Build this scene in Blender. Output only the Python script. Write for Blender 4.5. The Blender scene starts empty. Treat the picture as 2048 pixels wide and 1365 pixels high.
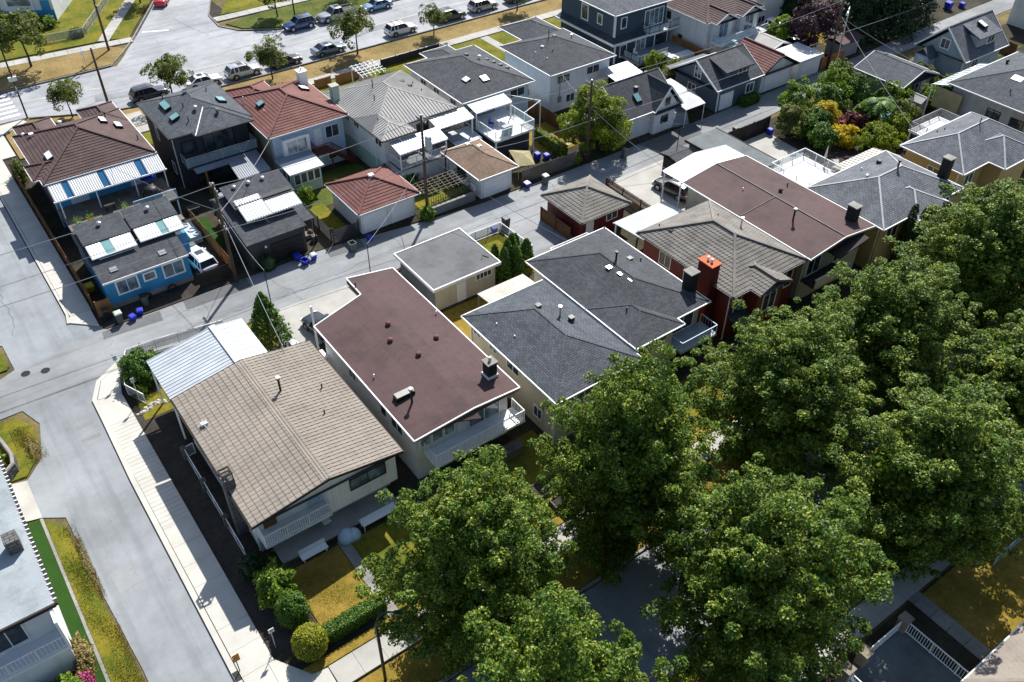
import bpy, math, random
import numpy as np
from mathutils import Vector, Matrix
random.seed(7); RNG = np.random.default_rng(7)
scene = bpy.context.scene
col = scene.collection

# ------------------------------------------------------------------ camera
cam_d = bpy.data.cameras.new('camera'); cam = bpy.data.objects.new('camera', cam_d); col.objects.link(cam)
cam_d.sensor_width = 36.0; cam_d.lens = 36.0 * 1785.04 / 2048.0
cam_d.clip_start = 0.5; cam_d.clip_end = 2000.0
_p, _r, _w = 0.71566765, 0.00558082, -0.6345946
_R = (Matrix.Rotation(_w, 3, 'Z') @ Matrix.Rotation(math.pi / 2 - _p, 3, 'X') @ Matrix.Rotation(_r, 3, 'Z'))
cam.matrix_world = Matrix.Translation((0, 0, 50)) @ _R.to_4x4()
scene.camera = cam
scene.render.resolution_x = 1024; scene.render.resolution_y = 682

# ------------------------------------------------------------------ sky, sun, exposure
SUN_EL = math.radians(45.5); SUN_AZ = math.atan2(0.74, 0.67)
world = bpy.data.worlds.new('World'); scene.world = world; world.use_nodes = True
wn = world.node_tree.nodes; wl = world.node_tree.links
sky = wn.new('ShaderNodeTexSky'); sky.sky_type = 'NISHITA'; sky.sun_disc = False
sky.sun_elevation = SUN_EL; sky.sun_rotation = SUN_AZ
bg = wn['Background']; bg.inputs['Strength'].default_value = 0.095
wl.new(sky.outputs[0], bg.inputs['Color'])
sun_d = bpy.data.lights.new('sun', 'SUN'); sun_d.energy = 5.0; sun_d.angle = math.radians(0.53)
sun_d.color = (1.0, 0.965, 0.91)
sun = bpy.data.objects.new('sun', sun_d); col.objects.link(sun)
_d = Vector((-math.sin(SUN_AZ) * math.cos(SUN_EL), -math.cos(SUN_AZ) * math.cos(SUN_EL), -math.sin(SUN_EL)))
sun.rotation_euler = _d.to_track_quat('-Z', 'Y').to_euler(); sun.location = (60, 60, 90)
vs = scene.view_settings
vs.view_transform = 'Standard'; vs.look = 'None'; vs.gamma = 1.0; vs.use_curve_mapping = False
vs.exposure = 0.75

# ------------------------------------------------------------------ materials
def _nt(name):
    m = bpy.data.materials.new(name); m.use_nodes = True
    nt = m.node_tree; return m, nt, nt.nodes, nt.links, nt.nodes['Principled BSDF']
def _noise(n, l, vec, scale, detail=4.0, rough=0.6):
    t = n.new('ShaderNodeTexNoise'); t.inputs['Scale'].default_value = scale
    t.inputs['Detail'].default_value = detail; t.inputs['Roughness'].default_value = rough
    l.new(vec, t.inputs['Vector']); return t.outputs['Fac']
def _ramp(n, l, fac, stops):
    r = n.new('ShaderNodeValToRGB'); e = r.color_ramp.elements
    while len(e) < len(stops): e.new(0.5)
    for i, (p, c) in enumerate(stops):
        e[i].position = p; e[i].color = (c[0], c[1], c[2], 1) if len(c) == 3 else c
    l.new(fac, r.inputs['Fac']); return r.outputs['Color']
def _mix(n, l, fac, a, b, mode='MIX'):
    m = n.new('ShaderNodeMix'); m.data_type = 'RGBA'; m.blend_type = mode
    if isinstance(fac, (int, float)): m.inputs[0].default_value = fac
    else: l.new(fac, m.inputs[0])
    for k, v in ((6, a), (7, b)):
        if isinstance(v, tuple): m.inputs[k].default_value = (*v[:3], 1)
        else: l.new(v, m.inputs[k])
    return m.outputs[2]
def _bump(n, l, h, strength, dist=0.02, b=None):
    bp = n.new('ShaderNodeBump'); bp.inputs['Strength'].default_value = strength; bp.inputs['Distance'].default_value = dist
    l.new(h, bp.inputs['Height']); l.new(bp.outputs[0], b.inputs['Normal'])
def _pos(n): return n.new('ShaderNodeNewGeometry').outputs['Position']
def sc(c, f): return tuple(min(1.0, v * f) for v in c)

def m_plain(name, c, rough=0.7, var=0.25, s1=0.6, s2=14.0, bump=0.15, metal=0.0, spec=0.3):
    m, nt, n, l, b = _nt(name); P = _pos(n)
    a = _noise(n, l, P, s1, 5); d = _noise(n, l, P, s2, 3)
    c1 = _ramp(n, l, a, [(0.3, sc(c, 1 - var)), (0.7, sc(c, 1 + var))])
    c2 = _ramp(n, l, d, [(0.3, (1 - var * .6,) * 3), (0.7, (1.0,) * 3)])
    q = _mix(n, l, 1.0, c1, c2, 'MULTIPLY')
    if bump >= .2 and rough >= .8:      # rain streaks and grime on walls
        mp = n.new('ShaderNodeMapping'); mp.inputs['Scale'].default_value = (1.8, 1.8, .18); l.new(P, mp.inputs['Vector'])
        q = _mix(n, l, 1.0, q, _ramp(n, l, _noise(n, l, mp.outputs[0], 1.0, 6, .65), [(0.34, (.86, .855, .84)), (0.52, (1,) * 3)]), 'MULTIPLY')
    l.new(q, b.inputs['Base Color'])
    b.inputs['Roughness'].default_value = rough; b.inputs['Metallic'].default_value = metal
    b.inputs['Specular IOR Level'].default_value = spec
    if bump: _bump(n, l, d, bump, 0.02, b)
    return m
def m_brick(name, c1, c2, mortar, bw, rh, ms=0.012, rough=0.85, bump=0.5, noise=0.35, off=0.5):
    """courses laid in the plane of each face (UV in metres)"""
    m, nt, n, l, b = _nt(name)
    uv = n.new('ShaderNodeUVMap').outputs[0]; P = _pos(n)
    t = n.new('ShaderNodeTexBrick'); l.new(uv, t.inputs['Vector'])
    t.inputs['Scale'].default_value = 1.0; t.inputs['Brick Width'].default_value = bw; t.inputs['Row Height'].default_value = rh
    t.inputs['Mortar Size'].default_value = ms; t.inputs['Mortar Smooth'].default_value = 0.3; t.offset = off
    t.inputs['Color1'].default_value = (*c1, 1); t.inputs['Color2'].default_value = (*c2, 1); t.inputs['Mortar'].default_value = (*mortar, 1)
    a = _noise(n, l, P, 0.5, 5); d = _noise(n, l, P, 25.0, 3)
    g1 = _ramp(n, l, a, [(0.3, (1 - noise,) * 3), (0.72, (1,) * 3)])
    g2 = _ramp(n, l, d, [(0.3, (1 - noise,) * 3), (0.7, (1,) * 3)])
    mp = n.new('ShaderNodeMapping'); mp.inputs['Scale'].default_value = (1.6, .16, 1); l.new(uv, mp.inputs['Vector'])
    st = _noise(n, l, mp.outputs[0], 1.0, 6, .65); g3 = _ramp(n, l, st, [(0.32, (.74, .74, .73)), (0.5, (1,) * 3), (0.72, (1.0, .99, .96))])
    q = _mix(n, l, 1.0, t.outputs['Color'], g1, 'MULTIPLY'); q = _mix(n, l, 1.0, q, g2, 'MULTIPLY'); q = _mix(n, l, 1.0, q, g3, 'MULTIPLY')
    l.new(q, b.inputs['Base Color']); b.inputs['Roughness'].default_value = rough; b.inputs['Specular IOR Level'].default_value = 0.25
    inv = n.new('ShaderNodeMath'); inv.operation = 'SUBTRACT'; inv.inputs[0].default_value = 1.0; l.new(t.outputs['Fac'], inv.inputs[1])
    ad = n.new('ShaderNodeMath'); ad.operation = 'MULTIPLY_ADD'; l.new(d, ad.inputs[0]); ad.inputs[1].default_value = 0.5; l.new(inv.outputs[0], ad.inputs[2])
    _bump(n, l, ad.outputs[0], bump, 0.03, b); return m
def m_siding(name, c, pitch=0.18, rough=0.6, vertical=False):
    m, nt, n, l, b = _nt(name); uv = n.new('ShaderNodeUVMap').outputs[0]; P = _pos(n)
    sep = n.new('ShaderNodeSeparateXYZ'); l.new(uv, sep.inputs[0])
    md = n.new('ShaderNodeMath'); md.operation = 'DIVIDE'; l.new(sep.outputs[0 if vertical else 1], md.inputs[0]); md.inputs[1].default_value = pitch
    fr = n.new('ShaderNodeMath'); fr.operation = 'FRACT'; l.new(md.outputs[0], fr.inputs[0])
    edge = _ramp(n, l, fr.outputs[0], [(0.0, (0.55,) * 3), (0.1, (1,) * 3)])
    a = _noise(n, l, P, 0.7, 5); g = _ramp(n, l, a, [(0.3, sc(c, .82)), (0.7, sc(c, 1.05))])
    l.new(_mix(n, l, 1.0, g, edge, 'MULTIPLY'), b.inputs['Base Color']); b.inputs['Roughness'].default_value = rough
    _bump(n, l, fr.outputs[0], 0.35, 0.02, b); return m
def m_asphalt(name, c, seam=True, along=(.04, .9)):
    m, nt, n, l, b = _nt(name); P = _pos(n)
    a = _noise(n, l, P, 0.09, 5, .6); mid = _noise(n, l, P, 0.55, 6, .7); d = _noise(n, l, P, 30, 2)
    c1 = _ramp(n, l, a, [(0.34, sc(c, .74)), (0.52, sc(c, 1.0)), (0.68, sc(c, 1.18))])
    c2 = _ramp(n, l, mid, [(0.3, (.82,) * 3), (0.6, (1.0,) * 3)])
    c3 = _ramp(n, l, d, [(0.3, (.72,) * 3), (0.7, (1.0,) * 3)])
    q = _mix(n, l, 1.0, _mix(n, l, 1.0, c1, c2, 'MULTIPLY'), c3, 'MULTIPLY')
    mp = n.new('ShaderNodeMapping'); mp.inputs['Scale'].default_value = (along[0], along[1], 1); l.new(P, mp.inputs['Vector'])
    q = _mix(n, l, 1.0, q, _ramp(n, l, _noise(n, l, mp.outputs[0], 1.0, 5, .6), [(0.33, (.80, .80, .81)), (0.5, (1,) * 3)]), 'MULTIPLY')
    stn = _noise(n, l, P, 1.7, 3, .5); q = _mix(n, l, 1.0, q, _ramp(n, l, stn, [(0.2, (.7,) * 3), (0.3, (1,) * 3)]), 'MULTIPLY')
    if seam:
        dist = n.new('ShaderNodeVectorMath'); dist.operation = 'ADD'; l.new(P, dist.inputs[0])
        nz = n.new('ShaderNodeTexNoise'); nz.inputs['Scale'].default_value = 0.7; l.new(P, nz.inputs['Vector'])
        scl = n.new('ShaderNodeVectorMath'); scl.operation = 'SCALE'; l.new(nz.outputs['Color'], scl.inputs[0]); scl.inputs[3].default_value = 2.2
        l.new(scl.outputs[0], dist.inputs[1])
        v = n.new('ShaderNodeTexVoronoi'); v.feature = 'DISTANCE_TO_EDGE'; v.inputs['Scale'].default_value = 0.16
        l.new(dist.outputs[0], v.inputs['Vector'])
        cr = _ramp(n, l, v.outputs['Distance'], [(0.0, (.5,) * 3), (0.007, (1,) * 3)])
        msk = _ramp(n, l, mid, [(0.5, (0,) * 3), (0.62, (1,) * 3)])
        q = _mix(n, l, 1.0, q, _mix(n, l, msk, (1, 1, 1), cr), 'MULTIPLY')
    l.new(q, b.inputs['Base Color']); b.inputs['Roughness'].default_value = 0.88; b.inputs['Specular IOR Level'].default_value = 0.25
    _bump(n, l, d, 0.25, 0.015, b); return m
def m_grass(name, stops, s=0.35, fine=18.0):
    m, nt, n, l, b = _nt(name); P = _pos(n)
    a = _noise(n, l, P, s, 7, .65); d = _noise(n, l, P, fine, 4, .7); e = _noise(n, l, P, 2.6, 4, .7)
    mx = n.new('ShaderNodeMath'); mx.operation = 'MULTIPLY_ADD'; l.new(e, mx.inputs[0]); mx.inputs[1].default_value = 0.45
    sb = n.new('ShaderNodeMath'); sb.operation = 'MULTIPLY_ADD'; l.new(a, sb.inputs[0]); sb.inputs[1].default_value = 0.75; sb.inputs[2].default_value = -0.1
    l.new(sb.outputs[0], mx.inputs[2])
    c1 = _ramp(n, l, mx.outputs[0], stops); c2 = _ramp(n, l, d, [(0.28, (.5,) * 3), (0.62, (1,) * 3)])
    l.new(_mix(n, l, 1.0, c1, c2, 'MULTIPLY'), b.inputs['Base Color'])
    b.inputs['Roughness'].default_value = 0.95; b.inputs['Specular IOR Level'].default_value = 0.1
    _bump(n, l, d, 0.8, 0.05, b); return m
def m_leaf(name, stops, trans=0.45):
    m, nt, n, l, b = _nt(name)
    g = n.new('ShaderNodeNewGeometry'); oi = n.new('ShaderNodeObjectInfo')
    big = _noise(n, l, g.outputs['Position'], 0.5, 3)
    f = n.new('ShaderNodeMath'); f.operation = 'MULTIPLY_ADD'; l.new(g.outputs['Random Per Island'], f.inputs[0]); f.inputs[1].default_value = 0.6
    f2 = n.new('ShaderNodeMath'); f2.operation = 'MULTIPLY_ADD'; l.new(big, f2.inputs[0]); f2.inputs[1].default_value = 0.7; f2.inputs[2].default_value = -0.18
    l.new(f2.outputs[0], f.inputs[2])
    c = _ramp(n, l, f.outputs[0], stops)
    b.inputs['Roughness'].default_value = 0.5; b.inputs['Specular IOR Level'].default_value = 0.25
    l.new(c, b.inputs['Base Color'])
    t = n.new('ShaderNodeBsdfTranslucent'); tc = _mix(n, l, 1.0, c, (1.0, 1.0, 0.45), 'MULTIPLY'); l.new(tc, t.inputs['Color'])
    mx = n.new('ShaderNodeMixShader'); mx.inputs[0].default_value = trans
    l.new(b.outputs[0], mx.inputs[1]); l.new(t.outputs[0], mx.inputs[2]); l.new(mx.outputs[0], n['Material Output'].inputs['Surface']); return m
def m_gloss(name, c, rough=0.2, metal=0.0, coat=0.0, var=0.0):
    m, nt, n, l, b = _nt(name); P = _pos(n)
    a = _noise(n, l, P, 1.3, 3); l.new(_ramp(n, l, a, [(0.3, sc(c, .9)), (0.7, sc(c, 1.05))]), b.inputs['Base Color'])
    b.inputs['Roughness'].default_value = rough; b.inputs['Metallic'].default_value = metal; b.inputs['Coat Weight'].default_value = coat
    b.inputs['Coat Roughness'].default_value = 0.08; return m
def m_glass(name, c=(0.02, 0.025, 0.03), rough=0.06):
    m, nt, n, l, b = _nt(name); P = _pos(n)
    a = _noise(n, l, P, 0.9, 2); l.new(_ramp(n, l, a, [(0.4, c), (0.62, sc(c, 3.0))]), b.inputs['Base Color'])
    b.inputs['Roughness'].default_value = rough; b.inputs['Specular IOR Level'].default_value = 0.6; return m
def m_clear(name, c, alpha=0.35, rough=0.1):
    m, nt, n, l, b = _nt(name); P = _pos(n)
    a = _noise(n, l, P, 2.0, 3); l.new(_ramp(n, l, a, [(0.3, sc(c, .85)), (0.7, c)]), b.inputs['Base Color'])
    b.inputs['Alpha'].default_value = alpha; b.inputs['Roughness'].default_value = rough; return m
def m_flat_roof(name, c, lines=1.0, lc=0.8, amt=0.3):
    """roll roofing: strips with lap lines along local V, stains"""
    m, nt, n, l, b = _nt(name); uv = n.new('ShaderNodeUVMap').outputs[0]; P = _pos(n)
    t = n.new('ShaderNodeTexBrick'); l.new(uv, t.inputs['Vector']); t.inputs['Scale'].default_value = 1.0
    t.inputs['Brick Width'].default_value = 4.2; t.inputs['Row Height'].default_value = lines; t.inputs['Mortar Size'].default_value = 0.016
    t.inputs['Color1'].default_value = (*c, 1); t.inputs['Color2'].default_value = (*sc(c, 1.1), 1); t.inputs['Mortar'].default_value = (*sc(c, lc), 1)
    a = _noise(n, l, P, 0.3, 6, .6); d = _noise(n, l, P, 22, 3); e = _noise(n, l, P, 1.5, 5)
    q = _mix(n, l, 1.0, t.outputs['Color'], _ramp(n, l, a, [(0.3, (1 - amt * 1.3,) * 3), (0.5, (1,) * 3), (0.7, (1 + amt * .35,) * 3)]), 'MULTIPLY')
    q = _mix(n, l, 1.0, q, _ramp(n, l, d, [(0.3, (.78,) * 3), (0.7, (1,) * 3)]), 'MULTIPLY')
    q = _mix(n, l, 1.0, q, _ramp(n, l, e, [(0.28, (.8,) * 3), (0.5, (1,) * 3)]), 'MULTIPLY')
    l.new(q, b.inputs['Base Color']); b.inputs['Roughness'].default_value = 0.8; b.inputs['Specular IOR Level'].default_value = 0.3
    _bump(n, l, d, 0.3, 0.01, b); return m

K = {}
K['asphalt'] = m_asphalt('worn_asphalt', (.28, .30, .315), False, (.9, .035))
K['asphalt2'] = m_asphalt('lane_asphalt', (.285, .295, .30))
K['asphalt3'] = m_asphalt('street_asphalt', (.37, .38, .395))
K['asphalt_dark'] = m_asphalt('patched_asphalt', (.15, .155, .16))
K['conc'] = m_plain('concrete', (.36, .35, .32), .85, .18, .4, 12, .12)
K['conc_new'] = m_plain('pale_concrete', (.46, .45, .405), .85, .12, .5, 14, .1)
K['conc_old'] = m_plain('weathered_concrete', (.25, .24, .22), .9, .28, .5, 9, .2)
K['ground'] = m_grass('dry_ground', [(.3, (.07, .06, .035)), (.5, (.16, .13, .06)), (.7, (.25, .19, .075))])
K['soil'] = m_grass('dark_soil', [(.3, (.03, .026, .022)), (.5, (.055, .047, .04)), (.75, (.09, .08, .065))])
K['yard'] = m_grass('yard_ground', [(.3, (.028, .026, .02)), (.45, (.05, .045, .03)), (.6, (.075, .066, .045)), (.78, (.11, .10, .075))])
K['gold'] = m_grass('golden_dry_grass', [(.25, (.10, .095, .015)), (.42, (.20, .155, .024)), (.58, (.32, .215, .045)), (.8, (.40, .29, .11))])
K['tan_grass'] = m_grass('parched_verge_grass', [(.22, (.10, .095, .03)), (.40, (.20, .15, .055)), (.58, (.31, .22, .095)), (.8, (.40, .31, .17))], .22)
K['goldgreen'] = m_grass('half_dry_grass', [(.25, (.045, .075, .01)), (.42, (.10, .125, .015)), (.6, (.22, .185, .022)), (.8, (.34, .25, .06))])
K['green'] = m_grass('green_lawn', [(.25, (.035, .06, .012)), (.5, (.09, .115, .022)), (.75, (.21, .18, .05))])
K['turf'] = m_grass('artificial_turf', [(.3, (.02, .06, .01)), (.7, (.035, .085, .014))], fine=30)
K['white'] = m_plain('white_paint', (.78, .78, .77), .55, .06, .5, 10, .05)
K['white_metal'] = m_plain('white_metal_sheet', (.60, .605, .60), .4, .08, .6, 8, .03)
K['offwhite'] = m_plain('white_stucco', (.70, .70, .68), .85, .12, .4, 22, .25)
K['cream'] = m_plain('cream_stucco', (.52, .47, .36), .85, .12, .4, 22, .25)
K['yellow'] = m_plain('ochre_stucco', (.42, .31, .14), .85, .12, .4, 22, .25)
K['tan'] = m_plain('tan_stucco', (.24, .205, .15), .85, .14, .4, 22, .25)
K['grey_st'] = m_plain('grey_stucco', (.30, .31, .32), .85, .14, .4, 22, .25)
K['mint'] = m_plain('mint_paint', (.36, .48, .42), .8, .12, .5, 20, .2)
K['char'] = m_plain('charcoal_cladding', (.045, .046, .05), .7, .2, .4, 22, .15)
K['greywall'] = m_plain('grey_block_wall', (.17, .175, .175), .85, .2, .5, 12, .2)
K['blue'] = m_siding('bright_blue_siding', (.03, .265, .50), .16)
K['paleblue'] = m_siding('pale_blue_siding', (.46, .58, .70), .2)
K['whitesid'] = m_siding('white_siding', (.74, .75, .75), .2)
K['vsid'] = m_siding('white_vertical_siding', (.66, .65, .61), .3, vertical=True)
K['navy'] = m_siding('navy_siding', (.035, .065, .10), .16)
K['bluegrey'] = m_siding('slate_blue_siding', (.075, .11, .14), .16)
K['sage'] = m_siding('sage_grey_siding', (.36, .42, .43), .16)
K['purple'] = m_plain('purple_brown_stucco', (.10, .065, .075), .85, .15, .5, 20, .2)
K['redsid'] = m_siding('dark_red_siding', (.13, .012, .012), .35, vertical=True)
K['brick_black'] = m_brick('dark_brick', (.03, .03, .032), (.045, .042, .045), (.02, .02, .02), .22, .075, .008)
K['brick_red'] = m_brick('red_painted_brick', (.16, .018, .015), (.19, .025, .02), (.11, .012, .01), .22, .075, .008)
K['stone'] = m_brick('grey_stone', (.14, .14, .14), (.22, .21, .20), (.06, .06, .06), .5, .25, .03)
K['sh_dark'] = m_brick('charcoal_shingles', (.07, .077, .088), (.115, .125, .14), (.036, .04, .047), .33, .145, .016, noise=.32)
K['sh_grey'] = m_brick('grey_shingles', (.165, .18, .205), (.245, .264, .295), (.07, .077, .09), .36, .19, .022, noise=.4)
K['sh_blue'] = m_brick('blue_grey_shingles', (.085, .098, .115), (.14, .156, .178), (.04, .046, .056), .36, .17, .02, noise=.3)
K['sh_tan'] = m_brick('tan_shingles', (.27, .18, .125), (.35, .25, .18), (.16, .105, .07), .33, .145, .016, noise=.3)
K['cap_grey'] = m_plain('pale_hip_flashing', (.33, .34, .36), .7, .15)
K['carglass'] = m_glass('car_glass', (.006, .008, .01), .12); K['carglass'].node_tree.nodes['Principled BSDF'].inputs['Specular IOR Level'].default_value = .3
K['tile_brown'] = m_plain('brown_tiles', (.082, .05, .046), .8, .28, .8, 16, .3)
K['tile_red'] = m_plain('red_tiles', (.155, .062, .052), .8, .25, .8, 16, .3)
K['tile_grey'] = m_plain('grey_brown_tiles', (.185, .172, .153), .85, .3, .7, 16, .3)
K['tile_gap'] = m_plain('dark_tile_joint', (.085, .075, .065), .9)
K['tile_beige'] = m_plain('beige_tiles', (.25, .218, .182), .8, .16, .5, 14, .2)
K['rib_grey'] = m_plain('pale_grey_panels', (.34, .33, .31), .7, .14, .5, 14, .1)
K['roll_brown'] = m_flat_roof('brown_roll_roofing', (.078, .043, .042), 1.0, .72)
K['roll_grey'] = m_flat_roof('grey_roll_roofing', (.115, .118, .124), 1.0, .85)
K['roll_slate'] = m_flat_roof('slate_roll_roofing', (.115, .135, .14), 1.0, .85)
K['membrane'] = m_flat_roof('pale_blue_membrane', (.30, .335, .35), 1.6, .9, .2)
K['galv'] = m_plain('galvanised_sheet', (.45, .485, .51), .45, .14, .7, 10, .05, metal=.15)
K['greysheet'] = m_plain('grey_metal_sheet', (.22, .24, .27), .45, .12, .7, 10, .05)
K['polycarb'] = m_plain('old_corrugated_plastic', (.50, .47, .40), .6, .2, .8, 10, .1)
K['bluepanel'] = m_gloss('blue_plastic_panel', (.012, .10, .22), .25)
K['wood'] = m_plain('brown_wood', (.16, .075, .03), .8, .3, .8, 30, .2)
K['wood_o'] = m_plain('orange_cedar', (.34, .15, .05), .8, .25, .8, 30, .2)
K['wood_g'] = m_plain('grey_weathered_wood', (.17, .145, .12), .9, .3, .8, 30, .2)
K['wood_d'] = m_plain('dark_stained_wood', (.035, .027, .024), .8, .3, .8, 30, .2)
K['wood_r'] = m_plain('red_brown_deck_wood', (.13, .035, .025), .75, .25, .8, 30, .2)
K['pole'] = m_plain('treated_pole_wood', (.10, .075, .05), .9, .3, .6, 25, .3)
K['bark'] = m_plain('bark', (.06, .05, .04), .95, .35, 2, 30, .5)
K['black'] = m_plain('black_paint', (.012, .012, .014), .5, .2, 1, 20, .05)
K['darkmetal'] = m_plain('dark_green_metal', (.025, .035, .035), .45, .2, 1, 20, .05)
K['metal'] = m_gloss('light_metal', (.55, .56, .58), .35, .7)
K['wire'] = m_plain('wire', (.30, .30, .31), .6, .1, 1, 5, 0)
K['glass'] = m_glass('window_glass'); K['glass_b'] = m_glass('bluish_window_glass', (.06, .085, .10), .08)
K['curtain'] = m_glass('curtained_glass', (.16, .17, .17), .12)
K['clear'] = m_clear('railing_glass', (.45, .58, .62), .28); K['mesh'] = m_clear('chain_mesh', (.30, .31, .32), .35, .6)
K['skyl'] = m_gloss('skylight_glass', (.16, .30, .30), .12); K['skyl_w'] = m_gloss('white_skylight_dome', (.70, .72, .72), .3)
K['rubber'] = m_plain('rubber', (.02, .02, .02), .8, .1, 1, 20, 0); K['rim'] = m_gloss('alloy', (.45, .46, .48), .3, .8)
K['binblue'] = m_plain('blue_plastic', (.012, .03, .36), .5, .15, 1, 10, 0); K['bingreen'] = m_plain('grey_plastic_bin', (.10, .12, .11), .6, .2, 1, 10, 0)
K['binblack'] = m_plain('black_plastic', (.015, .016, .018), .5, .15, 1, 10, 0); K['binlid'] = m_plain('pale_green_lid', (.42, .5, .42), .6, .15, 1, 10, 0)
K['orange'] = m_plain('orange_clay', (.46, .11, .035), .8, .15, 1, 20, .1); K['paint_w'] = m_plain('road_paint_white', (.72, .72, .70), .7, .2, 1.5, 12, .05)
K['paint_y'] = m_plain('road_paint_faded', (.55, .53, .43), .7, .25, 1.5, 12, .05)
K['lamp_lens'] = m_gloss('lamp_lens', (.7, .78, .82), .15); K['tarp'] = m_plain('blue_white_tarp', (.42, .55, .66), .5, .2, 1.5, 9, .2)
K['canvas'] = m_plain('olive_canvas', (.30, .26, .14), .85, .2, 1.2, 16, .1); K['yplas'] = m_plain('yellow_plastic', (.65, .42, .02), .5, .1, 1, 10, 0)
K['signy'] = m_plain('sign_orange', (.75, .30, .02), .5, .06, 1, 10, 0); K['redlight'] = m_gloss('red_lens', (.35, .01, .01), .2)
K['poolblue'] = m_plain('turquoise_plastic', (.05, .36, .52), .35, .2, 2, 10, 0); K['rock'] = m_plain('pale_rock', (.42, .40, .36), .9, .3, 2, 14, .5)
K['leaf_linden'] = m_leaf('linden_leaves', [(.1, (.02, .055, .008)), (.34, (.05, .125, .014)), (.58, (.135, .205, .02)), (.78, (.35, .38, .05)), (.94, (.60, .60, .16))], .36)
K['leaf_street'] = m_leaf('street_tree_leaves', [(.2, (.05, .08, .015)), (.5, (.13, .165, .035)), (.85, (.28, .30, .11))], .5)
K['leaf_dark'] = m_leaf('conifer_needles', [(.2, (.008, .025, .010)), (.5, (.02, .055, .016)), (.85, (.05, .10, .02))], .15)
K['leaf_grass'] = m_leaf('verge_grass_blades', [(.2, (.05, .06, .01)), (.5, (.12, .13, .02)), (.85, (.26, .22, .06))], .3)
K['leaf_green'] = m_leaf('bright_leaves', [(.2, (.05, .11, .01)), (.5, (.15, .26, .02)), (.85, (.34, .43, .06))])
K['leaf_lime'] = m_leaf('lime_leaves', [(.2, (.07, .13, .01)), (.5, (.19, .26, .015)), (.85, (.40, .42, .05))])
K['leaf_yellow'] = m_leaf('golden_leaves', [(.2, (.14, .17, .015)), (.42, (.45, .34, .015)), (.6, (.66, .48, .02)), (.85, (.8, .64, .05))])
K['leaf_purple'] = m_leaf('purple_leaves', [(.2, (.035, .012, .02)), (.5, (.075, .03, .045)), (.85, (.20, .12, .15))], .25)
K['leaf_red'] = m_leaf('dark_red_leaves', [(.2, (.06, .01, .012)), (.5, (.11, .02, .02)), (.85, (.2, .05, .04))], .25)
K['leaf_pink'] = m_leaf('pink_flowers', [(.2, (.25, .02, .10)), (.6, (.45, .05, .2)), (.85, (.6, .15, .3))], .25)
K['leaf_straw'] = m_leaf('straw_leaves', [(.2, (.16, .13, .04)), (.5, (.28, .22, .08)), (.85, (.42, .34, .16))], .3)
K['leaf_hedge'] = m_leaf('hedge_leaves', [(.2, (.02, .06, .006)), (.5, (.06, .14, .012)), (.85, (.17, .27, .03))], .25)
K['leaf_topiary'] = m_leaf('golden_topiary', [(.2, (.10, .125, .006)), (.5, (.24, .26, .012)), (.85, (.45, .44, .03))], .25)

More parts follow.
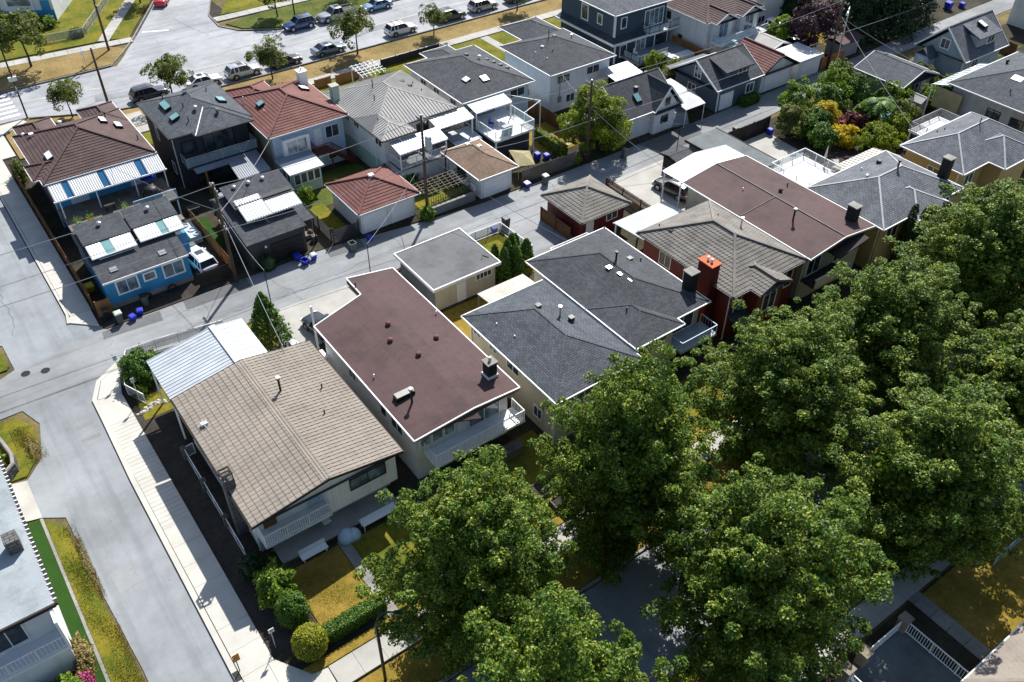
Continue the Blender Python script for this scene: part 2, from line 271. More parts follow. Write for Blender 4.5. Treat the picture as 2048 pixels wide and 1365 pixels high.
# ------------------------------------------------------------------ mesh helpers
class MB:
    def __init__(s): s.v = []; s.f = []
    def add(s, pts, faces):
        o = len(s.v); s.v += [tuple(p) for p in pts]; s.f += [tuple(i + o for i in f) for f in faces]; return s
    def poly(s, *pts): return s.add(pts, [tuple(range(len(pts)))])
    def box(s, x0, x1, y0, y1, z0, z1):
        return s.add([(x0, y0, z0), (x1, y0, z0), (x1, y1, z0), (x0, y1, z0), (x0, y0, z1), (x1, y0, z1), (x1, y1, z1), (x0, y1, z1)],
                     [(0, 3, 2, 1), (4, 5, 6, 7), (0, 1, 5, 4), (1, 2, 6, 5), (2, 3, 7, 6), (3, 0, 4, 7)])
    def prism(s, pts, z0, z1):
        n = len(pts)
        a = sum(pts[i][0] * pts[(i + 1) % n][1] - pts[(i + 1) % n][0] * pts[i][1] for i in range(n))
        if a < 0: pts = pts[::-1]
        P = [(x, y, z0) for x, y in pts] + [(x, y, z1) for x, y in pts]
        return s.add(P, [tuple(range(n - 1, -1, -1)), tuple(range(n, 2 * n))] + [(i, (i + 1) % n, n + (i + 1) % n, n + i) for i in range(n)])
    def slab(s, pts, t):
        """polygon with thickness t downwards"""
        n = len(pts); P = list(pts) + [(p[0], p[1], p[2] - t) for p in pts]
        return s.add(P, [tuple(range(n)), tuple(range(2 * n - 1, n - 1, -1))] + [(n + i, n + (i + 1) % n, (i + 1) % n, i) for i in range(n)])
    def cyl(s, x, y, z0, z1, r0, r1=None, n=8):
        r1 = r0 if r1 is None else r1
        P = [(x + r0 * math.cos(2 * math.pi * i / n), y + r0 * math.sin(2 * math.pi * i / n), z0) for i in range(n)]
        P += [(x + r1 * math.cos(2 * math.pi * i / n), y + r1 * math.sin(2 * math.pi * i / n), z1) for i in range(n)]
        return s.add(P, [tuple(range(n - 1, -1, -1)), tuple(range(n, 2 * n))] + [(i, (i + 1) % n, n + (i + 1) % n, n + i) for i in range(n)])
    def beam(s, p, q, w, h=None):
        h = w if h is None else h
        p = Vector(p); q = Vector(q); d = (q - p).normalized()
        up = Vector((0, 0, 1)) if abs(d.z) < .98 else Vector((0, 1, 0))
        a = d.cross(up).normalized() * (w / 2); b = a.cross(d).normalized() * (h / 2)
        P = [p - a - b, p + a - b, p + a + b, p - a + b, q - a - b, q + a - b, q + a + b, q - a + b]
        return s.add(P, [(0, 1, 2, 3)[::1], (7, 6, 5, 4), (0, 4, 5, 1), (1, 5, 6, 2), (2, 6, 7, 3), (3, 7, 4, 0)])
    def tube(s, pts, r, n=6, r1=None):
        r1 = r if r1 is None else r1; o = len(s.v); m = len(pts); pts = [Vector(p) for p in pts]
        for i, p in enumerate(pts):
            d = (pts[min(i + 1, m - 1)] - pts[max(i - 1, 0)]).normalized()
            up = Vector((0, 0, 1)) if abs(d.z) < .95 else Vector((1, 0, 0))
            a = d.cross(up).normalized(); b = a.cross(d); rr = r + (r1 - r) * i / (m - 1)
            for k in range(n): s.v.append(tuple(p + (a * math.cos(2 * math.pi * k / n) + b * math.sin(2 * math.pi * k / n)) * rr))
        for i in range(m - 1):
            for k in range(n):
                s.f.append((o + i * n + k, o + i * n + (k + 1) % n, o + (i + 1) * n + (k + 1) % n, o + (i + 1) * n + k))
        s.f.append(tuple(o + k for k in range(n - 1, -1, -1))); s.f.append(tuple(o + (m - 1) * n + k for k in range(n))); return s
    def dome(s, x, y, z, r, h, n=10, m=4):
        o = len(s.v)
        for j in range(m):
            a = j / m * math.pi / 2
            for i in range(n): s.v.append((x + r * math.cos(a) * math.cos(2 * math.pi * i / n), y + r * math.cos(a) * math.sin(2 * math.pi * i / n), z + h * math.sin(a)))
        s.v.append((x, y, z + h))
        for j in range(m - 1):
            for i in range(n): s.f.append((o + j * n + i, o + j * n + (i + 1) % n, o + (j + 1) * n + (i + 1) % n, o + (j + 1) * n + i))
        for i in range(n): s.f.append((o + (m - 1) * n + i, o + (m - 1) * n + (i + 1) % n, o + m * n))
        s.f.append(tuple(o + i for i in range(n - 1, -1, -1))); return s

BASE = {}
def _uv(me):
    uvl = me.uv_layers.new(name='UVMap'); data = np.zeros((len(me.loops), 2)); vs_ = me.vertices
    for p in me.polygons:
        n = p.normal
        if abs(n.z) > .9995: u = Vector((1, 0, 0)); v = Vector((0, 1, 0))
        else:
            u = Vector((0, 0, 1)).cross(n).normalized(); v = n.cross(u)
        for li in p.loop_indices:
            c = vs_[me.loops[li].vertex_index].co; data[li] = (c.dot(u), c.dot(v))
    uvl.data.foreach_set('uv', data.ravel())
def tag(o, label=None, cat=None, group=None, kind=None):
    if label: o['label'] = label
    if cat: o['category'] = cat
    if group: o['group'] = group
    if kind: o['kind'] = kind
    return o
def thing(name, label, cat, loc, group=None):
    o = bpy.data.objects.new(name, None); o.empty_display_size = .3; col.objects.link(o); o.location = loc
    BASE[o] = Vector(loc); return tag(o, label, cat, group)
def obj(name, m, mat, parent=None, smooth=False, label=None, cat=None, group=None, kind=None, uv=True):
    if parent is not None: base = BASE[parent]
    else:
        a = np.array(m.v); base = Vector((float((a[:, 0].min() + a[:, 0].max()) / 2), float((a[:, 1].min() + a[:, 1].max()) / 2), float(a[:, 2].min())))
    me = bpy.data.meshes.new(name)
    me.from_pydata([(p[0] - base.x, p[1] - base.y, p[2] - base.z) for p in m.v], [], m.f)
    if uv: _uv(me)
    if smooth: me.polygons.foreach_set('use_smooth', [True] * len(me.polygons))
    me.materials.append(K[mat] if isinstance(mat, str) else mat)
    o = bpy.data.objects.new(name, me); col.objects.link(o); BASE[o] = base
    if parent is None: o.location = base
    else: o.parent = parent
    return tag(o, label, cat, group, kind)
def struct(name, m, mat, parent=None): return obj(name, m, mat, parent, kind='structure')
def copy_tree(o, parent=None):
    c = o.copy(); col.objects.link(c); c.parent = parent
    for ch in o.children: copy_tree(ch, c)
    return c

# ------------------------------------------------------------------ ground, roads, pavements
struct('ground', MB().poly((-300, -200, -.06), (500, -200, -.06), (500, 600, -.06), (-300, 600, -.06)), 'ground')
def sheet(name, pts, z, mat): return struct(name, MB().prism(pts, z - .12, z), mat)
def flat(name, pts, z, mat): return struct(name, MB().poly(*[(x, y, z) for x, y in pts]), mat)
flat('street', [(-30, 16.4), (120, 16.4), (120, 23.65), (-30, 23.65)], -.008, 'asphalt')
flat('avenue', [(-40, 121.6), (-40, 113.2), (9, 113.2), (11.4, 113), (15.9, 110.8), (20, 109.2), (25.7, 108), (40, 107.6), (180, 107.6), (180, 120), (47, 120), (41.6, 123.1), (28, 126.5), (24.5, 121.4)], -.012, 'asphalt3')
_sd = (.51, .86)
flat('side_street', [(24.5, 121), (47, 119.5), (42.2, 123), (40.4, 126.2), (41, 131.1), (43.6, 136.9), (43.6 + 30, 136.9 + 51), (35.4 + 29, 139 + 50), (35.4, 139), (29.3, 128.7), (27.6, 126.2)], -.008, 'asphalt3')
flat('road', [(-1.4, 8), (2.6, 8), (2.62, 31), (2.65, 50), (2.85, 57), (2.9, 59.85), (3.9, 61.8), (6.2, 63.4), (8, 66), (4.43, 67.95), (4.0, 70.7), (4.2, 72), (4.2, 113.4), (-14, 113.4), (-2, 72), (-1.2, 71), (-1.1, 67.3), (-4, 66), (-4, 63.9), (-1.8, 62), (-1.05, 59.8), (-1.9, 56), (-3.3, 54.4), (-3.3, 50.3), (-2.0, 49.4), (-1.85, 42), (-1.5, 35)], -.004, 'asphalt')
_al = [(-40, 66.2), (-40, 62), (3, 62), (14, 61.9), (26, 61.2), (42, 60.6), (60, 61), (80, 61.2), (105, 63.6), (145, 63.8), (180, 64), (180, 68), (140, 67.4), (125, 67.2), (105, 66.3), (70, 65.5), (44, 65.7), (36, 66.6), (27, 67.9), (4.2, 68.1), (-1, 66.8)]
flat('alley', _al, .0, 'asphalt2')
for q in ([(13.2, 66.6), (19.2, 66.3), (19.4, 67.9), (13.4, 68)], [(27.2, 66.3), (30.8, 65.9), (31, 67.6), (27.4, 67.9)], [(67, 62.6), (73.5, 62.3), (75, 65.4), (66, 65.6)], [(6, 66.9), (11, 66.4), (11.2, 67.9), (6.2, 68.0)]):
    flat('asphalt_patch', q, .004, 'asphalt_dark')
for q in ([(15.5, 55.5), (26.5, 55.5), (26.3, 61.5), (18.4, 61.9), (18.2, 57.6), (15.6, 57)], [(57.2, 51), (66.8, 51), (66.6, 61.3), (57.4, 61.2)], [(73.5, 50.5), (79.6, 50.5), (80.2, 58.9), (73.2, 58.9)]):
    flat('driveway', q, .062, 'conc')
flat('driveway', [(43, 52.5), (49.2, 51), (49.4, 61.5), (43.2, 60.5)], .062, 'asphalt2')
flat('driveway', [(-4.35, 50.6), (-3.3, 50.3), (-3.3, 54.4), (-4.4, 54.7)], .03, 'conc')
# lots
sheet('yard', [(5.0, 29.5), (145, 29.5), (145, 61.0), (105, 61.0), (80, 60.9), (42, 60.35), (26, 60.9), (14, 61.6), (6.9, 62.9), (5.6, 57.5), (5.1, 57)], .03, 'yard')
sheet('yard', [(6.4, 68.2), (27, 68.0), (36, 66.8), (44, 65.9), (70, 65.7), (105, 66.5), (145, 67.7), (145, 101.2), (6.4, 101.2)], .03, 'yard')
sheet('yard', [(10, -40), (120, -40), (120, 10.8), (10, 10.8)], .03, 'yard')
sheet('yard', [(-40, 8), (-4.4, 8), (-4.4, 60), (-5.5, 61.8), (-40, 61.8)], .03, 'soil')
sheet('soil_or_shade_strip', [(5.12, 31.2), (7.6, 31.2), (7.6, 57.2), (5.6, 57.2), (5.12, 55.5)], .05, 'soil')
L = [  # lawns: points, height, material
 ([(8.45, 30.9), (12.15, 30.9), (12.15, 36.2), (8.3, 36.2)], .07, 'gold'),
 ([(13.0, 29.5), (18.4, 29.5), (18.4, 36.0), (13.0, 36.0)], .07, 'goldgreen'),
 ([(18.8, 29.5), (29.2, 29.5), (29.2, 37.0), (26, 37), (18.8, 36)], .07, 'goldgreen'),
 ([(29.5, 29.5), (37, 29.5), (37, 33.9), (29.5, 33.9)], .07, 'gold'), ([(38, 29.5), (56, 29.5), (56, 34.2), (38, 34.2)], .07, 'goldgreen'),
 ([(58, 29.5), (95, 29.5), (95, 33.2), (58, 33.2)], .07, 'goldgreen'),
 ([(7.6, 24.0), (90, 24.0), (90, 26.75), (7.6, 26.75)], .08, 'gold'), ([(6.6, 28.75), (90, 28.75), (90, 29.4), (6.0, 29.4)], .09, 'gold'),
 ([(10, 13.2), (90, 13.2), (90, 16.1), (10, 16.1)], .08, 'goldgreen'), ([(40.2, 2), (60, 2), (60, 10.7), (40.2, 10.7)], .07, 'gold'),
 ([(28.4, 46.9), (36.8, 46.9), (36.8, 53.0), (28.4, 53.0)], .06, 'gold'), ([(38.4, 53), (42.9, 53), (42.9, 60.2), (38.4, 60.2)], .06, 'goldgreen'),
 ([(15.5, 57.4), (18.0, 57.4), (18.0, 61.4), (15.0, 61.6)], .06, 'gold'), ([(5.6, 55.3), (8.4, 55.3), (8.4, 58), (5.8, 58)], .07, 'goldgreen'),
 ([(29.2, 74.6), (38, 74.6), (38, 81.0), (29.2, 80.5)], .06, 'green'), ([(29, 69.5), (31.0, 69.5), (31.0, 75.5), (29, 75.5)], .065, 'goldgreen'),
 ([(38.6, 68.4), (44, 68.4), (44, 73.4), (38.6, 73.4)], .06, 'goldgreen'), ([(55.8, 69.5), (61, 69.5), (61, 76), (55.8, 76)], .06, 'gold'),
 ([(19.2, 74), (20.2, 74), (20.2, 80), (19.2, 80)], .07, 'turf'), ([(19, 98), (48, 97), (48, 101), (19, 101)], .06, 'goldgreen'), ([(50, 91), (90, 90), (90, 101), (50, 101)], .06, 'goldgreen'),
 ([(106, 69), (114, 69), (114, 76), (106, 76)], .06, 'gold'), ([(122, 55), (128, 55), (128, 60), (122, 60)], .06, 'green'),
 ([(80.5, 46), (97, 46), (97, 60.5), (80.5, 60.5)], .05, 'soil'),
 ([(11.5, 111.9), (16, 109.9), (20.2, 108.3), (26, 107.1), (40, 106.9), (150, 106.9), (150, 103), (8, 103), (8, 110.6)], .08, 'tan_grass'),
 ([(-30, 122.2), (24, 122.2), (27.2, 126.4), (25, 128.6), (8, 130.3), (-30, 131)], .08, 'tan_grass'), ([(-30, 131.8), (8, 132.2), (26, 130.6), (28.8, 129.6), (60, 182), (-30, 200)], .07, 'goldgreen'),
 ([(41.7, 126.5), (43, 123.6), (47.4, 120.8), (150, 120.8), (150, 127.4), (48, 127.6)], .08, 'green'), ([(42.4, 130.2), (48, 129.8), (150, 129.6), (150, 200), (78, 190)], .07, 'goldgreen'),
 ([(-3.28, 20), (-1.6, 20), (-1.75, 35), (-2.05, 42), (-2.3, 48.6), (-3.28, 50)], .07, 'goldgreen'), ([(-4.35, 20), (-3.52, 20), (-3.52, 50.2), (-4.35, 50.4)], .06, 'turf'),
 ([(-3.2, 54.8), (-2.2, 56.2), (-1.5, 59.6), (-2.4, 61.4), (-5, 61.4), (-4.9, 55)], .07, 'goldgreen'), ([(-1.6, 67.6), (-1.4, 67.9), (-1.5, 70.7), (-8, 74), (-8, 67.6)], .07, 'goldgreen'),
 ([(-8, 20), (-4.4, 20), (-4.4, 34), (-8, 35.5)], .07, 'goldgreen'),
]
for pts, z, mt in L: sheet('lawn', pts, z, mt)

def strip(path, w):
    """left-hand offset polygon of a path"""
    out = []
    for i, p in enumerate(path):
        a = path[max(i - 1, 0)]; b = path[min(i + 1, len(path) - 1)]; d = Vector((b[0] - a[0], b[1] - a[1])).normalized()
        out.append((p[0] - d.y * w, p[1] + d.x * w))
    return out
def kerb(path, w=.16, z=.13, mat='conc_old'):
    m = MB(); o = strip(path, w)
    for i in range(len(path) - 1): m.prism([path[i], path[i + 1], o[i + 1], o[i]], -.05, z)
    return struct('kerb', m, mat)
kerb([(6.3, 63.5), (3.9, 61.9), (2.95, 59.85), (2.9, 57), (2.70, 50), (2.66, 31), (2.62, 12)], .36, .135, 'conc_new')
kerb([(4.05, 70.7), (4.3, 72), (4.3, 112.3)][::-1], .22, .135, 'conc_new')
kerb([(150, 107.5), (40, 107.5), (25.7, 107.7), (20, 108.9), (15.9, 110.6), (11.4, 112.7)])
kerb([(-30, 121.7), (23.9, 121.7), (27.4, 126.3), (29.1, 128.8), (60, 181)]); kerb([(78, 189), (43.5, 136.9), (40.9, 131.1), (40.5, 126.2), (42.2, 123.2), (47.2, 120.2), (150, 120.2)])
kerb([(2.9, 23.75), (90, 23.75)], .18); kerb([(90, 16.3), (10, 16.3)], .18)

def slabs(name, pts_list, z=.12, mat='conc', jit=.003):
    """a pavement whose slabs are pieces with open joints"""
    a = np.array([p for q in pts_list for p in q]); c = a.mean(0)
    base = struct(name, MB().prism([(a[:, 0].min(), a[:, 1].min()), (a[:, 0].max(), a[:, 1].min()), (a[:, 0].max(), a[:, 1].max()), (a[:, 0].min(), a[:, 1].max())], -.11, -.05), 'soil')
    for q in pts_list: obj('slab', MB().prism(q, -.04, z + random.uniform(-jit, jit)), mat, base)
    return base
def run(x0, x1, y0, y1, step, axis, gap=.009):
    out = []; t = (y0 if axis == 'y' else x0); e = (y1 if axis == 'y' else x1)
    while t < e - .05:
        u = min(t + step, e)
        out.append([(x0, t + gap), (x1, t + gap), (x1, u - gap), (x0, u - gap)] if axis == 'y' else [(t + gap, y0), (u - gap, y0), (u - gap, y1), (t + gap, y1)]); t = u
    return out
slabs('pavement', run(3.08, 5.1, 31, 44.5, 1.9, 'y') + run(3.08, 5.1, 44.5, 56.2, .42, 'y', .012) + [[(3.12, 56.22), (5.1, 56.22), (5.1, 59.3), (3.3, 59.6)], [(3.33, 59.65), (5.12, 59.35), (6.0, 63.0), (4.3, 61.85)]] + run(3.08, 4.7, 24, 31, 1.75, 'y') + [[(4.72, 24), (7.4, 24), (7.5, 28.6), (6.55, 28.75), (5.15, 30.95), (4.72, 30.95)]], .115, 'conc_new')
slabs('pavement', run(4.55, 6.35, 71.6, 104, 1.8, 'y') + [[(4.2, 70.75), (6.25, 68.8), (6.3, 71.56), (4.5, 71.56)]] + [[(4.6, 104), (7.8, 104), (7.8, 110), (10.9, 111.7), (10.5, 112.6), (4.6, 112.2)]], .115, 'conc_new')
slabs('pavement', run(7.55, 72, 26.95, 28.65, 1.6, 'x'), .11, 'conc')
slabs('pavement', run(18, 120, 101.25, 102.9, 1.6, 'x'), .11, 'conc')
def diag(a, b, w, step):
    a = Vector(a); b = Vector(b); d = (b - a).normalized(); n = Vector((-d.y, d.x)) * w / 2; out = []; t = 0; L_ = (b - a).length
    while t < L_ - .1:
        p = a + d * (t + .02); q = a + d * (min(t + step, L_) - .02); out.append([tuple(p - n), tuple(q - n), tuple(q + n), tuple(p + n)]); t += step
    return out
slabs('pavement', diag((-10, 132), (29.0, 128.7), 1.7, 1.7), .11, 'conc'); slabs('pavement', diag((41, 128.8), (110, 128.6), 1.7, 1.7), .11, 'conc')
slabs('pavement', diag((25.5, 130.4), (43, 159), 1.5, 1.7), .10, 'conc')
slabs('pavement', run(-3.5, -3.3, 20, 50.2, 2.4, 'y'), .09, 'conc_old'); slabs('path', run(12.2, 12.95, 28.7, 36.4, 1.3, 'y'), .085, 'conc_old')
slabs('path', diag((40.3, 13), (40.2, 5), 1.1, 1.2), .08, 'conc_old'); slabs('pavement', run(22, 72, 11, 12.6, 1.6, 'x'), .10, 'conc')
slabs('path', run(20.2, 22.6, 103.2, 106.8, 1.2, 'y'), .085, 'conc'); slabs('path', run(68.5, 69.8, 91, 101, 1.3, 'y'), .085, 'conc')
# paint
def paint(pts, mat='paint_w', z=.0, par=None): return flat('road_marking', pts, z, mat)
for i in range(6): paint([(6.6, 114.2 + i * 1.25), (10.7, 114.2 + i * 1.25), (10.8, 114.75 + i * 1.25), (6.7, 114.75 + i * 1.25)])
for a, b in (((11.6, 117.7), (15.0, 117.1)), ((19.1, 116.5), (20.8, 116.0)), ((32.4, 114.3), (37.8, 113.95)), ((47.5, 113.7), (110, 113.9))):
    paint([(a[0], a[1] - .07), (b[0], b[1] - .07), (b[0], b[1] + .07), (a[0], a[1] + .07)], 'paint_y')
paint([(30.9, 130.5), (34.2, 129.0), (34.35, 129.3), (31.05, 130.8)])
for x, y in ((.92, 65.75), (-.49, 66.3)):
    tag(obj('manhole_cover', MB().cyl(x, y, -.02, .014, .36, n=20), 'black'), 'round dark manhole cover in the junction, ' + ('beside the pavement corner' if x > 0 else 'further from the pavement corner'), 'manhole')
obj('storm_drain', MB().box(2.68, 3.02, 30.9, 31.6, .1, .145), 'black', label='dark iron storm drain grate in the kerb beside the striped sign', cat='drain')
flat('pavement_apron', [(3.9, 70.8), (4.3, 67.9), (6.6, 67.9), (6.6, 69.0), (6.2, 68.75), (4.2, 70.7)], .006, 'asphalt')
sheet('soil_or_shade_strip', [(6.8, 68.15), (18.4, 68.05), (18.4, 70.6), (6.8, 70.6)], .045, 'soil')  # dark sheet whose colour stands in for shade in front of the blue laneway house

# sealed cracks: thin wandering tar lines
def seam(a, b, seed, wob=.25, w=.05, z=.008):
    rng = random.Random(seed); a = Vector((*a, z)); b = Vector((*b, z)); d = (b - a).normalized(); n = Vector((-d.y, d.x, 0)); k = max(4, int((b - a).length / .5)); off = 0; L_ = []; m = MB()
    for i in range(k + 1): off = off * .8 + rng.uniform(-wob, wob); p = a.lerp(b, i / k) + n * off; q = w * rng.uniform(.4, 1.1); L_.append((p - n * q / 2, p + n * q / 2))
    for i in range(k): m.poly(L_[i][0], L_[i + 1][0], L_[i + 1][1], L_[i][1])
    return struct('tar_seam', m, 'asphalt_dark')
for i, (a, b) in enumerate((((9, 63.9), (38, 63.2)), ((40, 62.7), (72, 62.9)), ((14.3, 62.2), (15.2, 67.6)), ((22, 61.8), (21.2, 67.4)), ((34, 61.4), (33.5, 66.2)), ((12, 66.2), (18.5, 66.9)), ((0, 72), (1.6, 92)), ((14, 112.4), (60, 111.8)), ((30, 117.5), (78, 117)), ((38, 124), (36, 133)), ((52, 61.6), (53, 65.4)), ((75, 62), (98, 64.4)))): seam(a, b, i)
for i, q in enumerate(([(1.0, 55.2), (2.4, 55.4), (2.3, 57.9), (.9, 57.6)], [(-.9, 41), (.5, 41.2), (.4, 43.1), (-1, 43)], [(44, 62), (47.5, 61.9), (47.6, 63.6), (44.1, 63.7)], [(56, 112), (60, 112), (60, 113.2), (56, 113.2)], [(19, 112.5), (23, 111.6), (23.3, 113.2), (19.4, 114)])): flat('asphalt_patch', q, .005, 'asphalt2' if i < 2 else 'asphalt')

# ------------------------------------------------------------------ building kit
def hip(x0, x1, y0, y1, z, p, axis='y', h0=True, h1=True):
    """planes of a hip or gable roof on an eaves rectangle; every plane starts with its two eaves points"""
    sw = axis == 'x'
    if sw: x0, x1, y0, y1 = y0, y1, x0, x1
    hw = (x1 - x0) / 2; xm = (x0 + x1) / 2; zr = z + p * hw
    ya = y0 + (hw if h0 else 0); yb = y1 - (hw if h1 else 0)
    if ya > yb: ya = yb = (ya + yb) / 2
    A, B, C_, D = (x0, y0, z), (x1, y0, z), (x1, y1, z), (x0, y1, z); E_, F = (xm, ya, zr), (xm, yb, zr)
    if abs(ya - yb) < .02: pl = [[D, A, E_], [B, C_, E_]]
    else: pl = [[D, A, E_, F], [B, C_, F, E_]]
    gb = []; hips = []
    if h0: pl.append([A, B, E_]); hips += [(A, E_), (B, E_)]
    else: gb.append([A, B, E_])
    if h1: pl.append([C_, D, F]); hips += [(C_, F), (D, F)]
    else: gb.append([C_, D, F])
    ridge = [(E_, F)] if abs(ya - yb) > .02 else []
    ev = [(A, D), (B, C_)] + ([(A, B)] if h0 else []) + ([(D, C_)] if h1 else [])
    rk = ([] if h0 else [(A, E_), (E_, B)]) + ([] if h1 else [(C_, F), (F, D)])
    r = dict(pl=pl, gb=gb, hips=hips, ridge=ridge, ev=ev, rk=rk, rect=[A, B, C_, D], zr=zr)
    if sw:
        f = lambda q: (q[1], q[0], q[2])
        r['pl'] = [[f(q[1]), f(q[0])] + [f(a) for a in q[2:][::-1]] for q in pl]
        r['gb'] = [[f(q[1]), f(q[0]), f(q[2])] for q in gb]
        for k in ('hips', 'ridge', 'ev', 'rk'): r[k] = [(f(a), f(b)) for a, b in r[k]]
        r['rect'] = [f(a) for a in r['rect']][::-1]
    return r
def up(p, d): return (p[0], p[1], p[2] + d)
def plane_axes(pl):
    o = Vector(pl[0]); s = (Vector(pl[1]) - o).normalized(); n = s.cross(Vector(pl[2]) - o).normalized(); t = n.cross(s)
    return o, s, t, n, [((Vector(p) - o).dot(s), (Vector(p) - o).dot(t)) for p in pl]
def srange(q, t):
    xs = []
    for i in range(len(q)):
        a, b = q[i], q[(i + 1) % len(q)]
        if abs(a[1] - b[1]) < 1e-6:
            if abs(a[1] - t) < 1e-6: xs += [a[0], b[0]]
        elif min(a[1], b[1]) - 1e-6 <= t <= max(a[1], b[1]) + 1e-6: xs.append(a[0] + (b[0] - a[0]) * (t - a[1]) / (b[1] - a[1]))
    return (min(xs), max(xs)) if xs else None
def courses(m, pl, off, step, lift, tw, mod=None):
    o, s, t, n, q = plane_axes(pl); o = o + Vector((0, 0, off)); H_ = max(p[1] for p in q); k = 0; s0 = min(p[0] for p in q); s1 = max(p[0] for p in q)
    N = max(2, int((s1 - s0) / (tw / 2)))
    while k * step < H_ - .05:
        t0 = k * step; t1 = min((k + 1) * step, H_ - .002); a = srange(q, t0 + .001); b = srange(q, t1 - .001); k += 1
        if not a or not b: continue
        rows = []; sh = (k % 2)
        for i in range(N + 1):
            x = s0 + (s1 - s0) * i / N; xb = min(max(x, a[0]), a[1]); xt = min(max(x, b[0]), b[1])
            if i < N and max(xb, xt) <= min(a[0], b[0]) and s0 + (s1 - s0) * (i + 1) / N < min(a[0], b[0]): continue
            if i > 0 and min(xb, xt) >= max(a[1], b[1]) and s0 + (s1 - s0) * (i - 1) / N > max(a[1], b[1]): continue
            h = lift * (1.0 if (i + sh) % 2 == 0 else (.8 if mod is None else mod))
            rows.append((o + s * xb + t * t0, o + s * xb + t * t0 + n * h, o + s * xt + t * t1 + n * .006))
        base = len(m.v)
        for r3 in rows: m.v += [tuple(p) for p in r3]
        for i in range(len(rows) - 1):
            c = base + i * 3
            m.f += [(c, c + 3, c + 4, c + 1), (c + 1, c + 4, c + 5, c + 2)]
def ribs(m, pl, off, step, w, h):
    o, s, t, n, q = plane_axes(pl); o = o + Vector((0, 0, off)); s0 = min(p[0] for p in q); s1 = max(p[0] for p in q); x = s0 + step / 2
    H_ = max(p[1] for p in q)
    while x < s1:
        # vertical extent at x
        ts = []
        for i in range(len(q)):
            a, b = q[i], q[(i + 1) % len(q)]
            if abs(a[0] - b[0]) > 1e-6 and min(a[0], b[0]) <= x <= max(a[0], b[0]): ts.append(a[1] + (b[1] - a[1]) * (x - a[0]) / (b[0] - a[0]))
        if len(ts) >= 2 and max(ts) - min(ts) > .1:
            p0 = o + s * x + t * (min(ts) + .01); p1 = o + s * x + t * (max(ts) - .02); a = s * w / 2; u = n * h
            m.add([p0 - a, p0 + a, p0 + a * .6 + u, p0 - a * .6 + u, p1 - a, p1 + a, p1 + a * .6 + u, p1 - a * .6 + u], [(3, 2, 1, 0), (4, 5, 6, 7), (1, 2, 6, 5), (2, 3, 7, 6), (3, 0, 4, 7)])
        x += step
def roof(par, rs, mat, trim='white', style='shingle', t=.16, cap=None, soffit=True, gut=True, gable_mat=None):
    if isinstance(rs, dict): rs = [rs]
    m = MB()
    for r in rs:
        for pl in r['pl']: m.poly(*[up(p, t) for p in pl])
        if soffit: m.poly(*[p for p in r['rect'][::-1]])
        for a, b in r['ev'] + r['rk']: m.poly(a, b, up(b, t), up(a, t))
    o = obj('roof', m, mat, par)
    if style in ('tile', 'bigtile'):
        c = MB()
        for r in rs:
            for pl in r['pl']: courses(c, pl, t, .36, .055, .34, .45 if mat == 'tile_grey' else None)
        obj('tile_courses', c, mat, o, kind='stuff', uv=False)
    if style == 'rib':
        c = MB()
        for r in rs:
            for pl in r['pl']: ribs(c, pl, t, .36, .06, .06)
        obj('panel_ribs', c, mat, o, kind='stuff', uv=False)
    cw = .22 if style in ('tile', 'bigtile') else .16; ch = .12 if style in ('tile', 'bigtile') else .012
    for r in rs:
        for a, b in r['hips'] + r['ridge']:
            obj('ridge_cap', MB().beam(up(a, t + (.06 if ch > .1 else .012)), up(b, t + (.06 if ch > .1 else .012)), cw, ch), cap or mat, o)
    if gut:
        g = MB()
        for r in rs:
            for a, b in r['ev']:
                d = Vector((b[0] - a[0], b[1] - a[1], 0)).normalized(); cx_ = sum(p[0] for p in r['rect']) / 4; cy_ = sum(p[1] for p in r['rect']) / 4
                nn = Vector((-d.y, d.x, 0)); mid = (Vector(a) + Vector(b)) / 2
                if nn.dot(Vector((cx_, cy_, 0)) - Vector((mid.x, mid.y, 0))) > 0: nn = -nn
                A = Vector(a) + nn * .06 + Vector((0, 0, t * .55)); B = Vector(b) + nn * .06 + Vector((0, 0, t * .55)); g.beam(A - d * .1, B + d * .1, .1, .1)
            for a, b in r['rk']:
                yv = Vector((0, -.03, 0)) if abs(a[1] - b[1]) < .01 else Vector((-.03, 0, 0))
                if abs(a[1] - b[1]) < .01: yv = Vector((0, -.03 if a[1] < sum(p[1] for p in r['rect']) / 4 else .03, 0))
                else: yv = Vector((-.03 if a[0] < sum(p[0] for p in r['rect']) / 4 else .03, 0, 0))
                g.beam(Vector(a) + yv + Vector((0, 0, t * .6)), Vector(b) + yv + Vector((0, 0, t * .6)), .06, .19)
        obj('gutter', g, trim, o)
    return o
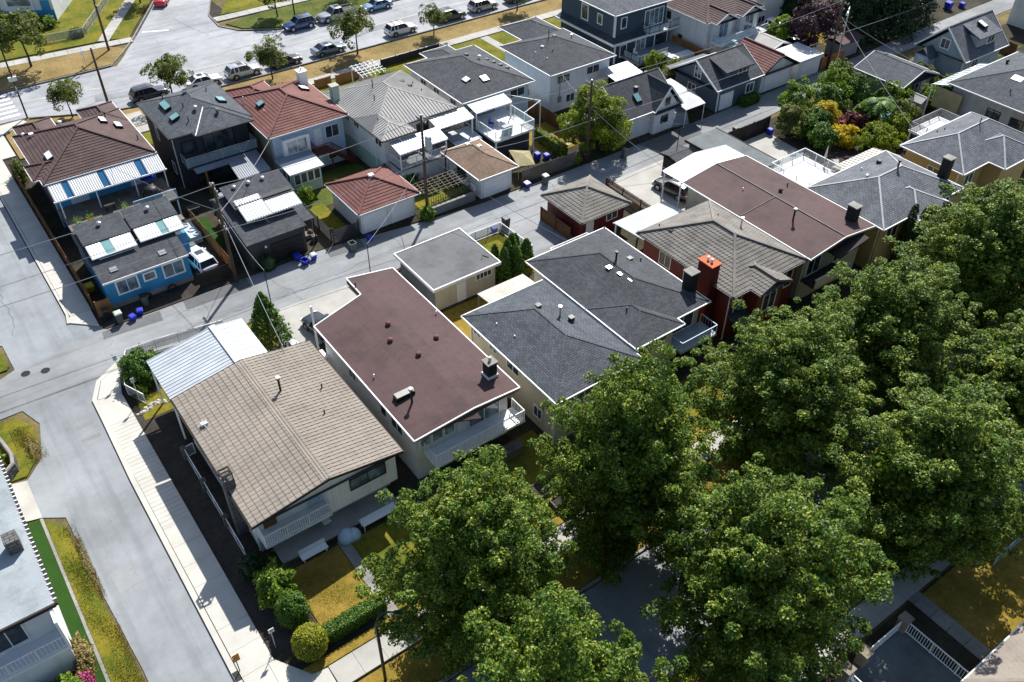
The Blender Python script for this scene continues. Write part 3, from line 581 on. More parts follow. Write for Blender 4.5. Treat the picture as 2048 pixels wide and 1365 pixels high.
class House:
    def __init__(s, name, label, cat, x0, x1, y0, y1, zw, wall, group=None, z0=0.0):
        s.x0, s.x1, s.y0, s.y1, s.zw = x0, x1, y0, y1, zw
        s.root = thing(name, label, cat, ((x0 + x1) / 2, (y0 + y1) / 2, 0), group)
        if wall: s.wall = obj('wall', MB().box(x0, x1, y0, y1, z0, zw), wall, s.root)
    def part(s, name, m, mat, **k): return obj(name, m, mat, s.root, **k)
    def roof(s, *a, **k):
        s.r = roof(s.root, *a, **k)
        if s.zw > 3.5: s.part('downpipe', MB().beam((s.x0 - .05, s.y0 + .15, 0), (s.x0 - .05, s.y0 + .15, s.zw), .08), 'white')
        return s.r
    def plane(s, side): return s.y0 if side == 'S' else s.x0
    def _b(s, m, side, a0, a1, z0, z1, d0, d1, pl=None):
        q = s.plane(side) if pl is None else pl
        return m.box(a0, a1, q - d1, q - d0, z0, z1) if side == 'S' else m.box(q - d1, q - d0, a0, a1, z0, z1)
    def win(s, side, a, z, w, h, n=2, fr='white', gl='glass', pl=None, t=.07, sill=False):
        m = MB(); a0, a1, z0, z1 = a - w / 2, a + w / 2, z - h / 2, z + h / 2
        s._b(m, side, a0 - t, a1 + t, z1, z1 + t, -.02, .07, pl); s._b(m, side, a0 - t, a1 + t, z0 - t, z0, -.02, .09 if sill else .07, pl)
        s._b(m, side, a0 - t, a0, z0, z1, -.02, .07, pl); s._b(m, side, a1, a1 + t, z0, z1, -.02, .07, pl)
        for i in range(1, n): s._b(m, side, a0 + w * i / n - .03, a0 + w * i / n + .03, z0, z1, -.02, .06, pl)
        o = obj('window', m, fr, s.root)
        for i in range(n): s._b_obj('pane', gl, o, side, a0 + w * i / n + .03 * (i > 0), a0 + w * (i + 1) / n - .03 * (i < n - 1), z0, z1, .004, .022, pl)
        return o
    def _b_obj(s, name, mat, par, side, a0, a1, z0, z1, d0, d1, pl=None):
        m = MB(); s._b(m, side, a0, a1, z0, z1, d0, d1, pl); return obj(name, m, mat, par)
    def door(s, side, a, z0, w, h, mat='white', handle=True, pl=None, panels=0):
        o = s._b_obj('door', mat, s.root, side, a - w / 2, a + w / 2, z0, z0 + h, -.01, .05, pl)
        for i in range(panels): s._b_obj('door_panel', mat, o, side, a - w / 2 + .04, a + w / 2 - .04, z0 + .05 + i * (h - .08) / panels, z0 + (i + 1) * (h - .08) / panels, .05, .075, pl)
        if handle: s._b_obj('handle', 'metal', o, side, a + w / 2 - .14, a + w / 2 - .08, z0 + h * .45, z0 + h * .45 + .08, .05, .11, pl)
        return o
def sub(par, name, m, mat, **k): return obj(name, m, mat, par, **k)
def skylight(par, x, y, z, w, l, slope=(0, 0), mat='skyl', h=.22):
    """low glazed box; slope = rise per metre in x and y"""
    P = [(x - w / 2, y - l / 2), (x + w / 2, y - l / 2), (x + w / 2, y + l / 2), (x - w / 2, y + l / 2)]
    zz = lambda p: z + (p[0] - x) * slope[0] + (p[1] - y) * slope[1]
    m = MB().slab([(p[0], p[1], zz(p) + h * .8) for p in P], h * 1.5); o = obj('skylight', m, 'black', par)
    P2 = [(x + (p[0] - x) * .92, y + (p[1] - y) * .92) for p in P]
    if BASE.get(par) is not None and par.parent is not None and par.parent.parent is not None: return o
    m = MB().slab([(p[0], p[1], zz(p) + h) for p in P2], h * .18); obj('skylight_glass', m, mat, par); return o
def vent(par, x, y, z, kind='pipe', h=.5, mat=None):
    if kind == 'pipe': m = MB().cyl(x, y, z - .3, z + h, .055, n=8); mat = mat or 'black'
    elif kind == 'cap': m = MB().cyl(x, y, z - .3, z + h, .085, n=10).cyl(x, y, z + h, z + h + .12, .17, .15, n=12); mat = mat or 'metal'
    elif kind == 'dome': m = MB().cyl(x, y, z - .2, z + .14, .14, n=12).dome(x, y, z + .14, .23, .17, 12); mat = mat or 'metal'
    else: m = MB().box(x - .18, x + .18, y - .18, y + .18, z - .2, z + .16).box(x - .22, x + .22, y - .22, y + .22, z + .16, z + .2); mat = mat or 'darkmetal'
    return obj('roof_vent', m, mat, par)
def chimney(par, x, y, z0, z1, w, l, mat, cap='conc_old', pots=1, potmat='metal'):
    o = obj('chimney', MB().box(x - w / 2, x + w / 2, y - l / 2, y + l / 2, z0, z1), mat, par)
    q = par if (par.parent is not None) else o
    m = MB().box(x - w / 2 - .08, x + w / 2 + .08, y - l / 2 - .08, y + l / 2 + .08, z1, z1 + .1); obj('chimney_cap', m, cap, q)
    for i in range(pots): obj('flue', MB().cyl(x, y + (i - (pots - 1) / 2) * .4, z1 + .1, z1 + .45, .12, .11, n=10), potmat, q)
    return o
def railing(par, path, z, h=1.0, mat='white', kind='bars', step=.14, name='railing', top=.06):
    m = MB(); base = None
    for a, b in zip(path[:-1], path[1:]):
        m.beam((a[0], a[1], z + h), (b[0], b[1], z + h), top, top); m.beam((a[0], a[1], z + .1), (b[0], b[1], z + .1), top * .8, top * .8)
    ps = [path[0]]
    for a, b in zip(path[:-1], path[1:]):
        L_ = math.hypot(b[0] - a[0], b[1] - a[1]); k = max(1, round(L_ / 1.7))
        for i in range(k): t = (i + 1) / k; ps.append((a[0] + (b[0] - a[0]) * t, a[1] + (b[1] - a[1]) * t))
    for p in ps: m.beam((p[0], p[1], z), (p[0], p[1], z + h), top, top)
    base = obj(name, m, mat, par); deep = par is not None and par.parent is not None
    tgt = par if deep else base
    if kind == 'bars':
        for a, b in zip(path[:-1], path[1:]):
            L_ = math.hypot(b[0] - a[0], b[1] - a[1]); k = max(1, int(L_ / step)); mm = MB(); many = k > 300
            for i in range(1, k):
                t = i / k; x = a[0] + (b[0] - a[0]) * t; y = a[1] + (b[1] - a[1]) * t
                obj('baluster', MB().beam((x, y, z + .1), (x, y, z + h), .03, .03), mat, tgt, uv=False)
    elif kind in ('glass', 'mesh'):
        for a, b in zip(path[:-1], path[1:]):
            obj('glass_panel' if kind == 'glass' else 'mesh_panel', MB().beam((a[0], a[1], z + h * .52), (b[0], b[1], z + h * .52), .02, h * .8), 'clear' if kind == 'glass' else 'mesh', tgt)
    return base
def corr(par, p00, p10, p11, p01, mat, step=.2, amp=.035, name='corrugated_sheet', frame=None, kind=None):
    """corrugated sheet: corrugations run from edge p00-p10 to edge p01-p11"""
    p00, p10, p11, p01 = map(Vector, (p00, p10, p11, p01))
    if step >= .3:
        n = (p10 - p00).cross(p01 - p00).normalized(); n = -n if n.z < 0 else n; m = MB()
        A = [p00, p10, p11, p01]; B = [p - n * .03 for p in A]; m.add(A + B, [(0, 1, 2, 3), (7, 6, 5, 4), (0, 4, 5, 1), (1, 5, 6, 2), (2, 6, 7, 3), (3, 7, 4, 0)])
        if step < 1.5:
            L_ = (p10 - p00).length; kk = max(1, int(L_ / step))
            for i in range(kk + 1): q = .03 + (L_ - .06) * i / kk; m.beam(p00.lerp(p10, q / L_) + n * amp * .5, p01.lerp(p11, q / L_) + n * amp * .5, .06, amp * 1.3)
        o = obj(name, m, mat, par)
        if frame: obj('awning_beam', MB().beam(p00 - Vector((0, 0, .07)), p10 - Vector((0, 0, .07)), .1, .1), frame, par); obj('awning_beam', MB().beam(p01 - Vector((0, 0, .07)), p11 - Vector((0, 0, .07)), .1, .1), frame, par)
        return o
    k = max(2, int((p10 - p00).length / (step / 2))); m = MB(); n = (p10 - p00).cross(p01 - p00).normalized()
    if n.z < 0: n = -n
    for i in range(k + 1):
        t = i / k; h = n * (amp if i % 2 else 0)
        m.v += [tuple(p00.lerp(p10, t) + h), tuple(p01.lerp(p11, t) + h)]
        m.v += [tuple(p00.lerp(p10, t) + h - n * .02), tuple(p01.lerp(p11, t) + h - n * .02)]
    for i in range(k):
        a = i * 4; b = a + 4; m.f += [(a, b, b + 1, a + 1), (b + 2, a + 2, a + 3, b + 3), (a + 2, b + 2, b, a), (a + 1, b + 1, b + 3, a + 3)]
    o = obj(name, m, mat, par)
    if frame:
        for u, v in ((p00, p10), (p01, p11)): obj('awning_beam', MB().beam(u - Vector((0, 0, .07)), v - Vector((0, 0, .07)), .1, .1), frame, par)
    return o
def posts(par, pts, z0, z1, mat='white', w=.12, name='post'):
    for x, y in pts: obj(name, MB().box(x - w / 2, x + w / 2, y - w / 2, y + w / 2, z0, z1), mat, par)
def board_fence(label, a, b, h=1.8, mat='wood_g', bw=.15, post=2.4, z=0., name='wooden_fence', gap=.012, rail=True, group=None, slat=False):
    """fence with single boards as parts"""
    a = Vector((a[0], a[1], z)); b = Vector((b[0], b[1], z)); L_ = (b - a).length; d = (b - a) / L_; n = Vector((-d.y, d.x, 0))
    r = thing(name, label, 'fence', tuple((a + b) / 2), group)
    k = max(1, round(L_ / post))
    for i in range(k + 1):
        p = a + d * (L_ * i / k) + n * .06; obj('post', MB().box(p.x - .05, p.x + .05, p.y - .05, p.y + .05, z - .1, z + h + .05), mat, r, uv=False)
    if slat:
        nb = int(h / bw)
        for i in range(nb): q = Vector((0, 0, bw * (i + .5))); obj('slat', MB().beam(a + q - n * .02, b + q - n * .02, .025, bw * .72), mat, r, uv=False)
    else:
        nb = min(300, int(L_ / bw)); bw = L_ / nb; proto = None
        for i in range(nb):
            p = a + d * (bw * (i + .5)); hh = h + random.uniform(-.02, .02)
            q0 = p - d * (bw / 2 - gap / 2); q1 = p + d * (bw / 2 - gap / 2)
            obj('board', MB().add([q0 - n * .012, q1 - n * .012, q1 + n * .012, q0 + n * .012] + [v + Vector((0, 0, hh)) for v in (q0 - n * .012, q1 - n * .012, q1 + n * .012, q0 + n * .012)], [(0, 3, 2, 1), (4, 5, 6, 7), (0, 1, 5, 4), (1, 2, 6, 5), (2, 3, 7, 6), (3, 0, 4, 7)]), mat, r, uv=False)
        m = MB()
        for hz in (.35, h - .3): m.beam(a + Vector((0, 0, hz)) + n * .04, b + Vector((0, 0, hz)) + n * .04, .05, .09)
        obj('rail', m, mat, r, uv=False)
    return r

# ------------------------------------------------------------------ south row of houses
# S1: beige tiled house on the corner
h = House('house', 'low-gabled house with beige tiled roof and white walls on the street corner', 'house', 7.7, 17.6, 38.3, 50.3, 5.0, 'offwhite')
h.part('front_bay', MB().box(12.5, 17.58, 36.95, 38.28, 2.45, 5.0), 'offwhite')
R1 = hip(7.2, 18.1, 36.75, 50.75, 5.0, .165, 'y', False, False)
ro = h.roof(R1, 'tile_gap', trim='wood_d', style='plain', t=.14)
h.part('gable', MB().add([(7.7, 36.97, 5.0), (17.6, 36.97, 5.0), (12.65, 36.97, 5.82), (7.7, 37.2, 5.0), (17.6, 37.2, 5.0), (12.65, 37.2, 5.82)], [(0, 1, 2), (5, 4, 3), (0, 2, 5, 3), (1, 4, 5, 2), (0, 3, 4, 1)]), 'offwhite')
# left slope: single tiles as parts, the farthest ones joined
pl = R1['pl'][0]; o_, s_, t_, n_, q_ = plane_axes(pl); o_ = o_ + Vector((0, 0, .14)); TW, TH = .365, .43
ny = int(14.0 / TW); nx = int(5.5 / TH); TH = 5.5 / nx; TW = 14.0 / ny
me = bpy.data.meshes.new('tile'); a = TW - .03; b_ = TH - .028
me.from_pydata([(-a / 2, 0, .0), (a / 2, 0, .0), (a / 2, 0, .045), (0, 0, .06), (-a / 2, 0, .045), (-a / 2, b_, .008), (a / 2, b_, .008), (0, b_, .018)], [], [(0, 1, 2, 3, 4), (4, 3, 7, 5), (3, 2, 6, 7), (0, 4, 5), (1, 6, 2)])
me.materials.append(K['tile_beige']); rest = MB(); rot = Matrix((s_, t_, n_)).transposed(); bs = BASE[ro]; cells = []
for j in range(ny):
    for i in range(nx): cells.append((o_ + s_ * (TW * (j + .5)) + t_ * (TH * i)))
cells.sort(key=lambda c: (c - Vector((0, 0, 50))).length)
for k_, c in enumerate(cells):
    if k_ < 300:
        o = bpy.data.objects.new('tile', me); col.objects.link(o); o.parent = ro; o.location = c - bs; o.rotation_euler = rot.to_euler()
    else: rest.add([c + rot @ v.co for v in me.vertices], [tuple(p.vertices) for p in me.polygons])
obj('tile_field', rest, 'tile_beige', ro, kind='stuff', uv=False)
c_ = MB(); courses(c_, R1['pl'][1], .14, .43, .045, .33); ribs(c_, R1['pl'][1], .14, .33, .05, .06); obj('tile_field', c_, 'tile_beige', ro, kind='stuff', uv=False)
for x in (12.4, 12.62, 12.84): obj('ridge_strip', MB().box(x - .08, x + .08, 36.8, 50.7, 6.0, 6.075 if x == 12.62 else 6.05), 'tile_beige', ro)
vent(ro, 13.7, 46.2, 5.9, 'cap', 1.15, 'wood_d'); obj('vent_cap', MB().cyl(13.7, 46.2, 7.17, 7.25, .2, .16, n=12), 'white', ro); vent(ro, 16.4, 45.2, 5.5, 'pipe', .35); vent(ro, 15.3, 42.6, 5.6, 'pipe', .38)
obj('antenna', MB().beam((7.7, 46.75, 5.25), (8.3, 46.75, 5.5), .03).beam((8.1, 46.3, 5.5), (8.1, 47.2, 5.5), .03).box(7.9, 8.35, 46.6, 46.9, 5.35, 5.55).tube([(7.6, 46.6, 5.6), (8.4, 46.9, 5.6)], .02, 5), 'white_metal', ro)
obj('chimney', MB().box(7.0, 7.75, 40.35, 41.1, .0, 6.0), 'stone', h.root); obj('chimney_frame', MB().beam((7.05, 40.4, 6.0), (7.05, 40.4, 6.6), .06).beam((7.7, 40.4, 6.0), (7.7, 40.4, 6.6), .06).beam((7.05, 41.05, 6), (7.05, 41.05, 6.6), .06).beam((7.7, 41.05, 6), (7.7, 41.05, 6.6), .06).box(7.0, 7.75, 40.35, 40.45, 6.5, 6.6).box(7.0, 7.75, 41.0, 41.1, 6.5, 6.6).box(7.0, 7.1, 40.45, 41, 6.5, 6.6).box(7.65, 7.75, 40.45, 41, 6.5, 6.6).box(7.1, 7.65, 40.68, 40.78, 6.5, 6.58), 'wood_d', h.root)
bal = h.part('balcony', MB().box(7.72, 12.48, 36.85, 38.28, 2.35, 2.55), 'offwhite'); railing(bal, [(7.78, 38.2), (7.78, 36.92), (12.44, 36.92)], 2.55, 1.0, 'white', step=.155)
h.win('S', 10.4, 3.9, 1.6, 1.2, 2, 'white', 'glass_b', pl=38.3); h.door('S', 8.7, 2.56, .9, 2.0, 'wood', pl=38.3); h.part('drape', MB().box(11.4, 12.3, 38.2, 38.27, 2.7, 4.6), 'paleblue')
h.win('S', 15.4, 4.2, 2.6, .95, 2, 'wood_d', 'glass_b', pl=36.95); h.win('S', 14.9, 1.4, 2.4, 1.1, 4, 'white', 'glass_b'); h.door('S', 11.6, .56, .9, 1.8, 'wood_d')
h.part('porch_slab', MB().box(8.4, 17.2, 36.5, 38.25, .45, .62), 'conc'); h.part('ledge', MB().box(11.9, 12.45, 37.3, 38.2, 1.2, 1.35), 'white')
for y in (41.5, 46): h.win('W', y, 1.4, 1.2, .8, 2, 'white', 'glass')
h.root.location += Vector((.12, .43, -.5))   # built into the slope
# carport behind S1
cp = thing('carport', 'open carport with ridged pale galvanised roof behind the beige tiled house', 'carport', (11, 53.6, 0))
corr(cp, (7.15, 50.98, 4.92), (7.15, 56.1, 4.92), (12.5, 56.1, 5.72), (12.5, 50.98, 5.72), 'galv', .36, .03); corr(cp, (14.9, 56.1, 5.36), (14.9, 51.0, 5.36), (12.55, 51.0, 5.72), (12.55, 56.1, 5.72), 'galv', .62, .03)
obj('ridge_cap', MB().beam((12.52, 50.95, 5.79), (12.52, 56.15, 5.79), .5, .05), 'galv', cp); posts(cp, [(7.3, 51.2), (7.3, 55.9), (12.5, 55.9), (14.7, 55.9)], 0, 4.9, 'white', .12)
obj('beam', MB().beam((7.2, 56.0, 4.75), (14.8, 56.0, 4.75), .1, .2).beam((7.25, 51, 4.75), (7.25, 56, 4.75), .1, .2), 'white', cp)
obj('deck', MB().box(7.5, 14.8, 50.9, 55.8, 2.3, 2.5), 'wood_g', cp)
cp.location += Vector((.12, .45, -.5))
# front clutter of S1
tag(obj('covered_bicycle', MB().dome(12.9, 36.3, .08, .62, .95, 14, 6).dome(13.4, 36.15, .08, .5, .8, 12, 5), 'tarp', smooth=True), 'lumpy pale blue tarpaulin cover by the steps of the beige house', 'tarpaulin')
t = thing('garden_table', 'long low white table pushed along the front wall of the beige house', 'table', (15.4, 36.4, .05)); obj('tabletop', MB().box(14.1, 16.8, 36.0, 36.7, .7, .76), 'white', t); posts(t, [(14.2, 36.1), (16.7, 36.1), (14.2, 36.6), (16.7, 36.6)], .06, .7, 'white', .06, 'leg'); 
tag(obj('garden_bench', MB().box(9.6, 11.5, 36.15, 36.65, .38, .45).box(9.7, 9.8, 36.2, 36.6, .06, .38).box(11.3, 11.4, 36.2, 36.6, .06, .38).box(9.6, 11.5, 36.66, 36.72, .4, .85), 'white'), 'white bench under the balcony of the beige house', 'bench')
# S2: brown flat-roofed house
h = House('house', 'long white-sided house with brown roll roofing beside the beige tiled roof', 'house', 19.6, 27.5, 37.9, 51.6, 5.0, 'vsid')
h.part('rear_wing', MB().box(24.2, 27.48, 51.6, 54.6, 0, 5.0), 'vsid')
def s2z(x): return 5.02 + .35 * (1 - abs(x - 23.9) / 4.7)
out = [(19.1, 37.05), (23.9, 37.0), (28.0, 37.05), (27.95, 55.0), (23.9, 55.6), (23.85, 53.0), (19.1, 52.0)]
m = MB(); zt = lambda p: s2z(p[0]) + .14
m.poly(*[(p[0], p[1], zt(p)) for p in [out[0], out[1], (23.9, 53.0), out[6]]]); m.poly(*[(p[0], p[1], zt(p)) for p in [out[1], out[2], out[3], (23.9, 55.6)]])
for a, b in zip(out, out[1:] + out[:1]): m.poly((b[0], b[1], zt(b)), (a[0], a[1], zt(a)), (a[0], a[1], 4.95), (b[0], b[1], 4.95)) if False else m.poly((a[0], a[1], 4.95), (b[0], b[1], 4.95), (b[0], b[1], zt(b)), (a[0], a[1], zt(a)))
m.poly(*[(p[0], p[1], 4.95) for p in out[::-1]]); ro = h.roof_obj = obj('roof', m, 'roll_brown', h.root)
g = MB()
for a, b in zip(out, out[1:] + out[:1]):
    if abs(a[1] - b[1]) < .02 and False: continue
    g.beam((a[0], a[1], zt(a) - .04), (b[0], b[1], zt(b) - .05), .09, .13)
obj('fascia', g, 'white', ro)
for x, y in ((23.7, 48.4), (22.9, 46.7), (23.75, 44.0), (25.95, 45.0)): vent(ro, x, y, s2z(x) + .14, 'dome', mat='tile_red')
vent(ro, 20.85, 40.2, s2z(20.85) + .1, 'cap', 1.25, 'wood_d'); obj('vent_cap', MB().cyl(20.85, 40.2, s2z(20.85) + 1.47, s2z(20.85) + 1.56, .2, .15, n=12), 'white', ro); vent(ro, 20.0, 44.1, s2z(20) + .1, 'pipe', .35, 'white'); vent(ro, 23.95, 54.1, 5.5, 'pipe', .5); vent(ro, 27.6, 47.6, 5.2, 'pipe', .35, 'white')
skylight(ro, 20.75, 41.1, s2z(20.8) + .2, 1.5, .6, (0, 0), 'rib_grey', .3)
chimney(ro, 26.95, 39.3, 5.1, 6.6, .75, .75, 'brick_black', 'conc_old', 1, 'polycarb'); obj('chimney_base', MB().box(26.5, 27.4, 38.85, 39.75, 5.1, 5.5), 'white', ro)
obj('porch_hood', MB().add([(21.6, 37.2, 5.3), (24.1, 36.3, 5.0), (24.1, 37.2, 5.4), (21.6, 37.2, 5.2), (24.1, 36.3, 4.9), (24.1, 37.2, 5.2)], [(0, 1, 2), (5, 4, 3), (0, 3, 4, 1), (1, 4, 5, 2), (2, 5, 3, 0)]), 'roll_brown', h.root)
for x in (20.4, 21.4, 22.4): h.win('S', x, 3.95, .8, 1.5, 1, 'white', 'curtain')
h.win('S', 25.4, 3.85, 2.6, 2.2, 2, 'white', 'glass_b'); h.part('panel', MB().box(23.1, 23.9, 37.82, 37.89, 2.7, 4.9), 'whitesid')
bal = h.part('balcony', MB().box(20.2, 27.9, 36.2, 37.88, 2.4, 2.58), 'white'); railing(bal, [(20.25, 37.8), (20.25, 36.26), (27.85, 36.26), (27.85, 37.8)], 2.58, 1.0, 'white', step=.16)
h.win('W', 42.3, 3.6, .8, 1.3, 1, 'white', 'glass'); h.win('W', 40.4, 3.6, 1.5, 1.2, 2, 'white', 'glass'); h.win('W', 47, 3.6, 1.0, 1.0, 2, 'white', 'glass'); h.win('S', 22, 1.2, 2.0, 1.0, 2, 'white', 'glass'); h.door('S', 25.5, .05, .95, 2.0, 'wood_d')
h.part('carport_post', MB().box(20.0, 20.15, 54.5, 54.65, 0, 5.0), 'white'); h.part('garage_door', MB().box(24.3, 27.2, 54.62, 54.68, .05, 2.3), 'white')
st = thing('garden_stair', 'white metal stair and landing beside the black car behind the brown roof', 'stairs', (18.7, 52.5, 0)); obj('landing', MB().box(18.2, 19.5, 51.0, 52.2, 2.3, 2.42), 'white', st)
for i in range(8): obj('step', MB().box(18.25, 19.1, 52.2 + i * .25, 52.45 + i * .25, 2.05 - i * .27, 2.12 - i * .27), 'white', st)
railing(st, [(18.2, 54.2), (18.2, 51.0)], 1.6, 1.0, 'white', step=.25); obj('stringer', MB().beam((18.2, 52.2, 2.2), (18.2, 54.4, 0.05), .06, .2), 'white', st); posts(st, [(18.25, 51.05), (19.45, 51.05)], 0, 2.3, 'white', .08)
tag(obj('planter_box', MB().box(25.6, 27.2, 35.5, 36.1, .06, .95).box(25.5, 27.3, 35.4, 36.2, .95, 1.0), 'wood_g'), 'grey wooden box standing under the balcony corner of the brown-roofed house', 'box')
# S3: grey hip house and its garage
h = House('house', 'beige stucco house with charcoal hip roof beside the brown roll roof', 'house', 29.8, 37.0, 34.95, 46.0, 4.8, 'cream')
ro = h.roof(hip(29.3, 37.5, 34.4, 46.5, 4.8, .37, 'y'), 'sh_blue', 'white')
vent(ro, 34.8, 41.0, 6.1, 'cap', .75, 'metal'); vent(ro, 33.9, 42.6, 6.3, 'box'); vent(ro, 35.3, 40.2, 6.0, 'box'); vent(ro, 30.6, 43.6, 5.3, 'pipe', .25, 'white'); vent(ro, 30.8, 41.5, 5.4, 'pipe', .25, 'white')
for y, z, w_, hh in ((45.1, 4.1, .9, .8), (42.9, 4.0, 1.0, .8), (40.3, 3.9, 1.5, 1.1), (37.1, 1.5, .9, 1.0)): h.win('W', y, z, w_, hh, 2, 'white', 'glass')
h.win('S', 32, 3.7, 2.4, 1.3, 3, 'white', 'glass_b'); h.win('S', 35.5, 3.7, 1.2, 1.2, 2, 'white', 'glass_b'); h.win('S', 31.5, 1.3, 1.5, 1.0, 2, 'white', 'glass_b'); h.door('S', 34, .05, .95, 2.0, 'wood_d')
h.part('downpipe', MB().beam((29.72, 45.9, 0.05), (29.72, 45.9, 4.8), .08), 'white'); h.part('trellis', MB().box(29.0, 29.78, 42.0, 43.4, 2.5, 2.6), 'polycarb')
h = House('garage', 'flat-roofed grey garage with white fascia beside the alley', 'garage', 31.0, 37.4, 53.5, 59.4, 2.55, 'greywall')
h.part('south_wall', MB().box(31.02, 37.38, 53.42, 53.49, 0, 2.5), 'cream')
ro = h.part('roof', MB().box(30.7, 37.7, 53.15, 59.7, 2.55, 2.75), 'roll_grey'); obj('fascia', MB().box(30.6, 37.8, 53.03, 53.15, 2.5, 2.8).box(30.6, 30.7, 53.15, 59.8, 2.5, 2.8).box(30.7, 37.8, 59.7, 59.8, 2.5, 2.8).box(37.7, 37.8, 53.15, 59.7, 2.5, 2.8), 'white', ro)
h.door('S', 33.7, .06, .95, 2.05, 'white', pl=53.42); h.win('S', 36.1, 1.9, 1.6, .55, 4, 'white', 'glass', pl=53.42)
obj('hose', MB().tube([(36.6, 54.4, 2.79), (37, 54.9, 2.79), (37.3, 54.3, 2.79)], .04), 'black', ro)
c = thing('patio_cover', 'small corrugated beige patio cover between two grey shingle roofs', 'awning', (36, 49.3, 0)); corr(c, (33.5, 50.6, 2.65), (38.4, 50.6, 2.65), (38.4, 46.7, 2.95), (33.5, 46.7, 2.95), 'polycarb', .22, .035, frame='wood_g'); posts(c, [(33.6, 50.5), (36, 50.5), (38.3, 50.5)], 0, 2.6, 'wood_g', .1)
# S4
h = House('house', 'cream house with dark shingled roof, three roof boxes and blue front balcony', 'house', 38.2, 45.95, 36.7, 48.7, 5.0, 'cream')
h.part('front_bay', MB().box(38.22, 42.2, 35.85, 36.68, 0, 5.0), 'cream')
ro = h.roof([hip(37.7, 46.45, 36.15, 49.2, 5.0, .36, 'y'), hip(37.72, 42.75, 35.3, 41.2, 5.01, .36, 'y')], 'sh_dark', 'white')
vent(ro, 42.6, 43.4, 6.6, 'cap', .75, 'black')
for x, y in ((41.5, 43.0), (41.7, 41.8), (41.9, 40.7)): vent(ro, x, y, 6.42, 'box', mat='metal')
vent(ro, 44.3, 43.5, 5.9, 'box'); vent(ro, 45.2, 43.1, 5.6, 'pipe', .35); vent(ro, 39.6, 38.6, 5.75, 'pipe', .4); vent(ro, 42.2, 45.6, 6.0, 'box')
chimney(ro, 46.1, 38.2, 4.6, 7.0, .85, .85, 'brick_black', 'conc_old', 0)
h.win('S', 40.2, 4.3, 2.6, .8, 3, 'white', 'glass_b', pl=35.85); h.win('S', 44.2, 3.9, 2.2, 2.0, 2, 'white', 'glass'); h.win('S', 40.2, 1.2, 1.6, 1, 2, 'white', 'glass', pl=35.85); h.door('S', 44.5, .05, 1, 2, 'wood_d')
bal = h.part('balcony', MB().box(42.3, 46.3, 34.75, 36.68, 2.5, 2.68), 'membrane'); railing(bal, [(42.35, 36.6), (42.35, 34.8), (46.25, 34.8), (46.25, 36.6)], 2.68, .95, 'paleblue', step=.3); h.win('W', 41, 3.8, 1.2, 1, 2); h.win('W', 45, 3.8, 1.2, 1, 2)
d = h.part('back_deck', MB().box(41.8, 46.2, 48.72, 51.2, 2.5, 2.65), 'polycarb'); railing(d, [(41.85, 48.9), (41.85, 51.15), (46.15, 51.15), (46.15, 48.9)], 2.65, 1.0, 'white', step=.16); h.part('deck_post', MB().box(41.9, 42.0, 51, 51.1, 0, 2.5).box(46, 46.1, 51, 51.1, 0, 2.5), 'white')
# S5 red house
h = House('house', 'dark red house with grey-brown tiled hip roof and tall red chimney', 'house', 48.8, 56.9, 35.8, 46.4, 5.0, 'redsid')
ro = h.roof([hip(48.3, 57.4, 35.3, 46.9, 5.0, .42, 'y'), hip(50.3, 54.0, 34.2, 38.5, 5.02, .42, 'y', False, True)], 'tile_grey', 'tile_grey', 'tile')
h.part('front_gable', MB().box(50.6, 53.7, 34.6, 35.78, 0, 5.0).add([(50.6, 34.58, 5.0), (53.7, 34.58, 5.0), (52.15, 34.58, 5.65)], [(0, 1, 2)]), 'redsid')
chimney(h.root, 48.15, 38.2, 0, 7.1, .95, 1.5, 'brick_red', 'orange', 2, 'white'); vent(ro, 55.4, 41.3, 6.2, 'cap', .7, 'metal'); vent(ro, 54.9, 43.6, 6.0, 'pipe', .4); vent(ro, 50.2, 44.6, 5.8, 'box', mat='wood_d'); vent(ro, 50.3, 46.2, 5.4, 'pipe', .3)
h.win('W', 43.6, 3.9, 1.3, 1.2, 2); h.win('W', 40.5, 3.9, 1.4, 1.4, 1, 'white', 'glass_b'); h.win('S', 49.6, 3.6, .7, 1.9, 1); h.win('S', 52.15, 3.5, 1.5, 1.6, 2, pl=34.6); h.win('S', 52.15, 4.55, 1.3, .35, 2, pl=34.6); h.win('S', 54.6, 3.8, .8, 1.6, 1); h.win('S', 56, 3.6, .8, 1.9, 1)
h.part('porch_roof', MB().slab([(48.5, 34.2, 2.6), (50.55, 34.2, 2.6), (50.55, 35.75, 2.9), (48.5, 35.75, 2.9)], .15), 'sh_dark')
h = House('garage', 'dark red garage with grey-brown tiled pyramid roof beside the alley', 'garage', 48.2, 53.6, 54.2, 59.6, 2.5, 'redsid')
ro = h.roof(hip(47.75, 54.05, 53.7, 60.05, 2.5, .45, 'y'), 'tile_grey', 'tile_grey', 'tile'); h.win('S', 52.0, 1.75, 1.3, .8, 2); h.door('S', 49.2, .05, .95, 2.05, 'white')
c = thing('patio_cover', 'pale blue corrugated patio cover behind the dark red house', 'awning', (53, 49.5, 0)); corr(c, (50.0, 47.0, 3.35), (56.6, 47.0, 3.35), (56.4, 51.7, 3.0), (49.9, 51.7, 3.0), 'galv', .2, .035, frame='white'); posts(c, [(50.1, 51.5), (53.2, 51.5), (56.2, 51.5)], 0, 2.95, 'white', .12)
railing(c, [(50.1, 47.4), (50.1, 49.8)], .5, 1.0, 'white', step=.2)
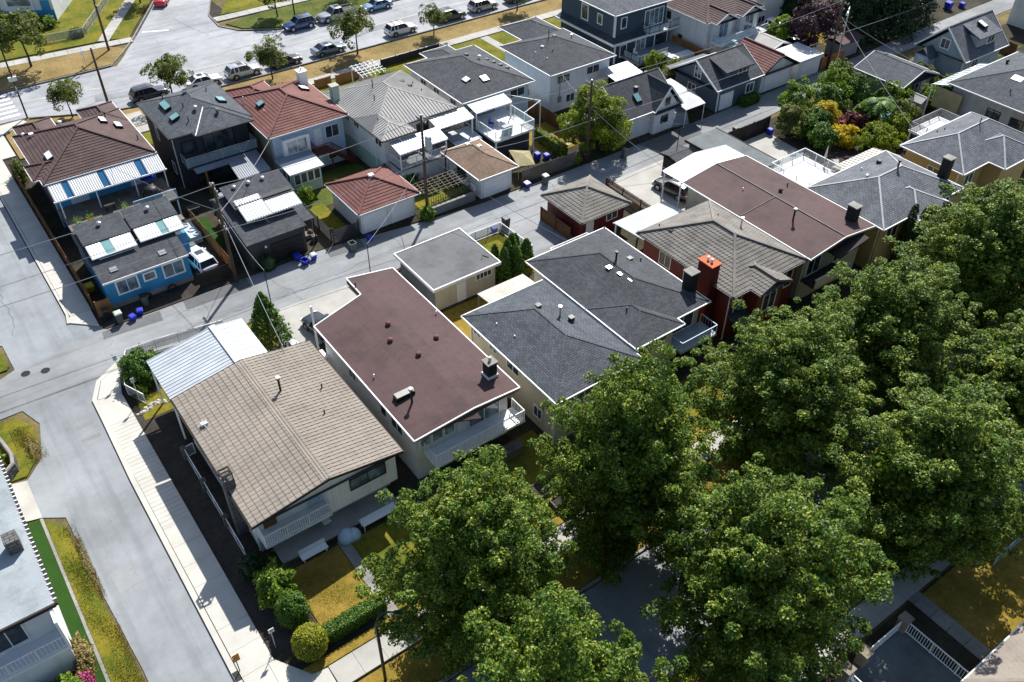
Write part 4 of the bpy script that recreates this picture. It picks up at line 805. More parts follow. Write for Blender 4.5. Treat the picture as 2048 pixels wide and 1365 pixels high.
# S6 brown roof + white carport
h = House('house', 'long house with maroon-brown roll roof, dark chimney and large front windows', 'house', 58.0, 65.8, 35.7, 50.2, 5.15, 'cream')
R6 = hip(57.5, 66.3, 35.0, 50.5, 5.15, .13, 'y', False, False); ro = h.roof(R6, 'roll_brown', 'white', 'plain')
h.part('gable', MB().add([(58, 35.68, 5.15), (65.8, 35.68, 5.15), (61.9, 35.68, 5.68)], [(0, 1, 2)]), 'wood_d')
obj('roof_seam', MB().beam((57.6, 43.2, 5.36), (61.9, 43.0, 5.93), .06, .03).beam((61.9, 35.1, 5.93), (61.9, 50.4, 5.93), .1, .04), 'tile_grey', ro)
chimney(ro, 65.1, 36.8, 5.1, 6.9, .75, .9, 'brick_black', 'conc_old', 0); vent(ro, 60.4, 39.6, 5.6, 'cap', 1.15, 'wood_d'); obj('vent_cap', MB().cyl(60.4, 39.6, 6.87, 6.95, .19, .15, n=12), 'white', ro); vent(ro, 60.6, 45.8, 5.65, 'pipe', .3, 'white'); vent(ro, 63.2, 43.5, 5.75, 'dome', mat='wood_d'); vent(ro, 64.8, 44, 5.6, 'pipe', .3)
for x, w_ in ((59.2, 1.7), (62.7, 1.2), (64.3, 1.2)): h.win('S', x, 3.7, w_, 2.0, 2, 'white', 'glass')
h.part('entry_hood', MB().add([(60.6, 34.2, 4.6), (64.4, 34.2, 5.2), (64.4, 35.6, 5.3), (60.6, 35.6, 4.7), (60.6, 34.2, 4.45), (64.4, 34.2, 5.05), (64.4, 35.6, 5.1), (60.6, 35.6, 4.5)], [(0, 1, 2, 3), (7, 6, 5, 4), (0, 4, 5, 1), (1, 5, 6, 2), (2, 6, 7, 3), (3, 7, 4, 0)]), 'wood_d')
bal = h.part('balcony', MB().box(57.8, 62.2, 34.2, 35.68, 2.4, 2.6), 'wood_d'); obj('balcony_wall', MB().box(57.8, 62.2, 34.1, 34.2, 2.5, 3.4).box(57.7, 62.3, 34.05, 34.25, 3.4, 3.46), 'cream', bal); h.win('W', 46, 3.8, 1.2, 1, 2); h.win('W', 41, 3.8, 1.2, 1, 2)
c = thing('carport', 'white gabled carport roof over the black car behind the maroon-brown roof', 'carport', (62, 52, 0)); corr(c, (57.5, 50.65, 5.2), (57.5, 53.4, 5.2), (61.9, 53.4, 5.78), (61.9, 50.65, 5.78), 'white_metal', .4, .03); corr(c, (66.4, 53.4, 5.2), (66.4, 50.65, 5.2), (61.95, 50.65, 5.78), (61.95, 53.4, 5.78), 'white_metal', .4, .03); posts(c, [(57.7, 50.9), (57.7, 53.2), (66.2, 53.2), (61.9, 53.2)], 0, 5.15, 'white', .12); obj('beam', MB().beam((57.6, 53.25, 5.05), (66.3, 53.25, 5.05), .1, .15), 'white', c)
h = House('garden_shed', 'small charcoal-roofed shed at the alley end of the concrete driveway', 'shed', 64.0, 66.2, 57.4, 59.5, 2.1, 'wood_d'); h.roof(hip(63.7, 66.5, 57.1, 59.8, 2.1, .2, 'x', False, False), 'sh_dark', 'wood_d', 'plain'); h.door('S', 65, .05, .8, 1.8, 'wood')
h = House('garage', 'long slate-grey flat-roofed garage beside the white carport', 'garage', 67.7, 71.8, 50.9, 59.4, 2.5, 'greywall'); ro = h.part('roof', MB().box(67.4, 72.1, 50.6, 59.7, 2.5, 2.68), 'roll_slate'); obj('fascia', MB().box(67.3, 67.4, 50.5, 59.8, 2.45, 2.72).box(67.4, 72.2, 50.5, 50.6, 2.45, 2.72).box(72.1, 72.2, 50.6, 59.8, 2.45, 2.72), 'wood_d', ro); h.door('S', 69, .05, .9, 2)
# S7
h = House('house', 'grey shingled hip-roofed house with tall black chimney and white rear deck', 'house', 67.1, 78.4, 34.8, 42.6, 5.0, 'yellow')
ro = h.roof([hip(66.6, 78.9, 34.3, 43.1, 5.0, .41, 'x'), hip(70.4, 75.5, 33.4, 39, 5.01, .42, 'y', True, True)], 'sh_grey', 'white', cap='cap_grey')
chimney(ro, 78.3, 36.3, 4.8, 7.6, .8, .8, 'brick_black', 'conc_old', 0); vent(ro, 73.9, 38.7, 6.8, 'cap', .8, 'black'); vent(ro, 70.6, 39.6, 6.6, 'dome'); vent(ro, 72.5, 41.5, 5.9, 'pipe', .2, 'white'); vent(ro, 74.8, 41.2, 6.1, 'box'); h.win('W', 38, 3.8, 1.2, 1, 2); h.win('S', 69, 3.7, 1.6, 1.2, 2); h.win('S', 77, 3.7, 1.6, 1.2, 2); h.part('front_bay', MB().box(70.9, 75, 33.9, 34.78, 0, 5), 'yellow')
d = h.part('rear_deck', MB().box(69.8, 75.2, 42.62, 50.0, 2.4, 2.6), 'white'); railing(d, [(69.9, 43.3), (69.9, 49.9), (75.1, 49.9)], 2.6, 1.0, 'white', 'glass'); railing(d, [(75.1, 49.9), (75.1, 45.2)], 2.6, 1.0, 'white', 'mesh'); h.part('deck_post', MB().box(69.9, 70.1, 49.7, 49.9, 0, 2.4).box(74.9, 75.1, 49.7, 49.9, 0, 2.4), 'white')
corr(h.root, (75.3, 46.4, 2.9), (82.2, 46.4, 2.9), (82.4, 43.2, 3.3), (75.3, 43.2, 3.3), 'polycarb', .5, .05, 'slatted_awning', 'white'); posts(h.root, [(75.4, 46.3), (78.8, 46.3), (82, 46.3)], 0, 2.85, 'white', .1)
# S8
h = House('house', 'ochre-walled house with grey hip roof above the tall linden crowns', 'house', 81.6, 93.2, 36.2, 42.4, 5.0, 'yellow')
ro = h.roof([hip(81.1, 93.7, 35.7, 42.9, 5.0, .5, 'x'), hip(85.4, 91.6, 33.9, 39.2, 5.01, .5, 'y')], 'sh_grey', 'white', cap='cap_grey'); h.part('front_bay', MB().box(85.9, 91, 34.4, 36.18, 0, 5), 'yellow')
vent(ro, 88.3, 39.2, 6.7, 'pipe', .9); vent(ro, 85.0, 39.7, 6.3, 'box', mat='white'); vent(ro, 87, 40.8, 6.0, 'box'); vent(ro, 86.4, 41.6, 5.8, 'pipe', .25); vent(ro, 85.6, 41.9, 5.6, 'pipe', .3); h.win('W', 39, 3.7, 1.2, 1, 2); h.win('S', 83.5, 3.6, 1.4, 1.2, 2)
d = h.part('rear_deck', MB().box(89.4, 95.0, 42.42, 47.0, 2.4, 2.6), 'white'); railing(d, [(89.5, 43), (89.5, 46.9), (94.9, 46.9), (94.9, 43)], 2.6, 1.0, 'greysheet', 'mesh'); h.part('deck_post', MB().box(89.5, 89.65, 46.7, 46.85, 0, 2.4).box(94.7, 94.85, 46.7, 46.85, 0, 2.4), 'white')
# S9
h = House('house', 'grey stucco house with blue-grey shingles and skylight at the right edge', 'house', 98.3, 112, 36.6, 48.0, 5.2, 'grey_st')
ro = h.roof(hip(97.8, 112.5, 36.1, 48.6, 5.2, .4, 'x'), 'sh_blue', 'white'); skylight(ro, 101.6, 42.9, 6.72, .8, 1.3, (.4, 0), 'skyl_w'); vent(ro, 106, 46.6, 6.4, 'dome', mat='black'); vent(ro, 99.6, 42.3, 6.1, 'pipe', .4)
for y in (42.6, 39.8): h.win('W', y, 3.3, 1.5, 1.6, 2, 'black', 'glass')
corr(h.root, (97.6, 50.3, 4.5), (107.4, 50.3, 4.5), (107.4, 48.2, 5.1), (97.6, 48.2, 5.1), 'galv', .8, .06, 'striped_awning', 'white'); posts(h.root, [(97.7, 50.2), (107.2, 50.2)], 0, 4.45, 'white', .12)
h.part('shade_cloth', MB().box(97.55, 97.6, 46.3, 49.6, 2.2, 4.6), 'canvas')
h = House('garage', 'grey-blue garage with charcoal gabled roof amid the garden trees', 'garage', 98.1, 104.4, 54.2, 60.2, 2.6, 'grey_st'); ro = h.roof(hip(97.7, 104.8, 53.6, 60.8, 2.6, .36, 'y', False, False), 'sh_blue', 'white', 'plain'); h.part('gable', MB().add([(98.1, 54.18, 2.6), (104.4, 54.18, 2.6), (101.25, 54.18, 3.73)], [(0, 1, 2)]), 'char'); h.door('S', 103, .05, .9, 2.05, 'whitesid'); h.win('S', 101.2, 1.3, 1.4, 1.6, 2, 'white', 'glass'); vent(ro, 101.6, 59.4, 3.8, 'dome', mat='black')
h = House('garden_shed', 'tiny pale grey shed under the garden trees', 'shed', 97.9, 99.2, 51.0, 52.2, 1.7, 'grey_st'); h.roof(hip(97.7, 99.4, 50.8, 52.4, 1.7, .6, 'y', False, False), 'rib_grey', 'rib_grey', 'plain')
# sage laneway house
h = House('laneway_house', 'sage grey laneway house with white-trimmed gable and shed dormer', 'house', 110.6, 119.2, 53.9, 60.0, 2.75, 'sage')
ro = h.roof(hip(110.0, 119.7, 53.3, 60.6, 2.75, .93, 'x', False, False), 'sh_grey', 'white', 'shingle'); h.part('gable', MB().add([(110.58, 60.0, 2.75), (110.58, 53.9, 2.75), (110.58, 56.95, 5.6)], [(0, 1, 2)]), 'sage'); h.part('belly_band', MB().box(110.5, 110.57, 53.9, 60.0, 2.5, 2.75), 'white')
h.part('corner_board', MB().box(110.52, 110.72, 53.82, 53.9, 0, 2.75), 'white'); h.part('dormer', MB().box(113.2, 117.4, 54.2, 57, 3.0, 5.0), 'sage'); obj('dormer_roof', MB().slab([(112.8, 53.8, 5.05), (117.8, 53.8, 5.05), (117.8, 57.2, 6.25), (112.8, 57.2, 6.25)], .16), 'sh_grey', h.root); skylight(ro, 115.3, 55.4, 5.85, .8, 1.2, (0, .35), 'skyl_w')
h.win('W', 56.95, 4.0, 1.1, 1.1, 2, pl=110.58, t=.14); h.win('S', 113.5, 1.7, 1.3, 1.1, 2, t=.14); h.win('S', 116.2, 4.2, 1.5, .8, 2, pl=54.2, t=.12)
h.part('porch', MB().box(108.9, 110.55, 57.6, 59.6, 0, 2.3), 'paleblue'); obj('porch_roof', MB().slab([(108.6, 57.3, 2.3), (110.6, 57.3, 2.3), (110.6, 58.6, 3.3), (108.6, 58.6, 3.3)], .14).slab([(108.6, 58.6, 3.3), (110.6, 58.6, 3.3), (110.6, 59.9, 2.3), (108.6, 59.9, 2.3)], .14), 'sh_grey', h.root); h.door('W', 58.6, .1, .9, 2.0, 'whitesid', pl=108.9)
h = House('house', 'white building with small windows at the far top right corner', 'house', 133.8, 146, 53.5, 61.0, 6.0, 'offwhite'); h.roof(hip(133.3, 146.5, 53, 61.5, 6.0, .35, 'x'), 'sh_grey', 'white'); h.win('W', 57.5, 4.0, 1.4, 1.0, 2); h.win('W', 55, 1.6, 1.2, .8, 2)

# SW house with pale membrane roof
h = House('house', 'white house with pale blue flat roof and railed balcony at the left edge', 'house', -18, -4.35, 38.9, 58, 4.9, 'offwhite')
ro = h.part('roof', MB().box(-18.4, -4.05, 38.5, 54.4, 4.92, 5.12), 'membrane'); obj('gutter', MB().box(-4.04, -3.9, 38.4, 54.5, 4.9, 5.14).box(-18.4, -4.04, 38.36, 38.49, 4.86, 5.12), 'wood_d', ro)
gc = MB()
for i in range(40): gc.box(-4.06, -3.86, 38.7 + i * .4, 38.78 + i * .4, 5.14, 5.18)
obj('gutter_clips', gc, 'white', ro, kind='stuff'); obj('chimney', MB().box(-5.3, -4.5, 43.3, 44.2, 4.9, 6.2), 'stone', h.root); obj('roof_pipe', MB().beam((-6.3, 50.4, 5.17), (-5.1, 50.4, 5.17), .06).beam((-6.3, 50.0, 5.17), (-6.3, 50.8, 5.17), .05), 'white', ro)
h.win('S', -7.4, 3.7, 2.6, 1.7, 3, 'white', 'glass', pl=38.9); h.win('S', -11, 3.7, 2.4, 1.7, 2, 'white', 'glass', pl=38.9)
bal = h.part('balcony', MB().box(-18, -4.3, 37.3, 38.88, 2.2, 2.42), 'white'); railing(bal, [(-14, 37.4), (-4.4, 37.4), (-4.4, 38.8)], 2.42, 1.0, 'white', step=.22); h.part('side_fin', MB().box(-4.45, -4.3, 37.3, 38.88, 2.42, 4.9), 'white')
h.part('skirt', MB().box(-18, -4.4, 37.35, 37.5, .0, 2.2), 'offwhite')
w = thing('retaining_wall', 'curved dark stone retaining wall at the left edge of the road', 'wall', (-4, 58, 0))
arc = [(-4.4, 62), (-4.1, 60), (-3.75, 58), (-3.55, 56.6), (-3.7, 55.6), (-4.4, 55.0), (-5.4, 54.9)]
for i in range(len(arc) - 1):
    a = Vector((*arc[i], 0)); b = Vector((*arc[i + 1], 0)); k = max(1, int((b - a).length / .45))
    for j in range(k):
        for q in range(3): obj('stone', MB().beam(a.lerp(b, (j + .02) / k) + Vector((random.uniform(-.02, .02), 0, .16 + q * .3)), a.lerp(b, (j + .98) / k) + Vector((0, 0, .16 + q * .3)), .3 + random.uniform(-.04, .04), .28), 'stone', w)
obj('coping', MB().tube([(x, y, .98) for x, y in arc], .14, 6), 'conc_old', w)
# SE terrace
t = thing('terrace', 'dark gravel terrace with brick posts and white railings at the bottom right', 'terrace', (35, 7, 0)); obj('deck', MB().box(31.5, 37.3, -2, 10.0, 0, .5), 'roll_slate', t)
for x, y in ((37.25, 9.9), (33.4, 9.95), (31.7, 9.9)): obj('brick_post', MB().box(x - .3, x + .3, y - .3, y + .3, 0, 1.6).box(x - .36, x + .36, y - .36, y + .36, 1.6, 1.72), 'brick_red' if False else 'tan', t)
railing(t, [(33.7, 9.95), (36.95, 9.95)], .5, 1.0, 'white', step=.16); railing(t, [(37.25, 9.6), (37.25, 4.5)], .5, 1.0, 'white', step=.16); railing(t, [(31.7, 9.6), (31.7, 4)], .5, 1.0, 'white', step=.16)
h = House('house', 'house with beige tiled hip roof at the bottom right corner', 'house', 36.0, 44, -8, 4.4, 2.9, 'offwhite'); h.roof(hip(35.3, 45, -9, 5.3, 2.95, .45, 'y'), 'tile_beige', 'white', 'tile')
f = thing('wire_fence', 'thin metal fence among shadows near the right bottom edge', 'fence', (49, 9.3, 0)); railing(f, [(46.5, 9.25), (52, 9.35)], .05, 1.0, 'paleblue', step=.25)

# ------------------------------------------------------------------ north row of houses
# N1 brown tiled house
h = House('house', 'corner house with dark brown tiled hip roof and white corrugated rear awning', 'house', 8.2, 18.0, 86.2, 96.8, 5.2, 'purple')
h.part('rear_wall', MB().box(8.22, 17.98, 86.1, 86.19, 0, 5.1), 'blue')
ro = h.roof([hip(7.7, 18.5, 85.7, 97.3, 5.2, .38, 'y'), hip(8.2, 11.9, 94, 99.4, 5.21, .4, 'y', True, True), hip(14.7, 18.4, 94, 99.4, 5.21, .4, 'y', True, True), hip(7.1, 11, 86.9, 90.2, 5.22, .38, 'x', True, False)], 'tile_brown', 'white', 'tile', cap='tile_brown')
skylight(ro, 9.4, 89.4, 6.1, .6, 1.5, (.38, 0), 'skyl_w'); skylight(ro, 15.9, 93.2, 6.45, .6, 1.2, (-.38, 0), 'skyl_w'); skylight(ro, 17.0, 92.0, 6.05, .6, 1.2, (-.38, 0), 'skyl_w'); vent(ro, 9.2, 95.2, 6.0, 'box', mat='white'); vent(ro, 12, 94.2, 6.9, 'dome', mat='white'); vent(ro, 16.5, 94.6, 6.3, 'pipe', .4); vent(ro, 17.8, 88.6, 5.7, 'pipe', .5); vent(ro, 8.6, 96.4, 5.6, 'dome', mat='white')
def aw(x0, x1, mat, st=.2): corr(h.root, (x0, 85.55, 5.16), (x1, 85.55, 5.16), (x1, 83.9, 4.3), (x0, 83.9, 4.3), mat, st, .05, 'awning_sheet')
for a, b in ((7.9, 9.15), (9.75, 12.55), (13.2, 16.15), (16.85, 18.6)): aw(a, b, 'white_metal', .21)
for a, b in ((9.17, 9.73), (12.57, 13.18), (16.17, 16.83)): aw(a, b, 'bluepanel', 1)
obj('awning_beam', MB().beam((7.8, 83.85, 4.22), (18.7, 83.85, 4.22), .12, .14), 'white', h.root); posts(h.root, [(8.3, 83.9), (11.7, 83.9), (15.4, 83.9), (18.4, 83.9)], 2.3, 4.2, 'white', .1)
d = h.part('rear_deck', MB().box(8.1, 18.5, 81.2, 86.0, 2.1, 2.3), 'wood_g'); railing(d, [(14.2, 81.3), (18.4, 81.3)], 2.3, 1.0, 'paleblue', 'glass'); posts(h.root, [(8.2, 81.3), (18.3, 81.3), (14.2, 81.3)], 0, 2.1, 'white', .12, 'deck_post'); h.door('S', 10.4, 2.32, 1.7, 2.0, 'paleblue', pl=86.1); h.win('S', 13, 3.6, 1.8, 1.0, 2, pl=86.1); h.door('S', 16.2, 2.32, 1.6, 2.0, 'paleblue', pl=86.1); h.win('W', 90, 3.8, 1.4, 1, 2); h.win('W', 94, 3.8, 1.4, 1, 2)
tag(obj('barbecue', MB().box(15.6, 17.2, 82.2, 83.2, 2.3, 3.1).dome(16.4, 82.7, 3.1, .75, .55, 12, 4), 'black'), 'round black covered barbecue on the brown-tiled house deck', 'barbecue'); tag(obj('patio_umbrella', MB().box(16.1, 17.4, 84.4, 85.2, 3.3, 3.5).beam((16.7, 84.8, 2.3), (16.7, 84.8, 3.3), .05), 'binblue'), 'folded bright blue sunshade under the white rear awning', 'umbrella')
tag(obj('deck_table', MB().box(11.8, 12.8, 82.6, 83.3, 2.95, 3.0).box(11.9, 12, 82.7, 82.8, 2.3, 2.95).box(12.6, 12.7, 82.7, 82.8, 2.3, 2.95).box(11.9, 12, 83.1, 83.2, 2.3, 2.95).box(12.6, 12.7, 83.1, 83.2, 2.3, 2.95), 'wood_d'), 'small dark table on the deck of the brown-tiled house', 'table')
# N1 laneway house
h = House('laneway_house', 'bright blue laneway house with charcoal roof and white corrugated dormer awnings', 'house', 7.9, 15.35, 70.5, 79.0, 2.95, 'blue')
ro = h.part('roof', MB().add([(7.75, 70.35, 2.95), (15.5, 70.35, 2.95), (16.6, 77.0, 4.45), (7.75, 77.0, 4.45), (16.6, 79.2, 3.3), (7.75, 79.2, 3.3), (16.6, 73.4, 3.63), (15.5, 73.4, 3.63)], [(0, 1, 7, 6, 2, 3), (3, 2, 4, 5)]).add([(7.75, 70.35, 2.8), (15.5, 70.35, 2.8), (15.5, 79.2, 2.8), (7.75, 79.2, 2.8)], [(3, 2, 1, 0)]).poly((7.75, 79.2, 2.8), (7.75, 70.35, 2.8), (7.75, 70.35, 2.95), (7.75, 77, 4.45), (7.75, 79.2, 3.3)).poly((15.5, 70.35, 2.8), (15.5, 73.4, 2.8), (15.5, 73.4, 3.63), (15.5, 70.35, 2.95)).poly((7.75, 70.35, 2.8), (15.5, 70.35, 2.8), (15.5, 70.35, 2.95), (7.75, 70.35, 2.95)), 'sh_dark')
h.part('upper_wall', MB().box(15.37, 16.5, 73.5, 79.0, 0, 3.2), 'blue')
for i, (a, b) in enumerate(((8.0, 12.0), (12.35, 16.45))):
    dy = .25 * i
    h.part('dormer', MB().box(a, b, 75.0 + dy, 77.2, 3.4, 4.5), 'paleblue'); h.part('dormer_roof', MB().slab([(a - .1, 74.7 + dy, 4.45), (b + .1, 74.7 + dy, 4.45), (b + .1, 77.6, 5.0), (a - .1, 77.6, 5.0)], .14), 'sh_dark')
    mids = (a + 1.3, a + 2.1) if i == 0 else (a + 2.0, a + 2.7)
    for x0, x1, mt in ((a, mids[0], 'white_metal'), (mids[1], b, 'white_metal'), (mids[0] + .02, mids[1] - .02, 'skyl')): corr(h.root, (x0, 74.75 + dy, 4.35), (x1, 74.75 + dy, 4.35), (x1, 73.0 + dy, 3.95), (x0, 73.0 + dy, 3.95), mt, .24 if mt == 'white_metal' else 2, .04, 'dormer_awning')
    h.part('awning_beam', MB().beam((a, 72.97 + dy, 3.9), (b, 72.97 + dy, 3.9), .08, .1).beam((b - .4, 73 + dy, 3.9), (b - .4, 74.6 + dy, 3.55), .06), 'white')
    bl = h.part('dormer_balcony', MB().box(a + .6, b - .4, 73.1 + dy, 73.2 + dy, 3.3, 3.62).box(a + .6, a + .7, 73.2 + dy, 75 + dy, 3.3, 3.62), 'white'); h.win('S', (a + b) / 2, 3.95, 2.4, .7, 2, pl=75.0 + dy)
    vent(ro, (a + b) / 2, 76.6, 4.9, 'dome', mat='metal'); skylight(ro, a + 1.2, 71.6 - .1, 3.2, .7, .6, (0, .225), 'greysheet', .1)
for x, w_, hh in ((9.75, 1.7, 1.25), (11.75, .9, .65), (13.9, 1.7, 1.25)): h.win('S', x, 1.95 + (.12 if w_ < 1 else 0), w_, hh, 2 if w_ > 1 else 1, 'white', 'glass_b', t=.14)
h.part('foundation', MB().box(7.88, 15.37, 70.42, 70.49, 0, .5), 'conc_old'); h.part('white_trim', MB().box(7.78, 15.45, 70.28, 70.34, 2.78, 2.95), 'white')
h = House('garden_shed', 'flat grey-roofed shed between the blue laneway house and the brown tiled roof', 'shed', 10.7, 14.2, 79.4, 81.0, 2.5, 'blue'); ro = h.part('roof', MB().box(10.5, 14.4, 79.25, 81.15, 2.5, 2.65), 'roll_grey'); vent(ro, 11.3, 80.4, 2.65, 'pipe', .3); vent(ro, 13.6, 80.3, 2.65, 'pipe', .3); vent(ro, 12.2, 80.7, 2.65, 'box', mat='white')
# N2 dark modern house
h = House('house', 'charcoal two-storey house with three roof skylights and glass balcony', 'house', 20.6, 28.5, 86.4, 95.3, 6.0, 'char')
ro = h.roof([hip(20.2, 28.95, 85.9, 95.8, 6.0, .36, 'y'), hip(22.6, 28.7, 84.9, 91, 6.01, .36, 'y', True, True)], 'sh_blue', 'black', cap='sh_blue')
skylight(ro, 22.0, 91.6, 6.9, .7, 2.0, (.36, 0)); skylight(ro, 21.9, 88.6, 6.85, .9, 1.0, (.36, 0)); skylight(ro, 27.4, 89.8, 6.8, .8, 1.2, (-.36, 0)); vent(ro, 24.2, 88.6, 7.3, 'dome'); vent(ro, 25.9, 87, 7.1, 'dome', mat='tile_grey'); vent(ro, 22.4, 93.4, 7.0, 'pipe', .4); vent(ro, 23.3, 89.6, 7.3, 'pipe', .45); vent(ro, 22.9, 87.4, 6.9, 'pipe', .3); vent(ro, 26.9, 92.6, 6.9, 'pipe', .4); vent(ro, 24.4, 91.9, 7.6, 'box')
obj('valley_flashing', MB().beam((22.6, 85.0, 6.2), (25.0, 88.6, 7.2), .1, .03), 'white', ro)
d = h.part('balcony', MB().box(20.9, 28.6, 84.6, 86.38, 2.9, 3.1), 'char'); railing(d, [(20.95, 86.3), (20.95, 84.65), (28.55, 84.65), (28.55, 86.3)], 3.1, 1.05, 'metal', 'glass'); h.win('S', 25.2, 4.3, 3.2, 2.2, 3, 'black', 'glass'); h.win('S', 22, 4.5, 1.4, 1.2, 1, 'black', 'glass'); h.win('S', 24, 1.3, 3.5, 2.2, 3, 'black', 'glass'); h.win('W', 92, 4.2, .8, 1.6, 1, 'white', 'glass_b'); h.win('W', 88.5, 1.6, .8, 1.2, 1, 'white', 'glass')
c = thing('pergola', 'grey corrugated patio roof on cedar posts behind the charcoal house', 'awning', (25, 82, 0)); corr(c, (24.9, 84.5, 3.0), (28.3, 84.5, 3.0), (28.0, 80.2, 2.75), (24.5, 80.2, 2.75), 'greysheet', .22, .035, frame='greysheet'); corr(c, (21.4, 84.5, 3.0), (24.9, 84.5, 3.0), (24.95, 83.7, 2.9), (21.4, 83.7, 2.9), 'greysheet', .22, .035, frame='greysheet'); posts(c, [(22.4, 83.9), (24.8, 80.5), (27.8, 80.5)], 0, 2.7, 'wood_o', .18)
tag(obj('patio_table', MB().cyl(22.3, 80.2, .72, .78, .75, n=8).cyl(22.3, 80.2, .03, .72, .06, n=6), 'galv'), 'pale octagonal patio table in the shade of the charcoal house', 'table')
h = House('garage', 'charcoal laneway garage with white corrugated roof panel and dark garage door', 'garage', 20.4, 26.0, 68.6, 76.4, 2.9, 'char')
ro = h.part('roof', MB().slab([(20.2, 68.4, 2.95), (26.2, 68.4, 2.95), (26.2, 75.4, 4.3), (20.2, 75.4, 4.3)], .18).slab([(26.2, 75.4, 4.3), (26.2, 77.2, 3.4), (20.2, 77.2, 3.4), (20.2, 75.4, 4.3)], .18).poly((26.1, 68.5, 2.8), (26.1, 76.5, 2.8), (26.1, 76.5, 3.5), (26.1, 75.4, 4.2), (26.1, 68.5, 2.85)).poly((20.3, 68.5, 2.85), (20.3, 75.4, 4.2), (20.3, 76.5, 3.5), (20.3, 76.5, 2.8), (20.3, 68.5, 2.8)), 'sh_dark')
h.part('upper_block', MB().box(21.3, 26.9, 72.6, 75.6, 2.9, 4.6), 'char'); h.part('upper_roof', MB().slab([(21.1, 72.4, 4.45), (27.2, 72.4, 4.45), (27.2, 75.9, 5.1), (21.1, 75.9, 5.1)], .16), 'sh_dark')
for i in range(3): vent(ro, 22.3 + i * 1.45, 75.2, 5.0, 'dome')
corr(h.root, (21.4, 73.4, 4.75), (23.9, 73.4, 4.75), (23.9, 70.6, 4.0), (21.4, 70.6, 4.0), 'white_metal', .26, .045, 'white_awning', 'white'); corr(h.root, (23.92, 72.3, 4.4), (27.0, 72.3, 4.4), (27.0, 70.6, 4.0), (23.92, 70.6, 4.0), 'white_metal', .26, .045, 'white_awning', 'white')
h.door('S', 24.1, .06, 3.2, 2.1, 'black', False, panels=4); h.part('wall_light', MB().box(21.9, 22.1, 68.5, 68.6, 2.0, 2.2), 'white'); h.part('lower_roof', MB().slab([(26.2, 69.2, 2.9), (27.4, 69.2, 2.9), (27.4, 71.8, 3.1), (26.2, 71.8, 3.1)], .14), 'sh_dark'); posts(h.root, [(27.3, 69.3), (27.3, 71.7)], 0, 2.85, 'wood_d', .1)
h = House('garden_shed', 'grey flat-roofed lean-to behind the charcoal garage', 'shed', 21.9, 25.2, 77.3, 79.0, 2.4, 'char'); h.part('roof', MB().slab([(21.7, 77.25, 2.5), (25.4, 77.25, 2.5), (25.4, 79.2, 2.6), (21.7, 79.2, 2.6)], .12), 'greysheet')
# N3 red tiled house
h = House('house', 'white and tan house with red tiled hip roof, white chimney and brown stair', 'house', 29.3, 37.5, 82.0, 92.0, 5.3, 'paleblue')
h.part('west_wall', MB().box(29.22, 29.29, 82.0, 92.0, 0, 5.25), 'tan'); ro = h.roof([hip(28.8, 38.0, 81.5, 92.5, 5.3, .38, 'y'), hip(29.5, 34, 89, 94.4, 5.31, .38, 'y')], 'tile_red', 'white', 'tile')
skylight(ro, 30.7, 87.4, 6.3, .7, .9, (.38, 0)); skylight(ro, 36.3, 88.4, 6.2, .9, 1.0, (-.38, 0), 'skyl_w'); chimney(ro, 37.1, 90.4, 5.2, 7.3, .9, .9, 'white', 'white', 1, 'white'); vent(ro, 29.7, 89.5, 5.8, 'pipe', .9, 'white'); vent(ro, 37, 83.2, 5.9, 'pipe', .2, 'white'); vent(ro, 30.5, 86, 6.1, 'pipe', .2, 'white')
h.part('bay_window', MB().box(30.2, 33.2, 81.4, 81.99, 2.7, 4.7), 'white'); h.win('S', 31.7, 3.75, 2.2, 1.4, 2, 'white', 'curtain', pl=81.4); h.win('S', 36.1, 3.9, 1.5, 1.3, 2); h.door('S', 34.4, 2.55, .9, 2.1, 'whitesid'); h.win('S', 35.8, 1.2, .9, 1, 1); h.door('S', 33.8, .05, 1.6, 2.0, 'white')
s = thing('wooden_stair', 'red-brown wooden landing and stair behind the red tiled house', 'stairs', (35, 81, 0)); obj('landing', MB().box(33.4, 35.2, 80.5, 81.95, 2.35, 2.5), 'wood_r', s)
for i in range(9): obj('step', MB().box(35.25 + i * .28, 35.53 + i * .28, 80.6, 81.7, 2.2 - i * .26, 2.26 - i * .26), 'wood_o', s)
obj('stringer', MB().beam((35.2, 80.58, 2.3), (37.8, 80.58, .05), .06, .3).beam((35.2, 81.72, 2.3), (37.8, 81.72, .05), .06, .3), 'wood_r', s); railing(s, [(33.4, 81.9), (33.4, 80.5), (35.2, 80.5)], 2.5, 1.0, 'wood_r', step=.14)
m = MB().beam((35.2, 80.5, 3.4), (37.8, 80.5, 1.05), .07, .1).beam((37.75, 80.5, .05), (37.75, 80.5, 1.1), .1)
obj('handrail', m, 'wood_r', s)
for i in range(18): x = 35.25 + i * .14; zz = 2.4 - i * .127; obj('baluster', MB().beam((x, 80.5, zz - .1), (x, 80.5, zz + .95), .05), 'wood_r', s, uv=False)
posts(s, [(33.5, 80.6), (35.1, 80.6)], 0, 2.35, 'wood_r', .12)
h = House('sunroom', 'white flat-roofed sunroom with tall windows beside the brown stair', 'sunroom', 29.3, 32.6, 78.2, 81.3, 2.6, 'mint'); ro = h.part('roof', MB().slab([(29.0, 77.9, 2.75), (32.9, 77.9, 2.75), (32.95, 81.35, 2.95), (29.0, 81.35, 2.95)], .14), 'white_metal'); h.part('roof_strip', MB().slab([(29.05, 80.3, 2.93), (32.9, 80.3, 2.93), (32.9, 81.33, 2.99), (29.05, 81.33, 2.99)], .03), 'greysheet')
for x in (29.85, 30.6, 31.35, 32.1): h.win('S', x, 1.85, .6, 1.1, 1, 'white', 'glass')
